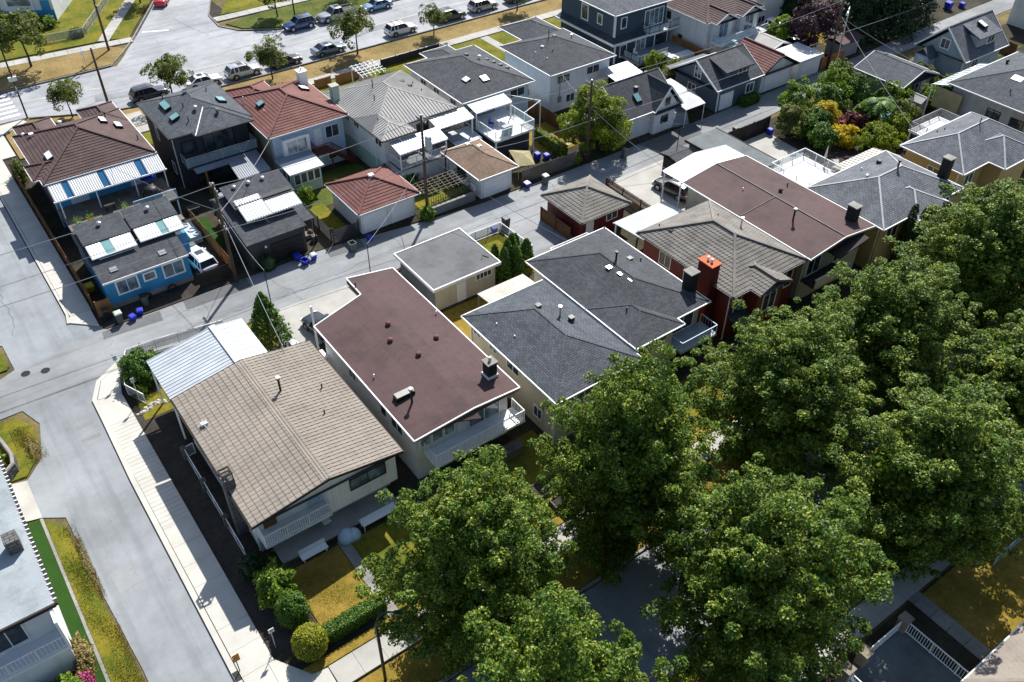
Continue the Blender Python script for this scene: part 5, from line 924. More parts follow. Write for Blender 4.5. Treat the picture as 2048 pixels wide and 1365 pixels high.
for y in (79, 80): h.win('W', y, 1.85, .7, 1.1, 1, 'white', 'glass')
h = House('garage', 'white double garage with red tiled hip roof facing the alley', 'garage', 31.6, 37.7, 67.9, 73.9, 2.55, 'offwhite'); h.roof(hip(31.2, 38.1, 67.4, 74.3, 2.55, .42, 'y'), 'tile_red', 'white', 'tile')
h.part('finial', MB().box(34.4, 34.9, 70.6, 71.1, 4.1, 4.35), 'white'); h.door('S', 33.1, .05, 2.6, 2.1, 'white', False, panels=4); h.door('S', 36.2, .05, 2.6, 2.1, 'white', False, panels=4)
# N4 pale grey ribbed roof
h = House('house', 'white and mint house with pale grey ribbed hip roof and glazed rear porch', 'house', 38.7, 48.2, 77.1, 87.9, 5.0, 'offwhite')
h.part('rear_wing', MB().box(38.72, 41.8, 75.2, 77.08, 0, 5.0), 'offwhite'); h.part('dado', MB().box(38.62, 38.69, 75.2, 87.9, 0, 1.9), 'mint'); ro = h.roof([hip(38.2, 48.7, 76.6, 88.4, 5.0, .36, 'y'), hip(38.22, 42.3, 74.6, 81, 5.01, .36, 'y')], 'rib_grey', 'wood_d', 'rib')
chimney(ro, 38.6, 85.6, 4.8, 7.0, .8, .8, 'mint', 'rib_grey', 0); vent(ro, 42.2, 83.4, 6.5, 'pipe', 1.1); vent(ro, 41.2, 81.3, 6.2, 'pipe', .7); vent(ro, 39.7, 78, 5.7, 'pipe', .3)
for x, y in ((45, 85.2), (46.2, 83.9), (46.4, 82.5)): vent(ro, x, y, 6.0, 'box')
vent(ro, 47.4, 83.6, 5.6, 'pipe', .3); vent(ro, 47.2, 81.4, 5.6, 'pipe', .3)
for y in (86.2, 83.3, 81.2): h.win('W', y, 4.2, 1.1, .7, 2)
h.win('W', 79.6, 1.2, 1.2, 1.1, 2); h.win('W', 76.4, 4.2, 1.3, .8, 2); h.door('S', 47.4, 2.6, 1.4, 2.0, 'glass_b'); h.win('S', 44.5, 3.9, 1.6, 1.1, 2)
p = thing('rear_porch', 'glazed porch with white corrugated roof and balustrade behind the pale grey roof', 'porch', (43, 74.4, 0)); corr(p, (39.0, 74.7, 4.75), (44.9, 74.7, 4.75), (44.9, 72.6, 4.3), (39.0, 72.6, 4.3), 'galv', .3, .04, frame='white'); corr(p, (44.95, 76.6, 4.9), (49.6, 76.6, 4.9), (49.6, 74.6, 4.5), (44.95, 74.6, 4.5), 'white_metal', .5, .04, frame='white'); obj('deck', MB().box(39.1, 44.8, 72.7, 75.1, 2.2, 2.4), 'greywall', p); obj('skirt', MB().box(39.2, 44.7, 73.1, 75.1, 0, 2.2), 'offwhite', p); posts(p, [(39.15, 72.75), (42, 72.75), (44.75, 72.75), (49.4, 74.7)], 2.4, 4.3, 'white', .12); railing(p, [(39.15, 75), (39.15, 72.75), (44.75, 72.75)], 2.4, 1.0, 'white', step=.15); posts(p, [(44.75, 72.75), (49.4, 74.7)], 0, 2.4, 'white', .12)
obj('east_deck', MB().box(45, 49.6, 74.7, 77, 2.2, 2.4), 'wood_g', p)
h = House('garage', 'white garage with tan shingled hip roof facing the alley', 'garage', 44.8, 48.7, 66.4, 72.6, 2.55, 'offwhite'); ro = h.roof(hip(44.3, 49.2, 65.9, 73.1, 2.55, .48, 'y'), 'sh_tan', 'white'); vent(ro, 47.4, 70.4, 3.5, 'box', mat='white'); vent(ro, 46.8, 71.8, 3.3, 'box', mat='white'); h.door('S', 46.6, .05, 3.0, 2.1, 'white', False, panels=4); h.win('W', 70, 1.5, 1.6, 1.4, 2, 'wood_g', 'glass')
c = thing('patio_cover', 'pale metal-sheet patio cover with dark panels behind the tan garage', 'awning', (48, 74, 0)); corr(c, (46.3, 73.3, 2.6), (49.7, 73.3, 2.6), (49.9, 76.2, 2.75), (46.5, 76.2, 2.75), 'galv', .25, .03, frame='white'); obj('dark_panel', MB().slab([(46.55, 74.1, 2.72), (47.9, 74.1, 2.72), (48.0, 75.9, 2.81), (46.65, 75.9, 2.81)], .03), 'greysheet', c); posts(c, [(46.4, 73.4), (49.6, 73.4)], 0, 2.55, 'white', .1)
t = thing('lattice_pergola', 'low weathered lattice pergola beside the wooden utility pole on the alley', 'pergola', (41, 68, 0))
for i in range(9): obj('slat', MB().beam((38.9 + i * .62, 67.3, 2.0), (38.9 + i * .62 + .4, 70.2, 2.05), .06, .05), 'wood_g', t)
for i in range(6): obj('slat', MB().beam((38.7, 67.5 + i * .5, 2.1), (44.4, 67.6 + i * .5, 2.1), .06, .05), 'wood_g', t)
posts(t, [(38.9, 67.4), (44, 67.4), (38.9, 70), (44, 70)], 0, 2.0, 'wood_g', .1)
for i in range(18): obj('picket', MB().beam((39 + i * .28, 67.25, .5), (39 + i * .28, 67.25, 1.7), .05), 'wood_g', t)
w = thing('garden_wall', 'low dark concrete retaining wall below the lattice pergola', 'wall', (41.5, 66.7, 0)); obj('wall', MB().box(38.9, 44.2, 66.55, 66.8, 0, .95), 'greywall', w); obj('coping', MB().box(38.85, 44.25, 66.5, 66.85, .95, 1.02), 'conc_old', w); railing(w, [(44.2, 66.7), (44.2, 68.5)], .95, .7, 'white', step=.2)
# N4 front garden
t = thing('front_pergola', 'white slatted garden pergola in front of the pale grey ribbed roof', 'pergola', (48.5, 97, 0))
for i in range(6): obj('slat', MB().beam((46.9 + i * .6, 95, 2.2), (47.3 + i * .6, 98.8, 2.3), .07, .06), 'white', t)
for i in range(5): obj('slat', MB().beam((46.8, 95.4 + i * .75, 2.35), (50.4, 95.5 + i * .75, 2.35), .07, .06), 'white', t)
posts(t, [(47, 95.2), (50.2, 95.2), (47.2, 98.6), (50.2, 98.6)], 0, 2.2, 'white', .1)
# N5
h = House('house', 'white and pale blue house with dark shingled roof and raised glass-railed deck', 'house', 50.2, 59.2, 77.5, 88.9, 5.0, 'paleblue'); h.part('west_wall', MB().box(50.13, 50.19, 77.5, 88.9, 0, 4.95), 'offwhite')
ro = h.roof([hip(49.7, 59.7, 77.0, 89.4, 5.0, .33, 'y'), hip(53.0, 57.0, 85, 91.2, 5.01, .33, 'y')], 'sh_dark', 'white'); skylight(ro, 52.3, 80.1, 5.95, .7, 1.0, (.33, 0), 'skyl_w'); skylight(ro, 54.3, 79.3, 5.85, .9, .9, (0, .33), 'skyl_w'); vent(ro, 55.4, 84.6, 6.6, 'box'); vent(ro, 54.6, 82, 6.5, 'box'); vent(ro, 56.4, 83.4, 6.5, 'dome', mat='white'); vent(ro, 53.4, 86, 6.1, 'box')
for i in range(4): vent(ro, 57.6 + i * .35, 83.6 - i * .9, 5.8 - i * .1, 'box')
for y in (85.8, 83, 79.5): h.win('W', y, 4.1, 1.1, .8, 2, pl=50.13)
h.win('S', 57.6, 4.1, 2.0, .9, 2); h.door('S', 53.2, 2.72, 2.4, 2.0, 'glass_b', False); h.win('S', 51.4, 3.8, 1.0, 1.4, 1)
d = h.part('deck', MB().box(50.3, 55.6, 71.5, 77.45, 2.45, 2.7), 'white'); railing(d, [(50.35, 76.5), (50.35, 71.55), (55.55, 71.55), (55.55, 77)], 2.7, 1.05, 'white', 'glass'); h.part('deck_wall', MB().box(50.5, 55.4, 72.2, 77.45, 0, 2.4), 'char'); posts(h.root, [(50.4, 71.6), (55.5, 71.6)], 0, 2.45, 'white', .14, 'deck_post')
corr(h.root, (50.2, 76.95, 4.95), (55.1, 76.95, 4.95), (55.1, 75.1, 4.6), (50.2, 75.1, 4.6), 'white_metal', .35, .035, 'deck_awning', 'white'); posts(h.root, [(50.3, 75.2), (55, 75.2)], 2.7, 4.55, 'white', .12); h.part('sun_wall', MB().box(50.22, 50.28, 75.2, 77.4, 2.7, 4.6), 'glass_b'); h.part('frame', MB().beam((55.55, 77, 4.6), (58.6, 74.4, 4.0), .06).beam((58.6, 74.4, 0), (58.6, 74.4, 4.0), .08).beam((58.6, 74.4, 4.0), (55.55, 73.5, 3.7), .06), 'white')
def chair(label, x, y, z, rz, mat, sc_=1.0):
    c = thing('garden_chair', label, 'chair', (x, y, z)); 
    obj('seat', MB().box(x - .25, x + .25, y - .25, y + .25, z + .4, z + .45), mat, c); obj('backrest', MB().box(x - .25, x + .25, y + .22, y + .27, z + .45, z + 1.0), mat, c); posts(c, [(x - .22, y - .22), (x + .22, y - .22), (x - .22, y + .22), (x + .22, y + .22)], z, z + .4, mat, .05, 'leg'); c.rotation_euler.z = rz; return c
chair('dark blue plastic chair on the white glass-railed deck', 51.9, 74.6, 2.7, .6, 'binblue'); t = thing('deck_table', 'white glass-topped table on the raised white deck', 'table', (53.2, 74.4, 2.7)); obj('tabletop', MB().box(52.4, 54.0, 73.9, 74.9, 3.4, 3.46), 'skyl_w', t); posts(t, [(52.5, 74), (53.9, 74), (52.5, 74.8), (53.9, 74.8)], 2.7, 3.4, 'white', .06, 'leg')
tag(obj('barbecue', MB().box(51.8, 52.9, 72.0, 72.5, 2.7, 3.4).box(51.75, 52.95, 71.95, 72.55, 3.4, 3.7), 'greysheet'), 'dark grey barbecue at the front rail of the white deck', 'barbecue')
tag(obj('canvas_cover', MB().add([(50.2, 67.2, 1.7), (52.2, 66.9, 1.4), (53.2, 69.2, 1.7), (51.2, 70.4, 1.9), (51.7, 68.4, 2.2)], [(0, 1, 4), (1, 2, 4), (2, 3, 4), (3, 0, 4), (3, 2, 1, 0)]).cyl(50.3, 67.3, 0, 1.7, .04).cyl(52.1, 67, 0, 1.4, .04).cyl(53.1, 69.1, 0, 1.7, .04).cyl(51.3, 70.2, 0, 1.9, .04), 'canvas'), 'faded beige canvas canopy on poles behind the alley board fence', 'canopy')
# N6
h = House('house', 'white stucco house with large dark hip roof beside the navy house', 'house', 62.5, 71.5, 77.4, 86.7, 5.0, 'whitesid'); ro = h.roof([hip(62.0, 72.0, 76.9, 87.2, 5.0, .35, 'y'), hip(65.5, 71.5, 85, 92.2, 5.01, .4, 'y')], 'sh_dark', 'white'); vent(ro, 66.4, 83.0, 6.5, 'pipe', 1.2); vent(ro, 67.2, 82.9, 6.6, 'box'); vent(ro, 64.8, 82.2, 6.0, 'dome', mat='white'); vent(ro, 69.5, 82.4, 6.1, 'cap', .3); vent(ro, 63.6, 82, 5.6, 'pipe', .3, 'white'); vent(ro, 63.7, 79.8, 5.6, 'pipe', .3, 'white'); vent(ro, 65, 80.4, 6.1, 'pipe', .3)
h.win('S', 64.3, 4.0, 1.9, .9, 2); h.win('S', 68.9, 4.0, 1.9, .9, 2); h.win('S', 65.5, 1.3, 1.2, .9, 2); h.win('W', 84, 1.2, .8, .8, 1); h.win('W', 82, 1.2, .8, .8, 1); h.part('meter_box', MB().box(63.6, 64.0, 77.2, 77.39, 1.2, 1.9).beam((63.8, 77.3, 1.9), (63.8, 77.3, 5), .06), 'greysheet')
corr(h.root, (69.9, 77.2, 3.7), (74.3, 77.2, 3.7), (74.3, 74.3, 3.3), (69.9, 74.3, 3.3), 'galv', .3, .04, 'patio_awning', 'white'); posts(h.root, [(70.1, 74.5), (74.1, 74.5)], 0, 3.25, 'white', .12); h.part('patio_wall', MB().box(71.52, 74.2, 77.1, 77.3, 0, 3.6), 'wood_d')
h = House('laneway_house', 'white laneway house with charcoal shingles and steep south gable beside the big green alley tree', 'house', 64.6, 72.2, 66.9, 73.4, 2.9, 'whitesid'); ro = h.roof([hip(64.1, 72.6, 66.3, 74.0, 2.9, .72, 'x', False, False), hip(68.6, 72.9, 65.9, 70.4, 2.92, 1.2, 'y', False, False)], 'sh_dark', 'white'); h.part('gable', MB().add([(68.9, 66.3, 2.9), (72.6, 66.3, 2.9), (70.75, 66.3, 5.1)], [(0, 1, 2)]), 'white'); h.part('gable', MB().add([(64.58, 73.4, 2.9), (64.58, 66.9, 2.9), (64.58, 70.15, 5.2)], [(0, 1, 2)]), 'white'); h.part('south_bay', MB().box(68.9, 72.15, 66.28, 66.88, 0, 2.9), 'whitesid'); h.win('S', 70.75, 3.7, .9, 1.0, 1, pl=66.28); h.win('S', 70.5, 1.6, 1.3, 1.1, 1, pl=66.28, t=.13); h.part('band', MB().slab([(68.7, 65.9, 2.75), (72.8, 65.9, 2.75), (72.8, 66.3, 2.9), (68.7, 66.3, 2.9)], .12), 'sh_dark'); skylight(ro, 67.5, 67.9, 4.25, .8, .9, (0, .72)); vent(ro, 68.1, 68.9, 5.0, 'box'); vent(ro, 71.9, 72, 4.4, 'box'); vent(ro, 72.1, 71.5, 4.8, 'box')
c = thing('tent_canopy', 'bright white tent canopy between the two laneway houses', 'canopy', (75, 69, 0)); obj('canopy', MB().add([(73.0, 65.3, 2.3), (76.2, 65.3, 2.3), (74.6, 66.8, 3.0), (73.4, 68.2, 2.5), (77.0, 68.4, 2.5)], [(0, 1, 2), (0, 2, 3), (1, 4, 2), (3, 2, 4)]).add([(73.4, 68.3, 2.5), (76.9, 68.5, 2.5), (75.2, 70.3, 3.2), (73.8, 72.3, 2.5), (77.2, 72.3, 2.5)], [(0, 1, 2), (0, 2, 3), (1, 4, 2), (3, 2, 4)]), 'white_metal', c); posts(c, [(73.1, 65.4), (76.1, 65.4), (73.9, 72.2), (77.1, 72.2)], 0, 2.3, 'white', .06)
tag(obj('covered_boat', MB().add([(72.0, 66.2, 0.02), (74.2, 65.6, 0.02), (74.6, 69.2, 0.02), (72.2, 69.2, 0.02), (72.6, 66.4, 1.6), (74.0, 66.0, 1.5), (74.2, 68.8, 1.9), (72.7, 68.9, 1.9)], [(3, 2, 1, 0), (4, 5, 6, 7), (0, 1, 5, 4), (1, 2, 6, 5), (2, 3, 7, 6), (3, 0, 4, 7)]), 'greysheet'), 'large object under a grey cover beside the white laneway house', 'cover')
# N7 navy house
h = House('house', 'navy blue two-storey house with white trim and two decks', 'house', 78.5, 87.6, 84.4, 95.5, 6.3, 'navy'); h.part('ground_floor', MB().box(78.1, 88.0, 83.7, 84.38, 0, 2.9), 'navy'); ro = h.roof(hip(77.9, 88.2, 83.8, 96.1, 6.3, .45, 'y'), 'sh_grey', 'white'); h.part('skirt_roof', MB().slab([(77.7, 83.3, 2.9), (83.4, 83.3, 2.9), (83.4, 84.4, 3.3), (77.7, 84.4, 3.3)], .16).slab([(77.5, 83.3, 2.9), (78.5, 84.4, 3.3), (78.5, 95.5, 3.3), (77.5, 95.5, 2.9)], .16), 'sh_dark')
h.part('white_band', MB().box(77.45, 83.5, 83.2, 83.3, 2.6, 2.9).box(77.4, 77.5, 83.2, 95.5, 2.6, 2.9), 'white'); h.part('corner_board', MB().box(78.4, 78.6, 84.3, 84.4, 3.2, 6.3).box(78.02, 78.22, 83.6, 83.7, 0, 2.6), 'white'); h.win('W', 90.5, 4.8, 1.2, 1.9, 1, t=.14); h.win('W', 87.4, 4.8, .8, 1.2, 1, t=.12); h.win('S', 80, 4.9, .8, 1.3, 1, t=.12); h.win('S', 85.4, 4.5, 3.2, 2.1, 4, t=.12, gl='glass_b'); h.win('S', 79.6, 1.5, 1.0, 1.4, 1, pl=83.7, t=.13); h.win('S', 82.7, 1.5, 1.6, 2.0, 2, pl=83.7, t=.13, gl='curtain'); h.win('S', 86.4, 1.6, 2.2, 1.7, 1, pl=83.7, t=.15)
d = h.part('upper_deck', MB().box(83.4, 89.0, 82.9, 84.35, 2.75, 3.0), 'white'); railing(d, [(83.45, 84.3), (83.45, 82.95), (88.95, 82.95)], 3.0, 1.05, 'black', 'glass'); d = h.part('lower_deck', MB().box(79.4, 88.2, 80.2, 83.65, .6, .85), 'greysheet'); railing(d, [(79.5, 83.4), (79.5, 80.3), (84.6, 80.3)], .85, 1.0, 'black', 'glass')
chair('white plastic chair on the lower deck of the navy house', 80.9, 82.6, .85, .4, 'white'); tag(obj('planter_box', MB().box(84.2, 88, 78.6, 80.0, .05, .9), 'white'), 'long white raised planter box below the navy house deck', 'planter')
h = House('laneway_house', 'slate blue laneway house with white-trimmed gable, shed dormer and garage door', 'house', 79.0, 86.0, 66.0, 73.2, 2.9, 'bluegrey'); ro = h.roof(hip(78.3, 86.4, 65.6, 73.6, 2.9, .62, 'x', False, False), 'sh_dark', 'white'); h.part('gable', MB().add([(78.98, 73.2, 2.9), (78.98, 66.0, 2.9), (78.98, 69.6, 5.1)], [(0, 1, 2)]), 'bluegrey'); h.part('belly_band', MB().box(78.9, 78.97, 66, 73.2, 2.7, 2.9), 'white'); h.part('corner_board', MB().box(78.93, 79.13, 65.93, 65.99, 0, 2.8), 'white'); h.part('dormer', MB().box(80.6, 84.6, 66.6, 69.4, 3.0, 4.6), 'bluegrey'); h.part('dormer_roof', MB().slab([(80.2, 66.2, 4.6), (85.0, 66.2, 4.6), (85.0, 69.7, 5.5), (80.2, 69.7, 5.5)], .15), 'sh_dark'); h.win('S', 83.4, 3.95, 1.3, .8, 2, pl=66.6); h.win('W', 69.6, 3.8, 1.0, 1.3, 2, pl=78.98); h.win('W', 70.3, 1.5, 1.2, 1.2, 2); h.door('S', 80.6, .05, 2.3, 2.05, 'white', False, panels=4); h.win('S', 84.6, 1.7, 1.2, 1.1, 2, t=.13); h.part('side_roof', MB().slab([(79, 73.2, 2.8), (85.8, 73.2, 2.8), (85.8, 75.2, 2.5), (79, 75.2, 2.5)], .12), 'roll_grey')
h = House('garage', 'white garage with steep red tiled gable beside the slate blue laneway house', 'garage', 87.0, 92.8, 66.3, 71.8, 2.6, 'offwhite'); h.roof(hip(86.5, 93.2, 65.8, 72.3, 2.6, .55, 'y', False, False), 'tile_red', 'wood_d', 'tile'); h.part('gable', MB().add([(87, 66.28, 2.6), (92.8, 66.28, 2.6), (89.9, 66.28, 4.2)], [(0, 1, 2)]), 'offwhite'); h.door('S', 89.9, .05, 4.4, 2.15, 'white', False, panels=4)
h = House('garage', 'flat white-roofed garage with white door beneath the purple tree', 'garage', 93.9, 98.2, 66.2, 70.2, 2.5, 'offwhite'); h.part('roof', MB().box(93.7, 98.4, 66.0, 70.4, 2.5, 2.62), 'white_metal'); h.door('S', 96.1, .05, 3.2, 2.05, 'white', False, panels=2)
h = House('garden_shed', 'small shed with pale ridged roof behind the red tiled garage', 'shed', 94.5, 97.6, 71.3, 74.4, 2.2, 'offwhite'); h.roof(hip(94.2, 97.9, 70.9, 74.8, 2.2, .35, 'y', False, False), 'rib_grey', 'white', 'plain')
# N8, N9
h = House('house', 'white house with brown tiled roof, twin rear gables and blue glass balcony', 'house', 88.9, 98.6, 77.9, 88, 4.9, 'offwhite'); ro = h.roof([hip(88.4, 99.1, 77.6, 88.5, 4.9, .42, 'y'), hip(89.2, 93.3, 76.6, 82, 4.92, .5, 'y', False, True), hip(94.1, 98.2, 76.6, 82, 4.92, .5, 'y', False, True)], 'tile_brown', 'white', 'tile')
for x in (91.25, 96.15): h.part('gable_wall', MB().box(x - 1.7, x + 1.7, 77.2, 77.88, 0, 4.9).add([(x - 1.7, 77.18, 4.9), (x + 1.7, 77.18, 4.9), (x, 77.18, 5.7)], [(0, 1, 2)]), 'offwhite'); h.win('S', x, 3.7, 1.6, 1.9, 2, pl=77.2, gl='glass_b')
d = h.part('balcony', MB().box(89.2, 98.2, 75.4, 77.15, 2.4, 2.6), 'white'); railing(d, [(89.25, 77), (89.25, 75.45), (98.1, 75.45)], 2.6, 1.0, 'paleblue', 'glass'); h.win('W', 85, 3.8, .9, 1.1, 1); h.win('W', 82.5, 1.4, .9, 1.1, 1); h.part('patio_sheet', MB().slab([(90, 73.6, 2.4), (95, 74.8, 2.4), (95, 75.4, 2.5), (90, 75.4, 2.5)], .06), 'mint')
h = House('house', 'white house with brown tiled hip roof at the top edge behind the white van', 'house', 101.4, 108.4, 80.6, 90, 5.2, 'whitesid'); h.roof(hip(100.9, 108.9, 80.1, 90.5, 5.2, .4, 'y'), 'tile_brown', 'white', 'tile'); h.win('S', 105.6, 4.2, 1.6, .9, 2); h.win('S', 103, 1.4, 1.3, .9, 2); h.door('S', 107, .05, .9, 2)
h = House('garden_shed', 'brown-roofed shed at the end of the cedar fence by the alley', 'shed', 103.7, 107.4, 67.2, 69.6, 2.1, 'grey_st'); h.roof(hip(103.3, 107.9, 66.8, 70.0, 2.1, .18, 'x', False, False), 'roll_brown', 'wood_d', 'plain')
# far top-left house (turned street grid)
h = House('house', 'pale house with blue base at the top left corner', 'house', -9, 0, 0, 12, 6.2, 'whitesid'); h.part('blue_base', MB().box(-9, -.02, -.06, -.005, 0, 1.6), 'blue'); h.part('frame', MB().box(-6.5, -2.6, -.12, -.06, 1.6, 4.2), 'white'); h.win('S', -4.5, 3.1, 3.2, 1.6, 1, 'white', 'curtain', pl=-.12); h.door('S', -7.8, .3, 1.0, 2.2, 'greywall', pl=-.06); h.part('blue_panel', MB().box(-1.6, -.4, -.1, -.06, 1.6, 3.0), 'blue'); h.roof(hip(-9.6, .6, -.6, 12.6, 6.2, .4, 'y'), 'sh_grey', 'white')
h.root.location = (22.5 + (-4.5) * .86 + 6 * .51, 141.8 + 4.5 * .51 + 6 * .86, 0); h.root.rotation_euler.z = -math.radians(30.5)

# ------------------------------------------------------------------ vegetation
def quads(name, P, U, V, mat, par, base, kind=None):
    """P centres, U and V half axes: one quad each"""
    n = len(P); co = np.empty((n, 4, 3)); co[:, 0] = P - U; co[:, 1] = P + V * .9 - U * .1; co[:, 2] = P + U; co[:, 3] = P - V * .9 - U * .1
    co = (co - np.array(base)).reshape(-1, 3)
    me = bpy.data.meshes.new(name); me.vertices.add(n * 4); me.vertices.foreach_set('co', co.ravel()); me.loops.add(n * 4); me.loops.foreach_set('vertex_index', np.arange(n * 4, dtype=np.int32))
    me.polygons.add(n); me.polygons.foreach_set('loop_start', np.arange(0, n * 4, 4, dtype=np.int32)); me.update(); me.validate()
    me.materials.append(K[mat]); o = bpy.data.objects.new(name, me); col.objects.link(o); o.parent = par; BASE[o] = Vector(base); return tag(o, kind=kind)
def unit(a): return a / np.maximum(np.linalg.norm(a, axis=1, keepdims=True), 1e-6)
def leafset(P, N, ls, rng, aspect=.62):
    r = unit(rng.normal(size=P.shape)); U = unit(np.cross(N, r)); V = np.cross(N, U); s = (ls * rng.uniform(.7, 1.25, len(P)))[:, None]
    return U * s, V * s * aspect
def clumps(cen, rad, per, rng, ls, mid, mat, par, base, name='crown', upw=.5, outw=.6, rnd=.75):
    n = len(cen) * per; ci = np.repeat(np.arange(len(cen)), per); d = unit(rng.normal(size=(n, 3))); out = unit(cen - mid)[ci]
    d = unit(d + out * .55 + np.array([0, 0, .25])); P = cen[ci] + d * (rad[ci] * rng.uniform(.45, 1.0, n) ** .6)[:, None] * np.array([1, 1, .85])
    N = unit(d * .35 + out * outw + np.array([0, 0, upw]) + rng.normal(size=(n, 3)) * rnd); U, V = leafset(P, N, ls, rng); return quads(name, P, U, V, mat, par, base)
def make_tree(name, label, cat, seed, r, rz, zc, ncl, per, ls, mat, group=None, trunk_r=.28, crad=(.8, 1.3), fill=.55, limbs=9, taper=.25, rag=.13):
    rng = np.random.default_rng(seed); t = thing(name, label, cat, (0, 0, 0), group); m = MB(); top = zc + rz * .35
    m.tube([(0, 0, -.1), (.05, .03, zc * .3), (-.05, .06, zc * .7), (.05, 0, top)], trunk_r, 9, trunk_r * .3)
    for i in range(limbs):
        a = i * 2.4 + rng.uniform(0, .6); z0 = zc - rz * .75 + (rz * .9) * i / limbs; z0 = max(z0, .8); L_ = r * rng.uniform(.55, .85)
        m.tube([(0, 0, z0), (math.cos(a) * L_ * .5, math.sin(a) * L_ * .5, z0 + rz * .18), (math.cos(a) * L_, math.sin(a) * L_, z0 + rz * .42)], trunk_r * .4, 6, trunk_r * .1)
    obj('trunk', m, 'bark', t, smooth=True, uv=False)
    d = unit(rng.normal(size=(ncl, 3))); ph = rng.uniform(0, 6.28, 6)
    az = np.arctan2(d[:, 1], d[:, 0]); lob = 1 + rag * .8 * np.sin(3 * az + ph[0] + 2 * d[:, 2]) + rag * .7 * np.sin(5 * az + 4 * d[:, 2] + ph[1]) + rag * .7 * np.sin(7 * d[:, 2] + 2 * az + ph[2]) - rag * .5
    rf = rng.uniform(fill, 1.0, ncl) ** .7 * lob * .88; w = 1.04 - taper * np.clip(d[:, 2], 0, 1)
    cen = np.stack([d[:, 0] * r * rf * w, d[:, 1] * r * rf * w, zc + d[:, 2] * rz * rf], 1); rad = rng.uniform(*crad, ncl); mid = np.array([0, 0, zc - rz * .2])
    clumps(cen, rad, per, rng, ls, mid, mat, t, (0, 0, 0)); return t
def place(t, x, y, rz=0, s=(1, 1, 1), z=0): t.location = (x, y, z); t.rotation_euler.z = rz; t.scale = s; return t
# big lindens along the shady street: boughs carrying small upright sprays of leaves
def make_linden(seed, label):
    rng = np.random.default_rng(seed); t = thing('linden_tree', label, 'tree', (0, 0, 0), 'lindens along the shady street'); m = MB(); r, rz, zc = 5.2, 7.2, 7.0
    m.tube([(0, 0, -.1), (.06, .03, 2.2), (-.06, .08, 5.5), (.05, 0, 11)], .3, 9, .08); nb = 95
    d = unit(rng.normal(size=(nb * 3, 3))); keep = []
    for v in d:                                           # spread boughs evenly
        if all(np.dot(v, k) < .955 for k in keep): keep.append(v)
    d = np.array(keep); nb = len(d); az = np.arctan2(d[:, 1], d[:, 0]); ph = rng.uniform(0, 6.28, 4)
    lob = 1 + .12 * np.sin(3 * az + ph[0] + 2 * d[:, 2]) + .10 * np.sin(5 * az + 4 * d[:, 2] + ph[1]) + rng.uniform(-.13, .13, nb); w = 1.05 - .30 * np.clip(d[:, 2], 0, 1) ** 1.5
    tip = np.stack([d[:, 0] * r * lob * w, d[:, 1] * r * lob * w, zc + d[:, 2] * rz * (.93 + .5 * (lob - 1))], 1); tip[:, 2] = np.maximum(tip[:, 2], 1.0)
    root = np.stack([tip[:, 0] * .12, tip[:, 1] * .12, np.clip(tip[:, 2] * .72 - 1.2, 1.6, 10)], 1)
    for i in range(0, nb, 2): mid = root[i] * .45 + tip[i] * .55 - np.array([0, 0, .3]); m.tube([root[i], mid, tip[i] * .96 + root[i] * .04], .085, 5, .02)
    obj('trunk', m, 'bark', t, smooth=True, uv=False)
    C_, RR = [], []
    for i in range(nb):
        k = 17; f = rng.uniform(.45, 1.02, k) ** .8; p = root[i] + (tip[i] - root[i]) * f[:, None] + rng.normal(size=(k, 3)) * np.array([.55, .55, .45]) * (.5 + .5 * f[:, None]); C_.append(p); RR.append(rng.uniform(.28, .6, k))
    C_ = np.concatenate(C_); RR = np.concatenate(RR); per = 104; n = len(C_) * per; ci = np.repeat(np.arange(len(C_)), per)
    v = unit(rng.normal(size=(n, 3))); v[:, 2] = np.abs(v[:, 2]) * 1.15 - .25; P = C_[ci] + v * (RR[ci] * rng.uniform(.3, 1, n) ** .5)[:, None]; P[:, 2] = np.maximum(P[:, 2], .5 + .4 * rng.uniform(0, 1, n))
    N = unit(v * .5 + np.array([0, 0, .75]) + rng.normal(size=(n, 3)) * .55); U, V = leafset(P, N, .085, rng, .7)
    ni = 9000; di = unit(rng.normal(size=(ni, 3))); ri = rng.uniform(.25, .78, ni)[:, None] ** .6; Pi = di * ri * np.array([r * .8, r * .8, rz * .86]) + np.array([0, 0, zc]); Pi[:, 2] = np.maximum(Pi[:, 2], 1.6)
    Ni = unit(di + rng.normal(size=(ni, 3)) * .8); Ui, Vi = leafset(Pi, Ni, .2, rng, .7)
    quads('crown', np.concatenate([P, Pi]), np.concatenate([U, Ui]), np.concatenate([V, Vi]), 'leaf_linden', t, (0, 0, 0)); return t
prot = [make_linden(11 + 3 * i, 'x') for i in range(4)]
LT = [(16.1, 25.3, 9.5, 5.2, 5.0, 'broad linden crown beside the beige tiled house and the hooked street lamp'), (27.6, 25.4, 9.3, 5.2, 7.0, 'tall linden overlapping the corner of the charcoal hip roof'),
      (13.5, 14.9, 10.3, 5.0, 6.8, 'linden cut off by the bottom edge, in front of the hooked lamp'), (28.6, 14.7, 8.0, 5.7, 6.9, 'large linden at the bottom beside the dappled road'),
      (41.6, 24.6, 6.8, 5.7, 6.3, 'linden in front of the dark red house with orange chimney'), (53.2, 24.6, 6.5, 5.6, 6.2, 'linden in front of the maroon-brown roof'),
      (44.0, 14.2, 6.8, 5.8, 6.3, 'right-hand linden above the golden lawn corner'), (66.6, 25.0, 7.5, 6.3, 6.5, 'big linden beside the dark columnar cypresses at the right edge'), (56.6, 14.6, 6.5, 5.7, 5.8, 'linden cut by the right edge below the cypresses')]
for i, (x, y, zc, r, rz, lb) in enumerate(LT):
    t = prot[i] if i < 4 else copy_tree(prot[i % 4]); place(t, x, y, i * 1.37, (r / 5.35, r / 5.35, (zc + rz) / 14.2)); t['label'] = lb + ''
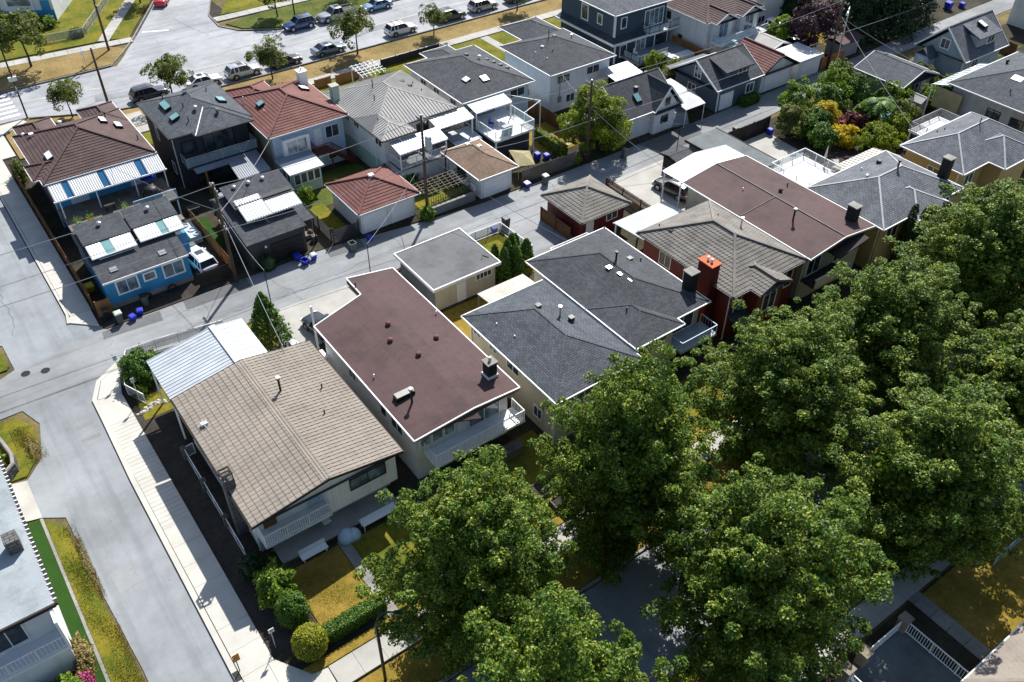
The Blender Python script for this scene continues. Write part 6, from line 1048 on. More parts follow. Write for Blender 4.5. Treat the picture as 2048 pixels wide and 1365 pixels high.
# small street trees
sp = [make_tree('street_tree', 'x', 'tree', 31 + i, 2.25, 1.55, 3.0, 70, 75, .11, 'leaf_street', 'small trees along the avenue', .1, (.3, .75), .3, 7, rag=.3) for i in range(2)]
ST = [(15.3, 127.5, 1.7, 'wide dark tree on the far dry verge at the top left'), (15.6, 109.8, 1.05, 'small tree on the corner verge behind the brown tiled roof'), (27.0, 107.0, 1.3, 'ragged tree hiding the dark parked car behind the charcoal house'), (39.4, 105.6, 1.15, 'small tree between the silver and the black parked cars'), (52.0, 106.2, 1.35, 'dense verge tree behind the white slatted pergola'), (63.8, 105.6, .95, 'small tree on the verge beside the white parked car with roof bars'), (78.8, 106.2, 1.1, 'tree at the top edge beyond the row of parked cars'), (48.9, 124.6, 1.2, 'tree on the green far verge behind the blue car'), (34.5, 141.5, 1.3, 'tree at the top edge beside the red car'), (61, 125.5, 1.2, 'tree at the top edge above the grey pickup')]
for i, (x, y, s, lb) in enumerate(ST):
    t = sp[i] if i < 2 else copy_tree(sp[i % 2]); place(t, x, y, i * 1.1, (s, s, s)); t['label'] = lb
# other trees
place(make_tree('alley_tree', 'large bright green tree wrapped round the pole on the alley', 'tree', 51, 4.0, 3.9, 4.0, 140, 190, .12, 'leaf_lime', None, .2, (.5, .95), rag=.24), 61.2, 67.5)
place(make_tree('purple_tree', 'purple-leaved plum tree beside the flat white garage', 'tree', 52, 3.6, 3.3, 4.6, 110, 170, .14, 'leaf_purple', None, .18, (.6, 1.0), .4), 101.6, 70.8)
place(make_tree('garden_tree', 'small green tree beside the white van', 'tree', 53, 2.0, 2.0, 2.9, 50, 130, .14, 'leaf_green', None, .1, (.5, .8)), 99.6, 74.0)
gt = [(85.5, 59.4, 2.2, 2.6, 'leaf_green', 'tall bright green garden tree nearest the alley'), (92.4, 59.8, 2.4, 2.4, 'leaf_green', 'broad green garden tree behind the golden shrub'), (96.4, 61.6, 2.2, 1.9, 'leaf_street', 'olive green bush hanging over the alley edge'), (94.5, 57.6, 2.2, 1.9, 'leaf_hedge', 'dark leafy tree between the golden shrub and the paddling pool'),
      (86.4, 55.9, 1.7, 1.6, 'leaf_yellow', 'golden yellow shrub in the garden'), (86.6, 48.6, 2.6, 1.7, 'leaf_lime', 'lime green bush behind the grey hip roof with black chimney'), (97.8, 54.4, 2.2, 1.6, 'leaf_green', 'green shrub in front of the grey-blue garage'), (93.6, 50.4, 2.0, 1.8, 'leaf_street', 'green shrub beside the palm tree'),
      (81.4, 56.4, 1.9, 1.9, 'leaf_street', 'olive hedge shrub at the black fence end'), (84.0, 55.2, 1.9, 1.6, 'leaf_hedge', 'dark shrub below the golden shrub'), (84.9, 51.6, 1.3, 1.2, 'leaf_yellow', 'small yellow-green shrub above the white roof slats'), (88.3, 52.6, 1.6, 1.1, 'leaf_red', 'dark red leafed shrub in the garden centre'), (82.3, 53.2, 1.9, 1.5, 'leaf_hedge', 'dark green bush along the concrete pad'), (90.2, 49.2, 1.8, 1.4, 'leaf_lime', 'orange-tinged lime bush below the palm'), (101.0, 51.5, 1.8, 1.4, 'leaf_green', 'green bush between the grey-blue garage and the striped awning'), (106.3, 56.2, 1.7, 1.2, 'leaf_street', 'pale shrub in front of the sage laneway house'), (106.8, 52.2, 1.6, 1.3, 'leaf_hedge', 'dark bush under the sage laneway house wall'), (88.8, 57.6, 1.9, 2.0, 'leaf_hedge', 'dark leafy shrub behind the golden shrub'), (91, 53.5, 1.4, 1.3, 'leaf_green', 'rounded bright shrub beside the paddling pool')]
for i, (x, y, r, hh, mt, lb) in enumerate(gt): place(make_tree('garden_tree' if hh > 1.8 else 'garden_shrub', lb, 'tree' if hh > 1.8 else 'shrub', 70 + i, r * 1.15, hh * 1.08, hh * 1.05, 56, 110, .12, mt, None, .07, (.3, .75), .35, 5, rag=.25), x, y)
# dark conifers, top right
def conifer(name, label, x, y, hgt, r, mat, seed, tiers=26, per=70, ls=.16, droop=.25, group=None, p=1.0):
    rng = np.random.default_rng(seed); t = thing(name, label, 'tree', (0, 0, 0), group); obj('trunk', MB().tube([(0, 0, -.1), (0, 0, hgt * .95)], max(.06, r * .07), 7, .03), 'bark', t, uv=False)
    n = tiers * per; k = rng.uniform(0, 1, n) ** .8; a = rng.uniform(0, 6.283, n); lob = 1 + .15 * np.sin(5 * a + k * 40) + .1 * np.sin(9 * a - k * 25); rr = r * (1 - k) ** p * lob * rng.uniform(.45, 1.0, n) ** .5 + .06
    P = np.stack([np.cos(a) * rr, np.sin(a) * rr, .25 + k * (hgt - .3) - droop * rr * .4], 1); N = unit(np.stack([np.cos(a) * .7, np.sin(a) * .7, np.full(n, .6)], 1) + rng.normal(size=(n, 3)) * .5); U, V = leafset(P, N, ls, rng, .5); quads('crown', P, U, V, mat, t, (0, 0, 0)); place(t, x, y, seed); return t
for i, (x, y, hh, r, lb) in enumerate(((117.0, 69.8, 14.5, 5.0, 'largest near-black conifer shading the alley at the top right'), (111.8, 71.6, 13, 4.2, 'dark conifer behind the small golden lawn'), (122.8, 70.4, 13.5, 4.2, 'dark conifer at the top beside the blue bins'), (121.5, 77.5, 13, 4.2, 'dark conifer cut by the top edge'), (109.5, 80, 9, 3.2, 'dark conifer behind the purple tree'))): conifer('conifer_tree', lb, x, y, hh, r, 'leaf_dark', 90 + i, 60, 190, .26, p=.8)
conifer('conifer_tree', 'dark green conifer beside the black car behind the galvanised carport', 17.3, 57.9, 5.6, 1.9, 'leaf_hedge', 101, 40, 170, .13, p=.75)
for i, (x, y, hh, r) in enumerate(((38.6, 53.7, 3.7, .75), (39.3, 54.2, 4.0, .8), (40.1, 54.6, 4.1, .8), (40.8, 55.0, 3.6, .75), (41.5, 54.2, 3.2, .8), (39.9, 53.6, 3.5, .8), (38.4, 54.9, 3.4, .7))): conifer('cedar_tree', ['cedar at the grey garage wall, front left of the clump', 'second cedar of the clump from the grey garage', 'tallest cedar in the middle of the clump by the grey garage', 'rear right cedar of the clump by the grey garage', 'rightmost low cedar of the clump by the grey garage', 'front middle cedar of the clump by the grey garage', 'rear left cedar of the clump behind the grey garage'][i], x, y, hh, r, 'leaf_hedge', 110 + i, 24, 110, .11, p=.55, group='cedars beside the grey garage')
for i, (x, y, hh) in enumerate(((70.4, 34.0, 6.6), (71.2, 33.3, 6.3), (72.2, 32.7, 5.0), (73.2, 32.1, 4.4), (74.4, 31.7, 4.6))): conifer('cypress_tree', ['tallest dark columnar cypress, leftmost of the five', 'second columnar cypress from the maroon-brown roof', 'middle columnar cypress of the five', 'fourth columnar cypress, short and dark', 'rightmost columnar cypress beside the big linden'][i], x, y, hh, .62, 'leaf_dark', 120 + i, 24, 110, .1, p=.35, group='columnar cypresses')
for i, (x, y) in enumerate(((33.9, 101.0), (35.1, 101.0), (32.7, 101.0))): conifer('cypress_tree', ['middle of three tiny cypresses behind the red tiled roof', 'right one of three tiny cypresses behind the red tiled roof', 'left one of three tiny cypresses behind the charcoal roof'][i], x, y, 2.2, .45, 'leaf_dark', 130 + i, 12, 70, .1, p=.5)
def bush(label, x, y, rx, ry, hh, mat, seed, n=2600, ls=.09, name='shrub', core=True, cat='shrub', z=0., rough=.2, box=False, rz=0.):
    rng = np.random.default_rng(seed); t = thing(name, label, cat, (0, 0, 0))
    if box:
        f = rng.integers(0, 5, n); P = rng.uniform(-1, 1, (n, 3)); 
        P[f == 0, 2] = 1; P[f == 1, 0] = 1; P[f == 2, 0] = -1; P[f == 3, 1] = 1; P[f == 4, 1] = -1
        N = np.where(np.abs(P) > .999, np.sign(P), 0.); P = P * np.array([rx, ry, hh / 2]) + np.array([0, 0, hh / 2]); P += rng.normal(size=P.shape) * .05
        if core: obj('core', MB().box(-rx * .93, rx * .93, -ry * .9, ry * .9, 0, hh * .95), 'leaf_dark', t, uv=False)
    else:
        d = unit(rng.normal(size=(n, 3))); d[:, 2] = np.where(d[:, 2] < -.75, -d[:, 2], d[:, 2]); a = np.arctan2(d[:, 1], d[:, 0]); lob = 1 + rough * np.sin(4 * a + seed) * np.cos(5 * d[:, 2] + seed) + rough * .6 * np.sin(9 * a + 7 * d[:, 2])
        P = d * lob[:, None] * (rng.uniform(.86, 1.02, n) + (rng.uniform(0, 1, n) > .93) * rng.uniform(0, .22, n) * (rough > .05))[:, None] * np.array([rx, ry, hh * .55]) + np.array([0, 0, hh * .45]); N = d
        if core:
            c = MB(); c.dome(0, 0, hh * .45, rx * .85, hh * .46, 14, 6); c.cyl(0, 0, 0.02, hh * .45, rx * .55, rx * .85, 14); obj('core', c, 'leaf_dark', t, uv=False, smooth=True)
    N = unit(N * .9 + rng.normal(size=(n, 3)) * .55 + np.array([0, 0, .2])); U, V = leafset(P, N, ls, rng); quads('foliage', P, U, V, mat, t, (0, 0, 0)); place(t, x, y, rz, z=z); return t
bush('round clipped golden topiary ball at the pavement corner', 7.25, 30.2, 1.08, 1.08, 2.25, 'leaf_topiary', 1, 9000, .055, 'topiary_ball', rough=.015)
bush('clipped green cone-shaped shrub between the topiary ball and the feathery shrub', 7.35, 32.7, 1.0, 1.1, 2.5, 'leaf_hedge', 2, 8000, .06, rough=.08)
bush('feathery green shrub at the corner of the beige tiled house', 7.3, 35.0, 1.15, 1.3, 2.3, 'leaf_green', 3, 5000, .1, rough=.3)
bush('dark small shrub next to the white side fence end', 6.7, 37.6, .8, .8, 1.4, 'leaf_dark', 4, 2500, .09)
bush('long clipped green hedge along the front lawn', 10.3, 30.35, 2.0, .42, 1.05, 'leaf_hedge', 5, 9000, .06, 'hedge', box=True, cat='hedge')
bush('big dark green shrub at the alley corner beside the galvanised carport', 7.2, 60.2, 1.55, 1.7, 2.3, 'leaf_hedge', 6, 7000, .1, rough=.2); bush('little bright shrub behind the curved pavement corner', 6.3, 58.3, .55, .55, .9, 'leaf_green', 7, 1500, .08)
bush('green shrub at the foot of the utility pole by the red tiled garage', 38.3, 66.5, .75, .65, 1.3, 'leaf_green', 8, 2500, .09); bush('leafy vegetable bush behind the lattice pergola', 40.2, 73.0, 1.0, .9, 1.3, 'leaf_green', 9, 2500, .1, rough=.3); bush('bright green bush under the porch of the pale grey roof', 43.0, 71.6, .8, .6, .8, 'leaf_lime', 10, 1800, .08); bush('low green plants between pergola and tan garage', 44.0, 68.6, .55, .8, .8, 'leaf_green', 11, 1500, .08)
bush('small leafy tree in the yard of the red tiled house', 29.8, 76.6, .8, .8, 1.7, 'leaf_green', 12, 1400, .09, core=False, rough=.3); bush('dark shrub beside the black garage door', 21.7, 67.95, .75, .4, 1.7, 'leaf_dark', 13, 3000, .07); bush('trimmed dark green hedge in front of the slate blue laneway house', 84.0, 65.2, 1.3, .5, 1.1, 'leaf_hedge', 14, 3500, .08, 'hedge', box=True, cat='hedge')
bush('green bush at the corner of the navy house front', 85.0, 103.4 - 3, 1.3, 1.3, 2.2, 'leaf_green', 15, 2500, .12); bush('bright bamboo-like bush below the navy house deck', 80.6, 78.6, 1.1, 1.2, 2.6, 'leaf_lime', 16, 2600, .13, core=False, rough=.3); bush('pale leafy garden shrub beside the white raised planter', 82.6, 76.4, 1.1, 1.3, 2.0, 'leaf_lime', 17, 2600, .12, rough=.3)
bush('weeping green shrub at the bottom left by the white balcony', -5.4, 35.6, 1.0, 1.0, 1.7, 'leaf_green', 18, 4000, .08, rough=.25); bush('straw-coloured shrub beside the pale blue flat roof', -4.1, 37.6, .55, 1.3, 1.4, 'leaf_straw', 19, 3000, .08, rough=.25); bush('pink flowering shrub at the bottom left', -4.5, 35.9, .5, .5, 1.2, 'leaf_pink', 20, 1500, .07, rough=.3); bush('dark shrub under the white balcony at the bottom left', -7.2, 35.8, 1.3, .9, 1.2, 'leaf_dark', 21, 2500, .1)
bush('shrub above the dark stone wall at the left edge', -4.9, 57.0, .9, 1.2, 1.3, 'leaf_lime', 22, 2200, .09, rough=.25); bush('dark hedge under the pale house at the top left', 17.5, 141.5, 4.0, 1.3, 1.6, 'leaf_dark', 23, 5000, .14, rough=.3, rz=-.53); bush('round green bush at the pale house corner', 20.6, 140.2, 1.3, 1.3, 1.5, 'leaf_green', 24, 2200, .12); bush('green bush at the corner of the far wire fence', 23.3, 134.6, 1.1, .9, 1.1, 'leaf_lime', 25, 1800, .11, rough=.25)
bush('shrub in the narrow side garden of the brown tiled house', 7.1, 98.6, .6, 1.5, 1.9, 'leaf_street', 26, 2200, .11, rough=.3); bush('leafy bed under the white slatted pergola', 48.0, 94.6, 1.8, .8, 1.0, 'leaf_green', 27, 2800, .12, rough=.3); bush('climbing greenery beside the white slatted pergola', 51.2, 96.5, .7, 1.8, 1.2, 'leaf_lime', 28, 2200, .11, rough=.3); bush('grassy green hedge along the deck yard fence', 57.2, 70.6, .35, 2.6, 1.5, 'leaf_lime', 29, 3500, .09, box=True, name='hedge', cat='hedge')
bush('yellowing weeds on the left verge', -1.95, 44.4, .22, 2.4, .25, 'leaf_straw', 30, 1600, .045, core=False, rough=.4); bush('flowering weeds by the stone wall verge', -2.2, 57.4, .35, 1.2, .35, 'leaf_straw', 31, 1500, .06, core=False, rough=.4); bush('shrub at the front of the navy house by the pavement', 76, 99.5, 1.2, 1.0, 1.5, 'leaf_green', 32, 1800, .12); bush('low golden-green shrub by the small board fence', 57.6, 66.3, .45, .4, .8, 'leaf_lime', 33, 900, .09)
# palm
t = thing('palm_tree', 'palm tree with drooping fronds beside the paddling pool', 'tree', (0, 0, 0)); obj('trunk', MB().tube([(0, 0, -.1), (.1, 0, 2), (0, .1, 4.0)], .2, 8, .14), 'bark', t, smooth=True, uv=False)
rng = np.random.default_rng(5)
for i in range(18):
    a = i * 2.39; el = rng.uniform(.1, .9); pts = [np.array([math.cos(a) * s * 2.2 * math.cos(el * (1 - s * .3)), math.sin(a) * s * 2.2 * math.cos(el * (1 - s * .3)), 4.0 + s * 1.6 * math.sin(el) - s * s * 1.5]) for s in np.linspace(0.08, 1, 9)]
    m = MB(); side = np.array([-math.sin(a), math.cos(a), 0])
    for k in range(8):
        p, q = pts[k], pts[k + 1]; L_ = .5 * math.sin(math.pi * (k + 1.2) / 9.5)
        for sg in (-1, 1): m.add([p, q, q + side * sg * L_ - np.array([0, 0, .12]), p + side * sg * L_ * .9 - np.array([0, 0, .15])], [(0, 1, 2, 3)])
    obj('frond', m, 'leaf_hedge', t, uv=False)
place(t, 90.2, 51.7)
# grass tufts on verges
def tufts(name, polys, n, hgt, mat, seed, w=.05):
    rng = np.random.default_rng(seed); pts = []
    for (x0, x1, y0, y1, k) in polys:
        m_ = int(n * k); xx = (x0 + x1) / 2 + np.clip(rng.normal(size=m_) * .3, -.55, .55) * (x1 - x0); yy = rng.uniform(y0, y1, m_) + rng.normal(size=m_) * .15; ok = np.sin(xx * 2.1 + yy * 1.3) + np.sin(yy * .7 - xx) + rng.normal(size=m_) * .9 > -.3; pts.append(np.stack([xx, yy, np.full(m_, .05)], 1)[ok])
    P = np.concatenate(pts); n_ = len(P); U = np.stack([rng.normal(size=n_) * .35, rng.normal(size=n_) * .35, np.ones(n_)], 1); hh = hgt * rng.uniform(.4, 1.3, n_); U = unit(U) * (hh / 2)[:, None]; a = rng.uniform(0, 6.28, n_); V = np.stack([np.cos(a), np.sin(a), np.zeros(n_)], 1) * w
    r = thing(name, 'x', 'grass', (0, 0, 0)); col.objects.unlink(r); bpy.data.objects.remove(r); base = Vector((0, 0, 0))
    o = quads(name, P + U, U, V, mat, None, base, 'stuff'); return o
tag(tufts('verge_grass', [(-3.25, -1.75, 22, 48.5, 1), (-3.1, -1.9, 55.8, 60.2, .2)], 26000, .07, 'leaf_grass', 3, .03), 'rough green grass on the left road verge', 'grass')
tag(tufts('dry_verge_grass', [(-2.1, -1.65, 24, 47, 1), (-2.4, -1.4, 56, 60, .3), (8.6, 12.0, 31, 36, .6), (19, 29, 30, 37, .8), (7.8, 30, 24.1, 26.6, .8)], 9000, .07, 'leaf_straw', 4, .025), 'dry straw grass on verges and front lawns', 'grass')

# ------------------------------------------------------------------ poles and wires
def upole(label, x, y, hgt, arms=True, can=False, r=.17, lean=(0, 0)):
    t = thing('utility_pole', label, 'pole', (x, y, 0)); top = (x + lean[0], y + lean[1], hgt); obj('pole', MB().tube([(x, y, -.1), top], r, 10, r * .7), 'pole', t, smooth=True, uv=False)
    if arms:
        for k, z in enumerate((hgt - .5, hgt - 4.3)):
            obj('crossarm', MB().beam((x + lean[0] - .02, y - .9, z), (x + lean[0] - .02, y + .9, z), .1, .12), 'pole', t)
            for d in (-.8, -.3, .4, .8): obj('insulator', MB().cyl(x + lean[0], y + d, z + .06, z + .22, .05, .04, n=6), 'white', t, uv=False)
    obj('pole_cap', MB().cyl(top[0], top[1], hgt, hgt + .1, r * .7, r * .5, n=8), 'metal', t, uv=False)
    if can: obj('transformer', MB().cyl(x + .5, y - .2, hgt - 3.6, hgt - 2.3, .33, n=14).dome(x + .5, y - .2, hgt - 2.3, .33, .15, 14, 3), 'galv', t); obj('bracket', MB().beam((x, y, hgt - 3), (x + .5, y - .2, hgt - 3), .08), 'metal', t)
    return t
upole('weathered wooden utility pole by the black fence of the white car', 18.45, 67.9, 10.4); upole('brown utility pole with pale transformer can beside the red tiled garage', 38.6, 67.0, 11.1, can=True); upole('utility pole standing in front of the big green alley tree', 58.72, 65.97, 9.55); upole('plain stub pole by the avenue corner', 20.0, 110.3, 7.3, False); upole('tall pole on the far dry verge cut by the top edge', 25.2, 126.9, 10.5); upole('distant utility pole by the purple tree', 100.0, 66.1, 9.2)
def thin(label, x, y, hgt): tag(obj('service_post', MB().cyl(x, y, -.05, hgt, .05, .04, n=8), 'black'), label, 'post')
thin('thin black service post in front of the conifer', 18.75, 60.2, 5.8); thin('thin black service post behind the long brown roof', 28.2, 60.0, 4.75); thin('thin black service post behind the slate flat garage', 66.7, 60.2, 4.6)
def wire(label, a, b, sag=.5, r=.026):
    a = Vector(a); b = Vector(b); pts = [a.lerp(b, i / 14) - Vector((0, 0, sag * 4 * (i / 14) * (1 - i / 14))) for i in range(15)]; tag(obj('overhead_wire', MB().tube(pts, r, 4), 'wire', uv=False), label, 'wire')
P1, P2, P3, P4, P0 = (18.45, 67.9, 10.0), (38.6, 67.0, 10.6), (58.72, 65.97, 9.2), (100, 66.1, 8.8), (-16, 69.5, 10.0)
for i, (dz, dy, nm) in enumerate(((0, .4, 'upper'), (-3.9, -.5, 'lower'))):
    for a, b, w_ in ((P0, P1, 'from the left edge to the weathered pole'), (P1, P2, 'from the weathered pole to the transformer pole'), (P2, P3, 'from the transformer pole to the pole in the green tree'), (P3, P4, 'from the pole in the green tree to the purple tree pole'), (P4, (150, 67, 9), 'from the purple tree pole to the top right')):
        wire(nm + ' alley power line ' + w_, (a[0], a[1] + dy, a[2] + dz), (b[0], b[1] + dy, b[2] + dz), .6, .03)
wire('second upper alley line on the left of the weathered pole', (-16, 68.2, 8.2), (18.45, 67.3, 8.3), .7)
for i, (a, b, lb) in enumerate((((18.5, 67.5, 7.5), (18.75, 60.2, 5.8), 'service wire from the weathered pole to the thin post by the conifer'), ((18.5, 67.4, 6.8), (16.0, 50.6, 5.2), 'service wire from the weathered pole to the beige tiled roof'), ((18.4, 68.2, 7.6), (14.0, 85.7, 5.3), 'service wire from the weathered pole to the brown tiled house'), ((18.6, 68.2, 7.4), (28.9, 81.5, 5.3), 'service wire from the weathered pole to the red tiled house'), ((38.6, 66.6, 7), (28.2, 60.0, 4.7), 'service wire from the transformer pole to the thin post behind the brown roof'), ((38.6, 66.4, 7.2), (42.2, 49.4, 5.4), 'service wire from the transformer pole to the cream house roof'), ((38.6, 67.5, 7), (40.2, 75, 5), 'service wire from the transformer pole to the pale grey roof'), ((58.7, 65.6, 6.8), (66.7, 60.2, 4.6), 'service wire from the green tree pole to the thin post'), ((58.7, 65.5, 6.5), (57.6, 50.6, 5.4), 'service wire from the green tree pole to the maroon-brown roof'), ((58.7, 66.5, 7.2), (63.8, 77.2, 4.9), 'service wire from the green tree pole to the white stucco house'), ((100, 65.8, 7), (98.5, 48.4, 5.4), 'service wire from the purple tree pole to the right edge house'), ((100, 65.8, 7), (84, 43, 5.4), 'service wire from the purple tree pole to the ochre house'))): wire(lb, a, b, .35, .024)
def lamp(label, x, y, hgt, dx, dy, mat='darkmetal', boxes=False):
    t = thing('street_lamp', label, 'street lamp', (x, y, 0)); a = [(x, y, -.1), (x, y, hgt - .9)] + [(x + dx * (1 - math.cos(k * math.pi / 10)) , y + dy * (1 - math.cos(k * math.pi / 10)), hgt - .9 + .9 * math.sin(k * math.pi / 10)) for k in range(1, 8)]
    obj('pole', MB().tube(a, .1, 10, .05), mat, t, smooth=True, uv=False); e = Vector(a[-1]); d = Vector((dx, dy, -.35)).normalized(); q = e + d * .8
    obj('lamp_head', MB().tube([e, e + d * .15, e + d * .5, q], .05, 10, .2), mat, t, smooth=True, uv=False); obj('lens', MB().dome(q.x, q.y, q.z - .02, .2, .14, 12, 4), 'lamp_lens', t, smooth=True, uv=False)
    if boxes: obj('control_box', MB().box(x - .45, x + .45, y - .12, y + .12, 4.6, 5.1), 'white', t); obj('street_sign', MB().box(x - .06, x + .0, y - .7, y - .1, 3.6, 4.0), 'galv', t)
lamp('dark green hooked street lamp at the bottom over the shady pavement', 9.9, 25.9, 6.9, .6, -.15); lamp('street lamp with white boxes beside the crosswalk', 11.2, 113.0, 9.4, -1.0, .3, 'darkmetal', True); lamp('street lamp on the alley pole by the purple tree', 100.6, 65.4, 8.6, -1.0, -.6, 'metal'); lamp('slim street lamp on the green far verge', 50.6, 122.3, 8.5, .2, -1.1)
t = thing('hazard_sign', 'orange and black striped hazard sign at the kerb', 'sign', (3.15, 31.5, .1)); obj('post', MB().cyl(3.15, 31.5, .1, 1.7, .03, n=8), 'black', t); obj('sign_plate', MB().box(3.0, 3.4, 31.44, 31.47, 1.25, 1.95), 'signy', t)
for k in range(4): z = 1.27 + k * .175; obj('stripe', MB().add([(3.0, 31.435, z), (3.4, 31.435, z + .1), (3.4, 31.435, z + .18), (3.0, 31.435, z + .08), (3.0, 31.44, z), (3.4, 31.44, z + .1), (3.4, 31.44, z + .18), (3.0, 31.44, z + .08)], [(0, 1, 2, 3), (7, 6, 5, 4), (0, 4, 5, 1), (1, 5, 6, 2), (2, 6, 7, 3), (3, 7, 4, 0)]), 'black', t)
t = thing('parking_sign', 'small white regulation sign on a post beside the topiary ball', 'sign', (5.55, 31.7, .05)); obj('post', MB().cyl(5.55, 31.7, .0, 2.1, .025, n=8), 'galv', t); obj('sign_plate', MB().box(5.4, 5.75, 31.64, 31.67, 1.75, 2.15), 'white', t); obj('symbol', MB().cyl(5.57, 31.95, 0, .01, .1, n=14), 'black', t).matrix_local = Matrix.Translation((0, 0, 0)); s_ = t.children[-1]; bpy.data.objects.remove(s_); obj('symbol', MB().tube([(5.575 + .09 * math.cos(k * .524), 31.632, 1.95 + .09 * math.sin(k * .524)) for k in range(13)], .014, 5).box(5.5, 5.65, 31.63, 31.638, 1.94, 1.965), 'black', t)
t = thing('street_sign', 'slim street sign post on the far dry verge', 'sign', (21.0, 122.3, 0)); obj('post', MB().cyl(21.0, 122.3, 0, 2.6, .04, n=8), 'galv', t); obj('sign_plate', MB().box(20.75, 21.25, 122.24, 122.28, 2.2, 2.6), 'white', t)
for i, (x, y) in enumerate(((5.7, 61.0), (6.0, 57.6))): tag(obj('sign_post', MB().cyl(x, y, 0, 2.5, .03, n=8).box(x - .15, x + .15, y - .02, y + .02, 2.1, 2.55), 'galv'), ['grey sign post behind the curved pavement corner', 'grey sign post beside the rock border'][i], 'sign')

# ------------------------------------------------------------------ fences, bins, cars, small things
board_fence('long brown board fence along the left pavement by the brown tiled house', (6.6, 71.2), (6.6, 99.0), 1.8, 'wood', .16); board_fence('short orange-brown gate fence beside the bright blue laneway house', (6.65, 70.0), (7.8, 70.0), 1.7, 'wood_o', .14)
board_fence('black board fence in front of the white car by the alley', (15.45, 69.0), (18.3, 69.0), 1.5, 'wood_d', .14); board_fence('cedar board fence beside the parked white car', (18.75, 69.3), (18.75, 79.5), 1.7, 'wood_o', .15); board_fence('dark slatted fence between the charcoal garage and the red tiled garage', (28.5, 68.3), (28.5, 79.0), 1.7, 'char', .17, slat=True); board_fence('dark horizontal slat gate beside the red tiled garage', (28.6, 68.1), (31.4, 68.1), 1.7, 'char', .17, slat=True)
board_fence('grey weathered board fence along the alley by the tan garage', (50.2, 66.4), (57.2, 66.2), 1.6, 'wood_g', .15); board_fence('brown board fence between the pale blue house and the white stucco house', (60.8, 73.0), (60.8, 80.5), 1.7, 'wood', .16); board_fence('orange cedar fence between the navy house and the brown tiled gables', (88.3, 76.5), (88.3, 83.2), 1.7, 'wood_o', .16); board_fence('orange cedar fence along the alley below the purple tree', (98.8, 66.3), (103.3, 66.4), 1.8, 'wood_o', .16)
board_fence('black board fence along the alley at the concrete pad', (72.6, 59.3), (80.8, 59.2), 1.8, 'wood_d', .15); board_fence('brown board fence beside the dark red garage wall', (47.45, 55.0), (47.45, 59.6), 1.6, 'wood', .16); board_fence('dark brown fence with gaps beside the concrete driveway', (56.6, 52.2), (56.6, 60.2), 1.5, 'wood', .16, gap=.05); board_fence('left piece of the orange fence in front of the white slatted pergola', (42.6, 99.9), (44.8, 99.9), 1.2, 'wood_o', .16); board_fence('right piece of the orange fence in front of the white slatted pergola', (45.4, 99.6), (48.6, 99.6), 1.2, 'wood_o', .16); board_fence('dark front fence behind the dark hip roof with skylights', (52.5, 100.6), (61.5, 100.6), 1.1, 'wood_d', .18); board_fence('dark fence beside the navy house', (75.6, 88), (75.6, 98), 1.6, 'wood_d', .18); board_fence('brown fence behind the sage laneway house', (124, 54), (124, 61), 1.6, 'wood', .18)
def mesh_fence(label, path, hh, mat='galv', z=.05):
    f = thing('wire_fence', label, 'fence', (path[0][0], path[0][1], z)); railing(f, path, z, hh, mat, 'mesh', top=.05); return f
mesh_fence('white-railed mesh fence along the dark strip beside the beige tiled house', [(6.75, 38.8), (6.8, 49.7), (7.5, 49.8)], 1.1, 'white'); mesh_fence('white-posted mesh fence round the alley corner shrub', [(6.3, 57.0), (5.5, 58.9), (6.1, 61.4), (6.9, 63.0), (9.2, 62.9), (14.8, 62.0)], 1.1, 'white'); mesh_fence('chain-link fence beside the cedar clump', [(38.4, 60.3), (42.8, 60.2), (43.0, 55.2)], 1.2, 'galv'); mesh_fence('pale mesh fence round the garden at the top left', [(18, 134.3), (23.9, 133.6), (31, 145.3)], 1.2, 'galv')
for i, (x, y) in enumerate(((6.78, 45.9), (6.8, 42.0), (6.76, 49.7))): tag(obj('fence_pillar', MB().box(x - .18, x + .18, y - .18, y + .18, .0, 1.25), 'stone'), ['middle', 'front', 'rear'][i] + ' dark stone pillar of the white-railed mesh fence', 'pillar')
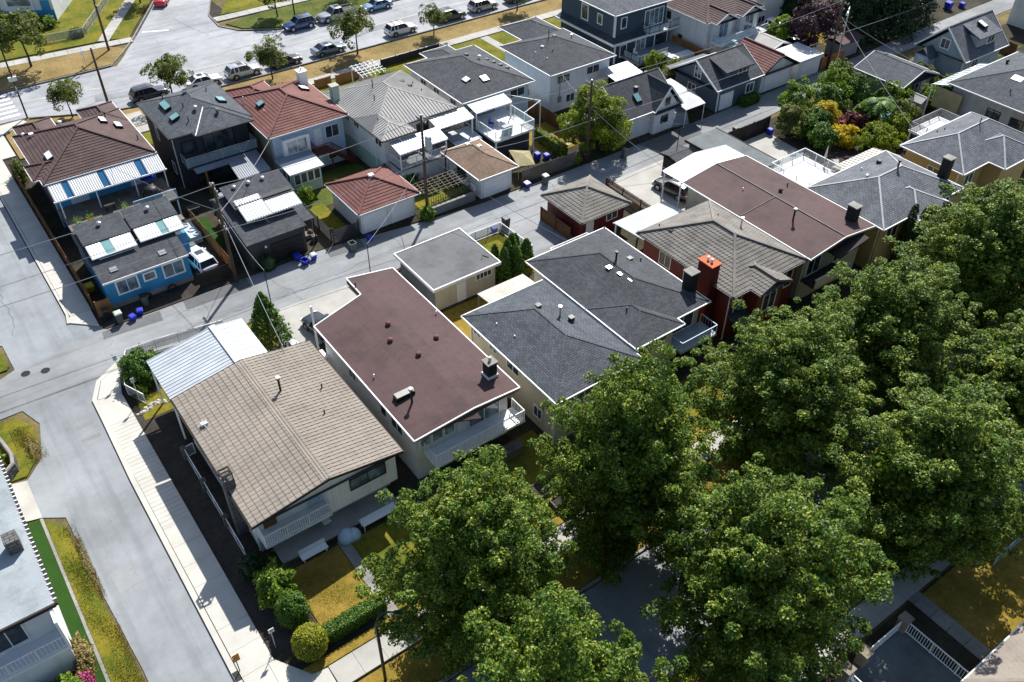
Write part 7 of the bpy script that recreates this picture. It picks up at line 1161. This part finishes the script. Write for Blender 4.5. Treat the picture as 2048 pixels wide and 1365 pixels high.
def bin_(label, x, y, mat, hh=1.05, w=.55, lid=None, rz=0., open_=False):
    b = thing('wheeled_bin' if hh > .6 else 'recycling_box', label, 'bin', (0, 0, 0)); a = w / 2; m = MB(); P = [(-a * .8, -a * .85, .06), (a * .8, -a * .85, .06), (a * .8, a * .85, .06), (-a * .8, a * .85, .06), (-a, -a * 1.1, hh), (a, -a * 1.1, hh), (a, a * 1.1, hh), (-a, a * 1.1, hh)]
    m.add(P, [(0, 3, 2, 1), (0, 1, 5, 4), (1, 2, 6, 5), (2, 3, 7, 6), (3, 0, 4, 7)])
    Q = [(v[0] * .9, v[1] * .9, max(v[2] - .0, .12)) for v in P]; m.add(Q, [(0, 1, 2, 3), (4, 5, 1, 0)[::1], (5, 6, 2, 1), (6, 7, 3, 2), (7, 4, 0, 3)]); obj('body', m, mat, b)
    obj('rim', MB().beam((-a, -a * 1.1, hh), (a, -a * 1.1, hh), .06).beam((-a, a * 1.1, hh), (a, a * 1.1, hh), .06).beam((-a, -a * 1.1, hh), (-a, a * 1.1, hh), .06).beam((a, -a * 1.1, hh), (a, a * 1.1, hh), .06), mat, b)
    if not open_: obj('lid', MB().add([(-a - .04, -a * 1.2, hh + .03), (a + .04, -a * 1.2, hh + .03), (a + .04, a * 1.2, hh + .06), (-a - .04, a * 1.2, hh + .06), (-a * .8, -a * .9, hh + .1), (a * .8, -a * .9, hh + .1), (a * .8, a * .9, hh + .13), (-a * .8, a * .9, hh + .13)], [(3, 2, 1, 0), (4, 5, 6, 7), (0, 1, 5, 4), (1, 2, 6, 5), (2, 3, 7, 6), (3, 0, 4, 7)]), lid or mat, b)
    if hh > .6:
        for sx in (-1, 1): obj('wheel', MB().tube([(sx * a * .75 - .03, a, .12), (sx * a * .75 + .03, a, .12)], .12, 10), 'rubber', b, uv=False)
    b.location = (x, y, .0); b.rotation_euler.z = rz; return b
bin_('grey wheeled bin with pale green lid at the blue laneway house corner', 7.9, 68.3, 'bingreen', lid='binlid'); bin_('blue recycling box nearest the pale-lidded bin', 8.9, 68.0, 'binblue', .42, .5, rz=.3); bin_('blue recycling box further right of the pale-lidded bin', 9.7, 68.45, 'binblue', .42, .5, rz=-.2); bin_('black wheeled bin against the orange-brown gate', 7.1, 69.35, 'binblack'); bin_('dark grey bin with white label below the blue house windows', 10.5, 69.4, 'bingreen', lid='binblack')
bin_('blue box in the shadow of the charcoal garage', 24.5, 67.8, 'binblue', .5, .6); bin_('open blue box in front of the charcoal garage', 24.8, 66.75, 'binblue', .5, .65, rz=.4, open_=True); bin_('blue box with pale lid in the sun near the charcoal garage', 25.8, 66.95, 'binblue', .55, .5, lid='paleblue'); bin_('grey open tote bin on the alley before the red tiled garage', 29.5, 66.0, 'bingreen', .95, .6, open_=True); bin_('blue box by the white garage doors', 31.7, 66.7, 'binblue', .4, .5); bin_('tall black bin on the grey driveway', 43.7, 60.5, 'binblack', 1.15, .62); bin_('blue box on the chain-link fence corner', 42.4, 60.7, 'binblue', .4, .5); bin_('blue and white box by the grey weathered alley fence', 50.1, 65.5, 'binblue', .55, .55, lid='white'); bin_('pale wheeled bin on the alley by the grey weathered fence', 52.1, 64.9, 'bingreen', lid='white'); bin_('grey wheeled bin in the shade of the big green tree', 62.7, 64.2, 'bingreen'); bin_('dark bin beside the black alley fence', 76.4, 60.4, 'binblack'); bin_('blue bin inside the black alley fence corner', 80.0, 58.3, 'binblue', .7, .55); bin_('blue bin in the back yard of the white deck, left one', 54.6, 69.6, 'binblue', .7, .6); bin_('blue bin in the back yard of the white deck, right one', 55.5, 69.1, 'binblue', .5, .6); bin_('blue bin at the far alley end, left one', 131.6, 69.2, 'binblue', 1.1, .9); bin_('blue bin at the far alley end, right one', 134, 68.4, 'binblue', .7, .7); bin_('blue barrel-like bin beside the porch of the pale grey roof', 38.3, 74.2, 'binblue', .9, .6); bin_('yellow box in the side strip of the blue laneway house', 7.15, 74.4, 'yplas', .6, .7)
def bed(label, x0, x1, y0, y1):
    b = thing('raised_bed', label, 'planter', ((x0 + x1) / 2, (y0 + y1) / 2, 0)); obj('soil', MB().box(x0 + .09, x1 - .09, y0 + .09, y1 - .09, .05, .26), 'soil', b)
    for q in ((x0, x1, y0, y0 + .08), (x0, x1, y1 - .08, y1), (x0, x0 + .08, y0 + .085, y1 - .085), (x1 - .08, x1, y0 + .085, y1 - .085)): obj('plank', MB().box(*q, .03, .36), 'wood_g', b)
bed('timber-edged raised bed nearer the house under the tall linden', 25.4, 27.6, 31.2, 32.5); bed('timber-edged raised bed nearer the pavement', 25.9, 27.0, 28.75, 30.7)
tag(obj('white_plank', MB().box(23.95, 24.12, 31.9, 32.8, .07, .13), 'white'), 'single white plank lying on the front lawn', 'plank')
rb = thing('rock_border', 'row of pale rocks edging the dry bed by the beige house', 'rocks', (6.4, 56.3, 0))
for i in range(22):
    a = i / 21; x = 5.4 + 2.4 * a + random.uniform(-.15, .15); y = 56.1 + .9 * math.sin(a * 2.5) * .6 + random.uniform(-.2, .2); r = random.uniform(.12, .24); obj('rock', MB().dome(x, y, .03, r, r * random.uniform(.7, 1.1), 7, 3), 'rock', rb, uv=False)
tag(obj('paddling_pool', MB().cyl(92.6, 54.2, .05, .45, .95, n=18).cyl(92.6, 54.2, .45, .5, .85, n=18).box(93.2, 95.2, 52.6, 53.4, .05, .6), 'poolblue'), 'turquoise plastic pool and slide in the garden', 'pool'); tag(obj('toy_slide', MB().box(91.3, 91.9, 52.2, 52.6, .05, .6).add([(90.4, 52.3, .1), (91.3, 52.3, .6), (91.3, 52.6, .6), (90.4, 52.6, .1)], [(0, 1, 2, 3)]), 'yplas'), 'yellow toy under the palm tree', 'toy')
tag(obj('boat', MB().add([(76.0, 48.3, .5), (79.4, 48.0, .5), (79.6, 49.6, .5), (76.2, 49.9, .5), (75.4, 49.1, 1.0), (80.2, 48.8, 1.1), (77, 48.8, 1.5), (79, 48.8, 1.5)], [(0, 1, 5, 7, 6, 4), (3, 4, 6, 7, 5, 2), (0, 4, 3), (1, 2, 5), (3, 2, 1, 0)]).cyl(77.8, 49, 0, .5, .3), 'white'), 'white covered boat behind the mesh-railed deck', 'boat'); tag(obj('parasol', MB().cyl(75.6, 47.6, 2.6, 4.6, .03, n=6).cyl(75.6, 47.6, 3.4, 4.7, .16, .03, n=8), 'polycarb'), 'folded pale parasol at the corner of the white rear deck', 'umbrella')
tag(obj('clutter_pile', MB().box(27.0, 27.5, 69.4, 69.9, .05, .7).box(26.6, 27.1, 70.2, 71, .05, .5).dome(27.3, 70.6, .05, .4, .8, 8, 4).beam((26.8, 69, .05), (27.6, 70.4, 1.6), .06), 'wood_g'), 'pile of planks and boxes beside the charcoal garage', 'clutter'); tag(obj('stacked_wood', MB().box(20.0, 21.2, 35.0, 36.0, .05, .5), 'wood_g'), 'small stack of timber under the balcony by the linden', 'timber')
tag(obj('metal_hoops', MB().tube([(17.6 + .35 * math.cos(k * .524), 78.3 + .35 * math.sin(k * .524), .9) for k in range(13)], .05, 5).tube([(17.9 + .35 * math.cos(k * .524), 77.2 + .35 * math.sin(k * .524), .9) for k in range(13)], .05, 5).tube([(18.1 + .32 * math.cos(k * .524), 76.3 + .32 * math.sin(k * .524), .9) for k in range(13)], .05, 5).box(17.3, 18.4, 75.9, 78.7, .03, .84), 'galv'), 'pale metal hoops lying by the cedar fence', 'hoops'); tag(obj('trailer_cart', MB().box(18.35, 18.85, 55.0, 56.6, .3, .8).cyl(18.6, 55.3, .06, .3, .2, n=10).cyl(18.6, 56.3, .06, .3, .2, n=10), 'galv'), 'small grey cart between the conifer and the black car', 'cart')
tag(obj('leaning_board', MB().add([(60.0, 72.4, .05), (61.0, 71.6, .05), (61.2, 71.9, 1.2), (60.2, 72.7, 1.2), (60.05, 72.5, .05), (61.05, 71.7, .05), (61.25, 72, 1.2), (60.25, 72.8, 1.2)], [(0, 1, 2, 3), (7, 6, 5, 4), (0, 4, 5, 1), (1, 5, 6, 2), (2, 6, 7, 3), (3, 7, 4, 0)]), 'wood_g'), 'pale wooden board leaning in the golden back yard', 'board')

# yard clutter
def pot(label, x, y, z, r, hh, plant, seed, group=None):
    t = thing('plant_pot', label, 'plant pot', (x, y, z), group); obj('pot', MB().cyl(x, y, z, z + hh, r * .75, r, 10), 'orange' if seed % 2 else 'greysheet', t, uv=False); rng = np.random.default_rng(seed); n = 160
    P = rng.normal(size=(n, 3)) * r * np.array([.8, .8, .7]) + np.array([x, y, z + hh + r * .8]); P[:, 2] = np.maximum(P[:, 2], z + hh * .8); N = unit(rng.normal(size=(n, 3)) + np.array([0, 0, .8])); U, V = leafset(P, N, .07, rng); quads('plant', P, U, V, plant, t, (x, y, z))
for i, (x, y, z) in enumerate(((9.0, 81.8, 2.3), (10.1, 81.7, 2.3), (13.4, 81.8, 2.3))): pot(['leftmost potted plant on the deck of the brown tiled house', 'second potted plant on the deck of the brown tiled house', 'potted plant beside the deck railing of the brown tiled house'][i], x, y, z, .28, .4, 'leaf_green', 200 + i)
for i, (x, y) in enumerate(((39.4, 72.1), (41.6, 72.2), (43.9, 74.6), (45.6, 73.6))): pot(['pot left of the porch of the pale grey roof', 'pot in front of the porch of the pale grey roof', 'pot under the porch edge of the pale grey roof', 'pot beside the pale metal-sheet patio cover'][i], x, y, .05, .3, .4, ['leaf_green', 'leaf_pink', 'leaf_lime', 'leaf_red'][i], 210 + i)
for i, (x, y) in enumerate(((86.5, 53.9), (88.9, 55.0), (94.6, 55.6), (96, 52.6), (91.8, 56.2))): pot(['pot before the golden shrub', 'pot between golden shrub and dark red shrub', 'pot behind the turquoise pool', 'pot right of the turquoise pool', 'pot left of the turquoise pool'][i], x, y, .05, .32, .4, ['leaf_lime', 'leaf_pink', 'leaf_green', 'leaf_yellow', 'leaf_straw'][i], 220 + i)
wp = thing('wood_pile', 'stack of reddish firewood logs beside the tan garage', 'firewood', (44.6, 74.2, 0))
for i in range(6):
    for j in range(4): obj('log', MB().tube([(45.0 + i * .24 + (j % 2) * .12, 73.6, .14 + j * .22), (45.0 + i * .24 + (j % 2) * .12, 74.5, .14 + j * .22)], .11, 7), 'wood_r', wp, uv=False)
for i, (x, y) in enumerate(((57.0, 72.6), (57.7, 72.0), (58.4, 71.5), (59.0, 70.9), (59.5, 70.2), (57.6, 70.0))): tag(obj('stepping_stone', MB().cyl(x, y, .05, .1, .28, n=9), 'rock'), 'pale round stepping stone in the golden back yard', 'stone', 'stepping stones in the golden yard')
for i, (x, y) in enumerate(((10.9, 69.9), (13.2, 69.8))): tag(obj('old_tyre', MB().tube([(x + .36 * math.cos(k * .4488), y + .08, .4 + .36 * math.sin(k * .4488)) for k in range(15)], .11, 7), 'rubber', smooth=True), ['old tyre leaning under the small blue house window', 'old tyre leaning under the right blue house window'][i], 'tyre')
lad = thing('ladder', 'aluminium ladder leaning on the charcoal garage side', 'ladder', (27.6, 73.5, 0)); obj('stile', MB().beam((28.1, 73.2, .05), (27.25, 73.2, 3.4), .05, .08), 'galv', lad); obj('stile', MB().beam((28.1, 73.7, .05), (27.25, 73.7, 3.4), .05, .08), 'galv', lad)
for k in range(10): f = (k + .7) / 10.5; obj('rung', MB().beam((28.1 - .85 * f, 73.2, .05 + 3.35 * f), (28.1 - .85 * f, 73.7, .05 + 3.35 * f), .035), 'galv', lad, uv=False)
chair('white chair on the charcoal house patio, left one', 25.9, 81.2, .03, .5, 'white'); chair('white chair on the charcoal house patio, right one', 27.0, 81.5, .03, -.8, 'white'); tag(obj('toy_car', MB().box(26.9, 27.5, 79.2, 79.6, .1, .35).box(27.0, 27.3, 79.25, 79.55, .35, .55).cyl(27.0, 79.2, .03, .12, .06), 'yplas'), 'small yellow ride-on toy near the charcoal house patio', 'toy')
hz = [(17.9, 71.2, .2), (18.2, 73.0, .5)]
for i, (x, y, q) in enumerate(((16.9, 75.4, .5), (17.4, 80.2, .7), (19.6, 81.5, .6), (38.0, 76.6, .5), (62.4, 73.4, .6), (76.6, 75.2, .7))): tag(obj('storage_box', MB().box(x - q, x + q, y - q * .7, y + q * .7, .04, q).box(x - q * 1.05, x + q * 1.05, y - q * .75, y + q * .75, q, q + .07), ['bingreen', 'wood_g', 'char', 'paleblue', 'greysheet', 'wood_g'][i]), ['grey storage chest behind the parked white car', 'weathered wooden chest by the metal hoops', 'dark chest in the charcoal house side yard', 'pale blue chest beside the mint wall', 'grey chest behind the big green alley tree', 'wooden chest behind the white tent canopy'][i], 'box')
CP = {}
def paint_mat(name, c, metal=.0):
    if name not in CP: CP[name] = m_gloss('car_paint_' + name, c, .28, metal, .9)
    return CP[name]
def car(label, kind, x, y, rz, pm, name='parked_car', rack=False):
    """nose towards +x before turning"""
    t = thing(name, label, 'car' if kind != 'pickup' else 'pickup', (0, 0, 0), 'parked vehicles')
    S = {'suv': dict(L=4.6, w=.92, H=1.68, st=[(-2.3, .72), (-2.25, 1.0), (-1.9, 1.06), (.85, 1.02), (1.05, 1.0), (1.9, .92), (2.2, .78), (2.3, .62)], gh=(-2.12, .95, -1.75, .25), wb=(-1.36, 1.38), wr=.36),
         'sedan': dict(L=4.65, w=.9, H=1.45, st=[(-2.32, .66), (-2.28, .93), (-1.6, .97), (.9, .9), (1.1, .88), (1.9, .80), (2.25, .68), (2.32, .55)], gh=(-1.75, 1.05, -.95, .3), wb=(-1.38, 1.38), wr=.33),
         'van': dict(L=5.0, w=1.0, H=2.1, st=[(-2.5, .9), (-2.48, 1.15), (-2.3, 1.15), (1.1, 1.15), (1.6, 1.1), (2.3, .95), (2.5, .6)], gh=(-2.42, 1.6, -2.25, .9), wb=(-1.5, 1.55), wr=.36),
         'pickup': dict(L=5.8, w=1.0, H=1.88, st=[(-2.9, .85), (-2.88, 1.15), (-.75, 1.15), (1.1, 1.12), (1.4, 1.1), (2.5, 1.05), (2.85, .9), (2.9, .6)], gh=(-.85, 1.25, -.6, .55), wb=(-1.9, 1.85), wr=.42)}[kind]
    w = S['w']; zb = .22; m = MB(); rings = []
    xs = [s[0] for s in S['st']]; zs = [s[1] for s in S['st']]; n = 22
    for i in range(n + 1):
        X = xs[0] + (xs[-1] - xs[0]) * (.5 - .5 * math.cos(math.pi * i / n)); zt = float(np.interp(X, xs, zs)); e = 1 - .16 * (abs(X) / (S['L'] / 2)) ** 5; ww = w * e
        half = [(ww * .86, zb), (ww * .97, zb + .12), (ww, .5), (ww * .985, zt - .16), (ww * .93, zt - .03), (ww * .7, zt + .015), (0, zt + .03)]; ring = [(X, a, b) for a, b in half] + [(X, -a, b) for a, b in half[::-1][1:]]; rings.append(ring)
    for r in rings: m.v += r
    k = len(rings[0])
    for i in range(n):
        for j in range(k - 1): a = i * k + j; m.f.append((a, a + k, a + k + 1, a + 1))
        m.f.append((i * k + k - 1, (i + 1) * k + k - 1, (i + 1) * k, i * k))
    m.f.append(tuple(range(k))[::1]); m.f.append(tuple(n * k + j for j in range(k - 1, -1, -1))); body = obj('body', m, pm, t, smooth=True, uv=False)
    a0, a1, b0, b1 = S['gh']; H_ = S['H']; zB = lambda X: float(np.interp(X, xs, zs)) - .02; wb_ = w * .92; wt = w * .74
    A = [(a0, -wb_, zB(a0)), (a1, -wb_, zB(a1)), (a1, wb_, zB(a1)), (a0, wb_, zB(a0))]; B = [(b0, -wt, H_ - .07), (b1, -wt, H_ - .07), (b1, wt, H_ - .07), (b0, wt, H_ - .07)]
    obj('windscreen', MB().poly(A[1], A[2], B[2], B[1]), 'carglass', t, uv=False); obj('rear_window', MB().poly(A[3], A[0], B[0], B[3]), 'carglass', t, uv=False); obj('side_window', MB().poly(A[0], A[1], B[1], B[0]), 'carglass', t, uv=False); obj('side_window', MB().poly(A[2], A[3], B[3], B[2]), 'carglass', t, uv=False)
    rm = MB(); ns, nw = 6, 6
    for i in range(ns + 1):
        for j in range(nw + 1): u = i / ns * 2 - 1; v = j / nw * 2 - 1; rm.v.append((b0 - .06 + (b1 - b0 + .12) * i / ns, (wt + .04) * v, H_ - .07 + .085 * (1 - u ** 4) ** .5 * (1 - v ** 4) ** .5))
    for i in range(ns):
        for j in range(nw): q = i * (nw + 1) + j; rm.f.append((q, q + nw + 1, q + nw + 2, q + 1))
    obj('roof_panel', rm, pm, t, smooth=True, uv=False); pr = MB()
    for (p, q) in zip(A, B): pr.beam(p, q, .09, .07)
    xm_ = (b0 + b1) / 2 - .1
    for sy in (-1, 1): pr.beam((xm_, sy * wb_, zB(xm_)), (xm_, sy * wt, H_ - .07), .1, .05)
    if kind in ('suv', 'van'):
        for sy in (-1, 1): pr.beam((b0 + .35, sy * wb_, zB(a0 + .6)), (b0 + .35, sy * wt, H_ - .07), .12, .05)
    obj('pillars', pr, pm, t, uv=False)
    for X in S['wb']:
        for sy in (-1, 1):
            ty = obj('wheel', MB().tube([(X, sy * (w - .2), S['wr']), (X, sy * (w + .012), S['wr'])], S['wr'], 18), 'rubber', t, uv=False); obj('rim', MB().tube([(X, sy * (w + .0), S['wr']), (X, sy * (w + .022), S['wr'])], S['wr'] * .64, 12), 'rim', ty, uv=False)
            obj('wheel_arch', MB().tube([(X + (S['wr'] + .06) * math.cos(math.pi * q / 8), sy * w * .985, S['wr'] + (S['wr'] + .06) * math.sin(math.pi * q / 8)) for q in range(9)], .045, 5), 'black', t, uv=False)
    hx = S['L'] / 2
    for sy in (-1, 1):
        obj('headlight', MB().box(hx - .22, hx - .01, sy * w * .72 - .2, sy * w * .72 + .2, .62, .74), 'skyl_w', t, uv=False); obj('tail_light', MB().box(-hx - .0, -hx + .12, sy * w * .78 - .1, sy * w * .78 + .1, .75, .95), 'redlight', t, uv=False); obj('mirror', MB().box(a1 - .35, a1 - .2, sy * (w + .08) - .09, sy * (w + .08) + .09, zB(a1) - .0, zB(a1) + .14), pm, t, uv=False)
    obj('grille', MB().box(hx - .03, hx + .005, -.4, .4, .45, .6), 'black', t, uv=False); obj('bumper', MB().box(-hx - .02, -hx + .1, -w * .85, w * .85, .28, .45).box(hx - .12, hx + .015, -w * .8, w * .8, .25, .38), 'black' if kind != 'sedan' else pm, t, uv=False)
    if kind == 'pickup':
        obj('bed_liner', MB().box(-2.78, -.98, -.82, .82, 1.165, 1.19), 'black', t, uv=False); obj('bed_rail', MB().box(-2.86, -.95, -.96, -.82, 1.13, 1.42).box(-2.86, -.95, .82, .96, 1.13, 1.42).box(-2.9, -2.78, -.82, .82, 1.13, 1.42), pm, t, uv=False)
    if kind == 'suv' or rack: obj('roof_rail', MB().beam((b0 + .15, -wt * .93, H_ + .04), (b1 - .1, -wt * .93, H_ + .04), .04).beam((b0 + .15, wt * .93, H_ + .04), (b1 - .1, wt * .93, H_ + .04), .04), 'black', t, uv=False)
    if rack: obj('crossbar', MB().beam((b0 + .5, -wt, H_ + .1), (b0 + .5, wt, H_ + .1), .05).beam((b1 - .5, -wt, H_ + .1), (b1 - .5, wt, H_ + .1), .05), 'black', t, uv=False)
    else: obj('sunroof', MB().box(b1 - .95, b1 - .25, -.38, .38, H_ + .005, H_ + .022), 'glass', t, uv=False)
    t.location = (x, y, .0); t.rotation_euler.z = rz; return t
PI = math.pi; W_ = paint_mat('white', (.74, .75, .76)); SV = paint_mat('silver', (.5, .51, .52), .5); DK = paint_mat('dark', (.035, .04, .055), .2); BK = paint_mat('black', (.008, .009, .012)); BL = paint_mat('blue', (.02, .055, .16), .2); GR = paint_mat('grey', (.26, .275, .29), .4); LB = paint_mat('lightblue', (.16, .28, .40), .3); RD = paint_mat('red', (.5, .008, .015)); GB = paint_mat('bluegrey', (.17, .215, .27), .5); BE = paint_mat('beige', (.42, .40, .36), .4); OL = paint_mat('olive', (.05, .055, .05), .3)
car('dark grey hatchback half hidden by the ragged tree behind the charcoal house', 'suv', 24.9, 109.6, .03, DK); car('white sedan behind the charcoal house roof', 'sedan', 31.6, 109.2, .02, W_); car('silver estate car on the avenue, second from the white sedan side', 'suv', 36.9, 108.9, .02, SV); car('black sedan beside the small verge tree', 'sedan', 42.6, 108.9, .02, BK); car('blue-grey sedan parked behind the dense verge tree', 'sedan', 49.1, 108.9, .0, GB); car('white car with black roof bars on the avenue', 'suv', 60.5, 109.0, .0, W_, rack=True); car('dark olive car on the avenue near the top edge', 'suv', 69.0, 109.2, .0, OL); car('beige silver car nearest the top edge', 'suv', 75.0, 109.6, .0, BE); car('dark car at the top edge, last of the near row', 'suv', 81.5, 109.6, 0, DK)
car('dark blue car across the avenue at the junction', 'suv', 49.7, 119.0, PI, BL); car('silver-grey pickup truck with open bed across the avenue', 'pickup', 55.6, 119.0, PI, GR, 'pickup_truck'); car('light blue hatchback across the avenue', 'sedan', 62.3, 119.0, PI, LB); car('bright red car on the side street at the top edge', 'sedan', 37.4, 140.0, math.atan2(.86, .51), RD); car('white car parked between the blue laneway house and the cedar fence', 'suv', 16.75, 72.3, PI / 2 + .1, W_); car('black car on the driveway beside the conifer', 'suv', 21.6, 56.6, PI / 2 + .15, BK); car('black car half under the white gabled carport', 'suv', 61.9, 55.6, PI / 2 + .1, BK); car('white van in the yard by the purple tree', 'van', 103.3, 77.0, -PI / 2 + .2, W_, 'white_van'); car('silver car parked under the purple tree', 'suv', 101.5, 73.4, PI / 2, SV)
for i, o in enumerate([o for o in scene.objects if o.parent is None and o.type == 'EMPTY' and not o.children]): bpy.data.objects.remove(o)
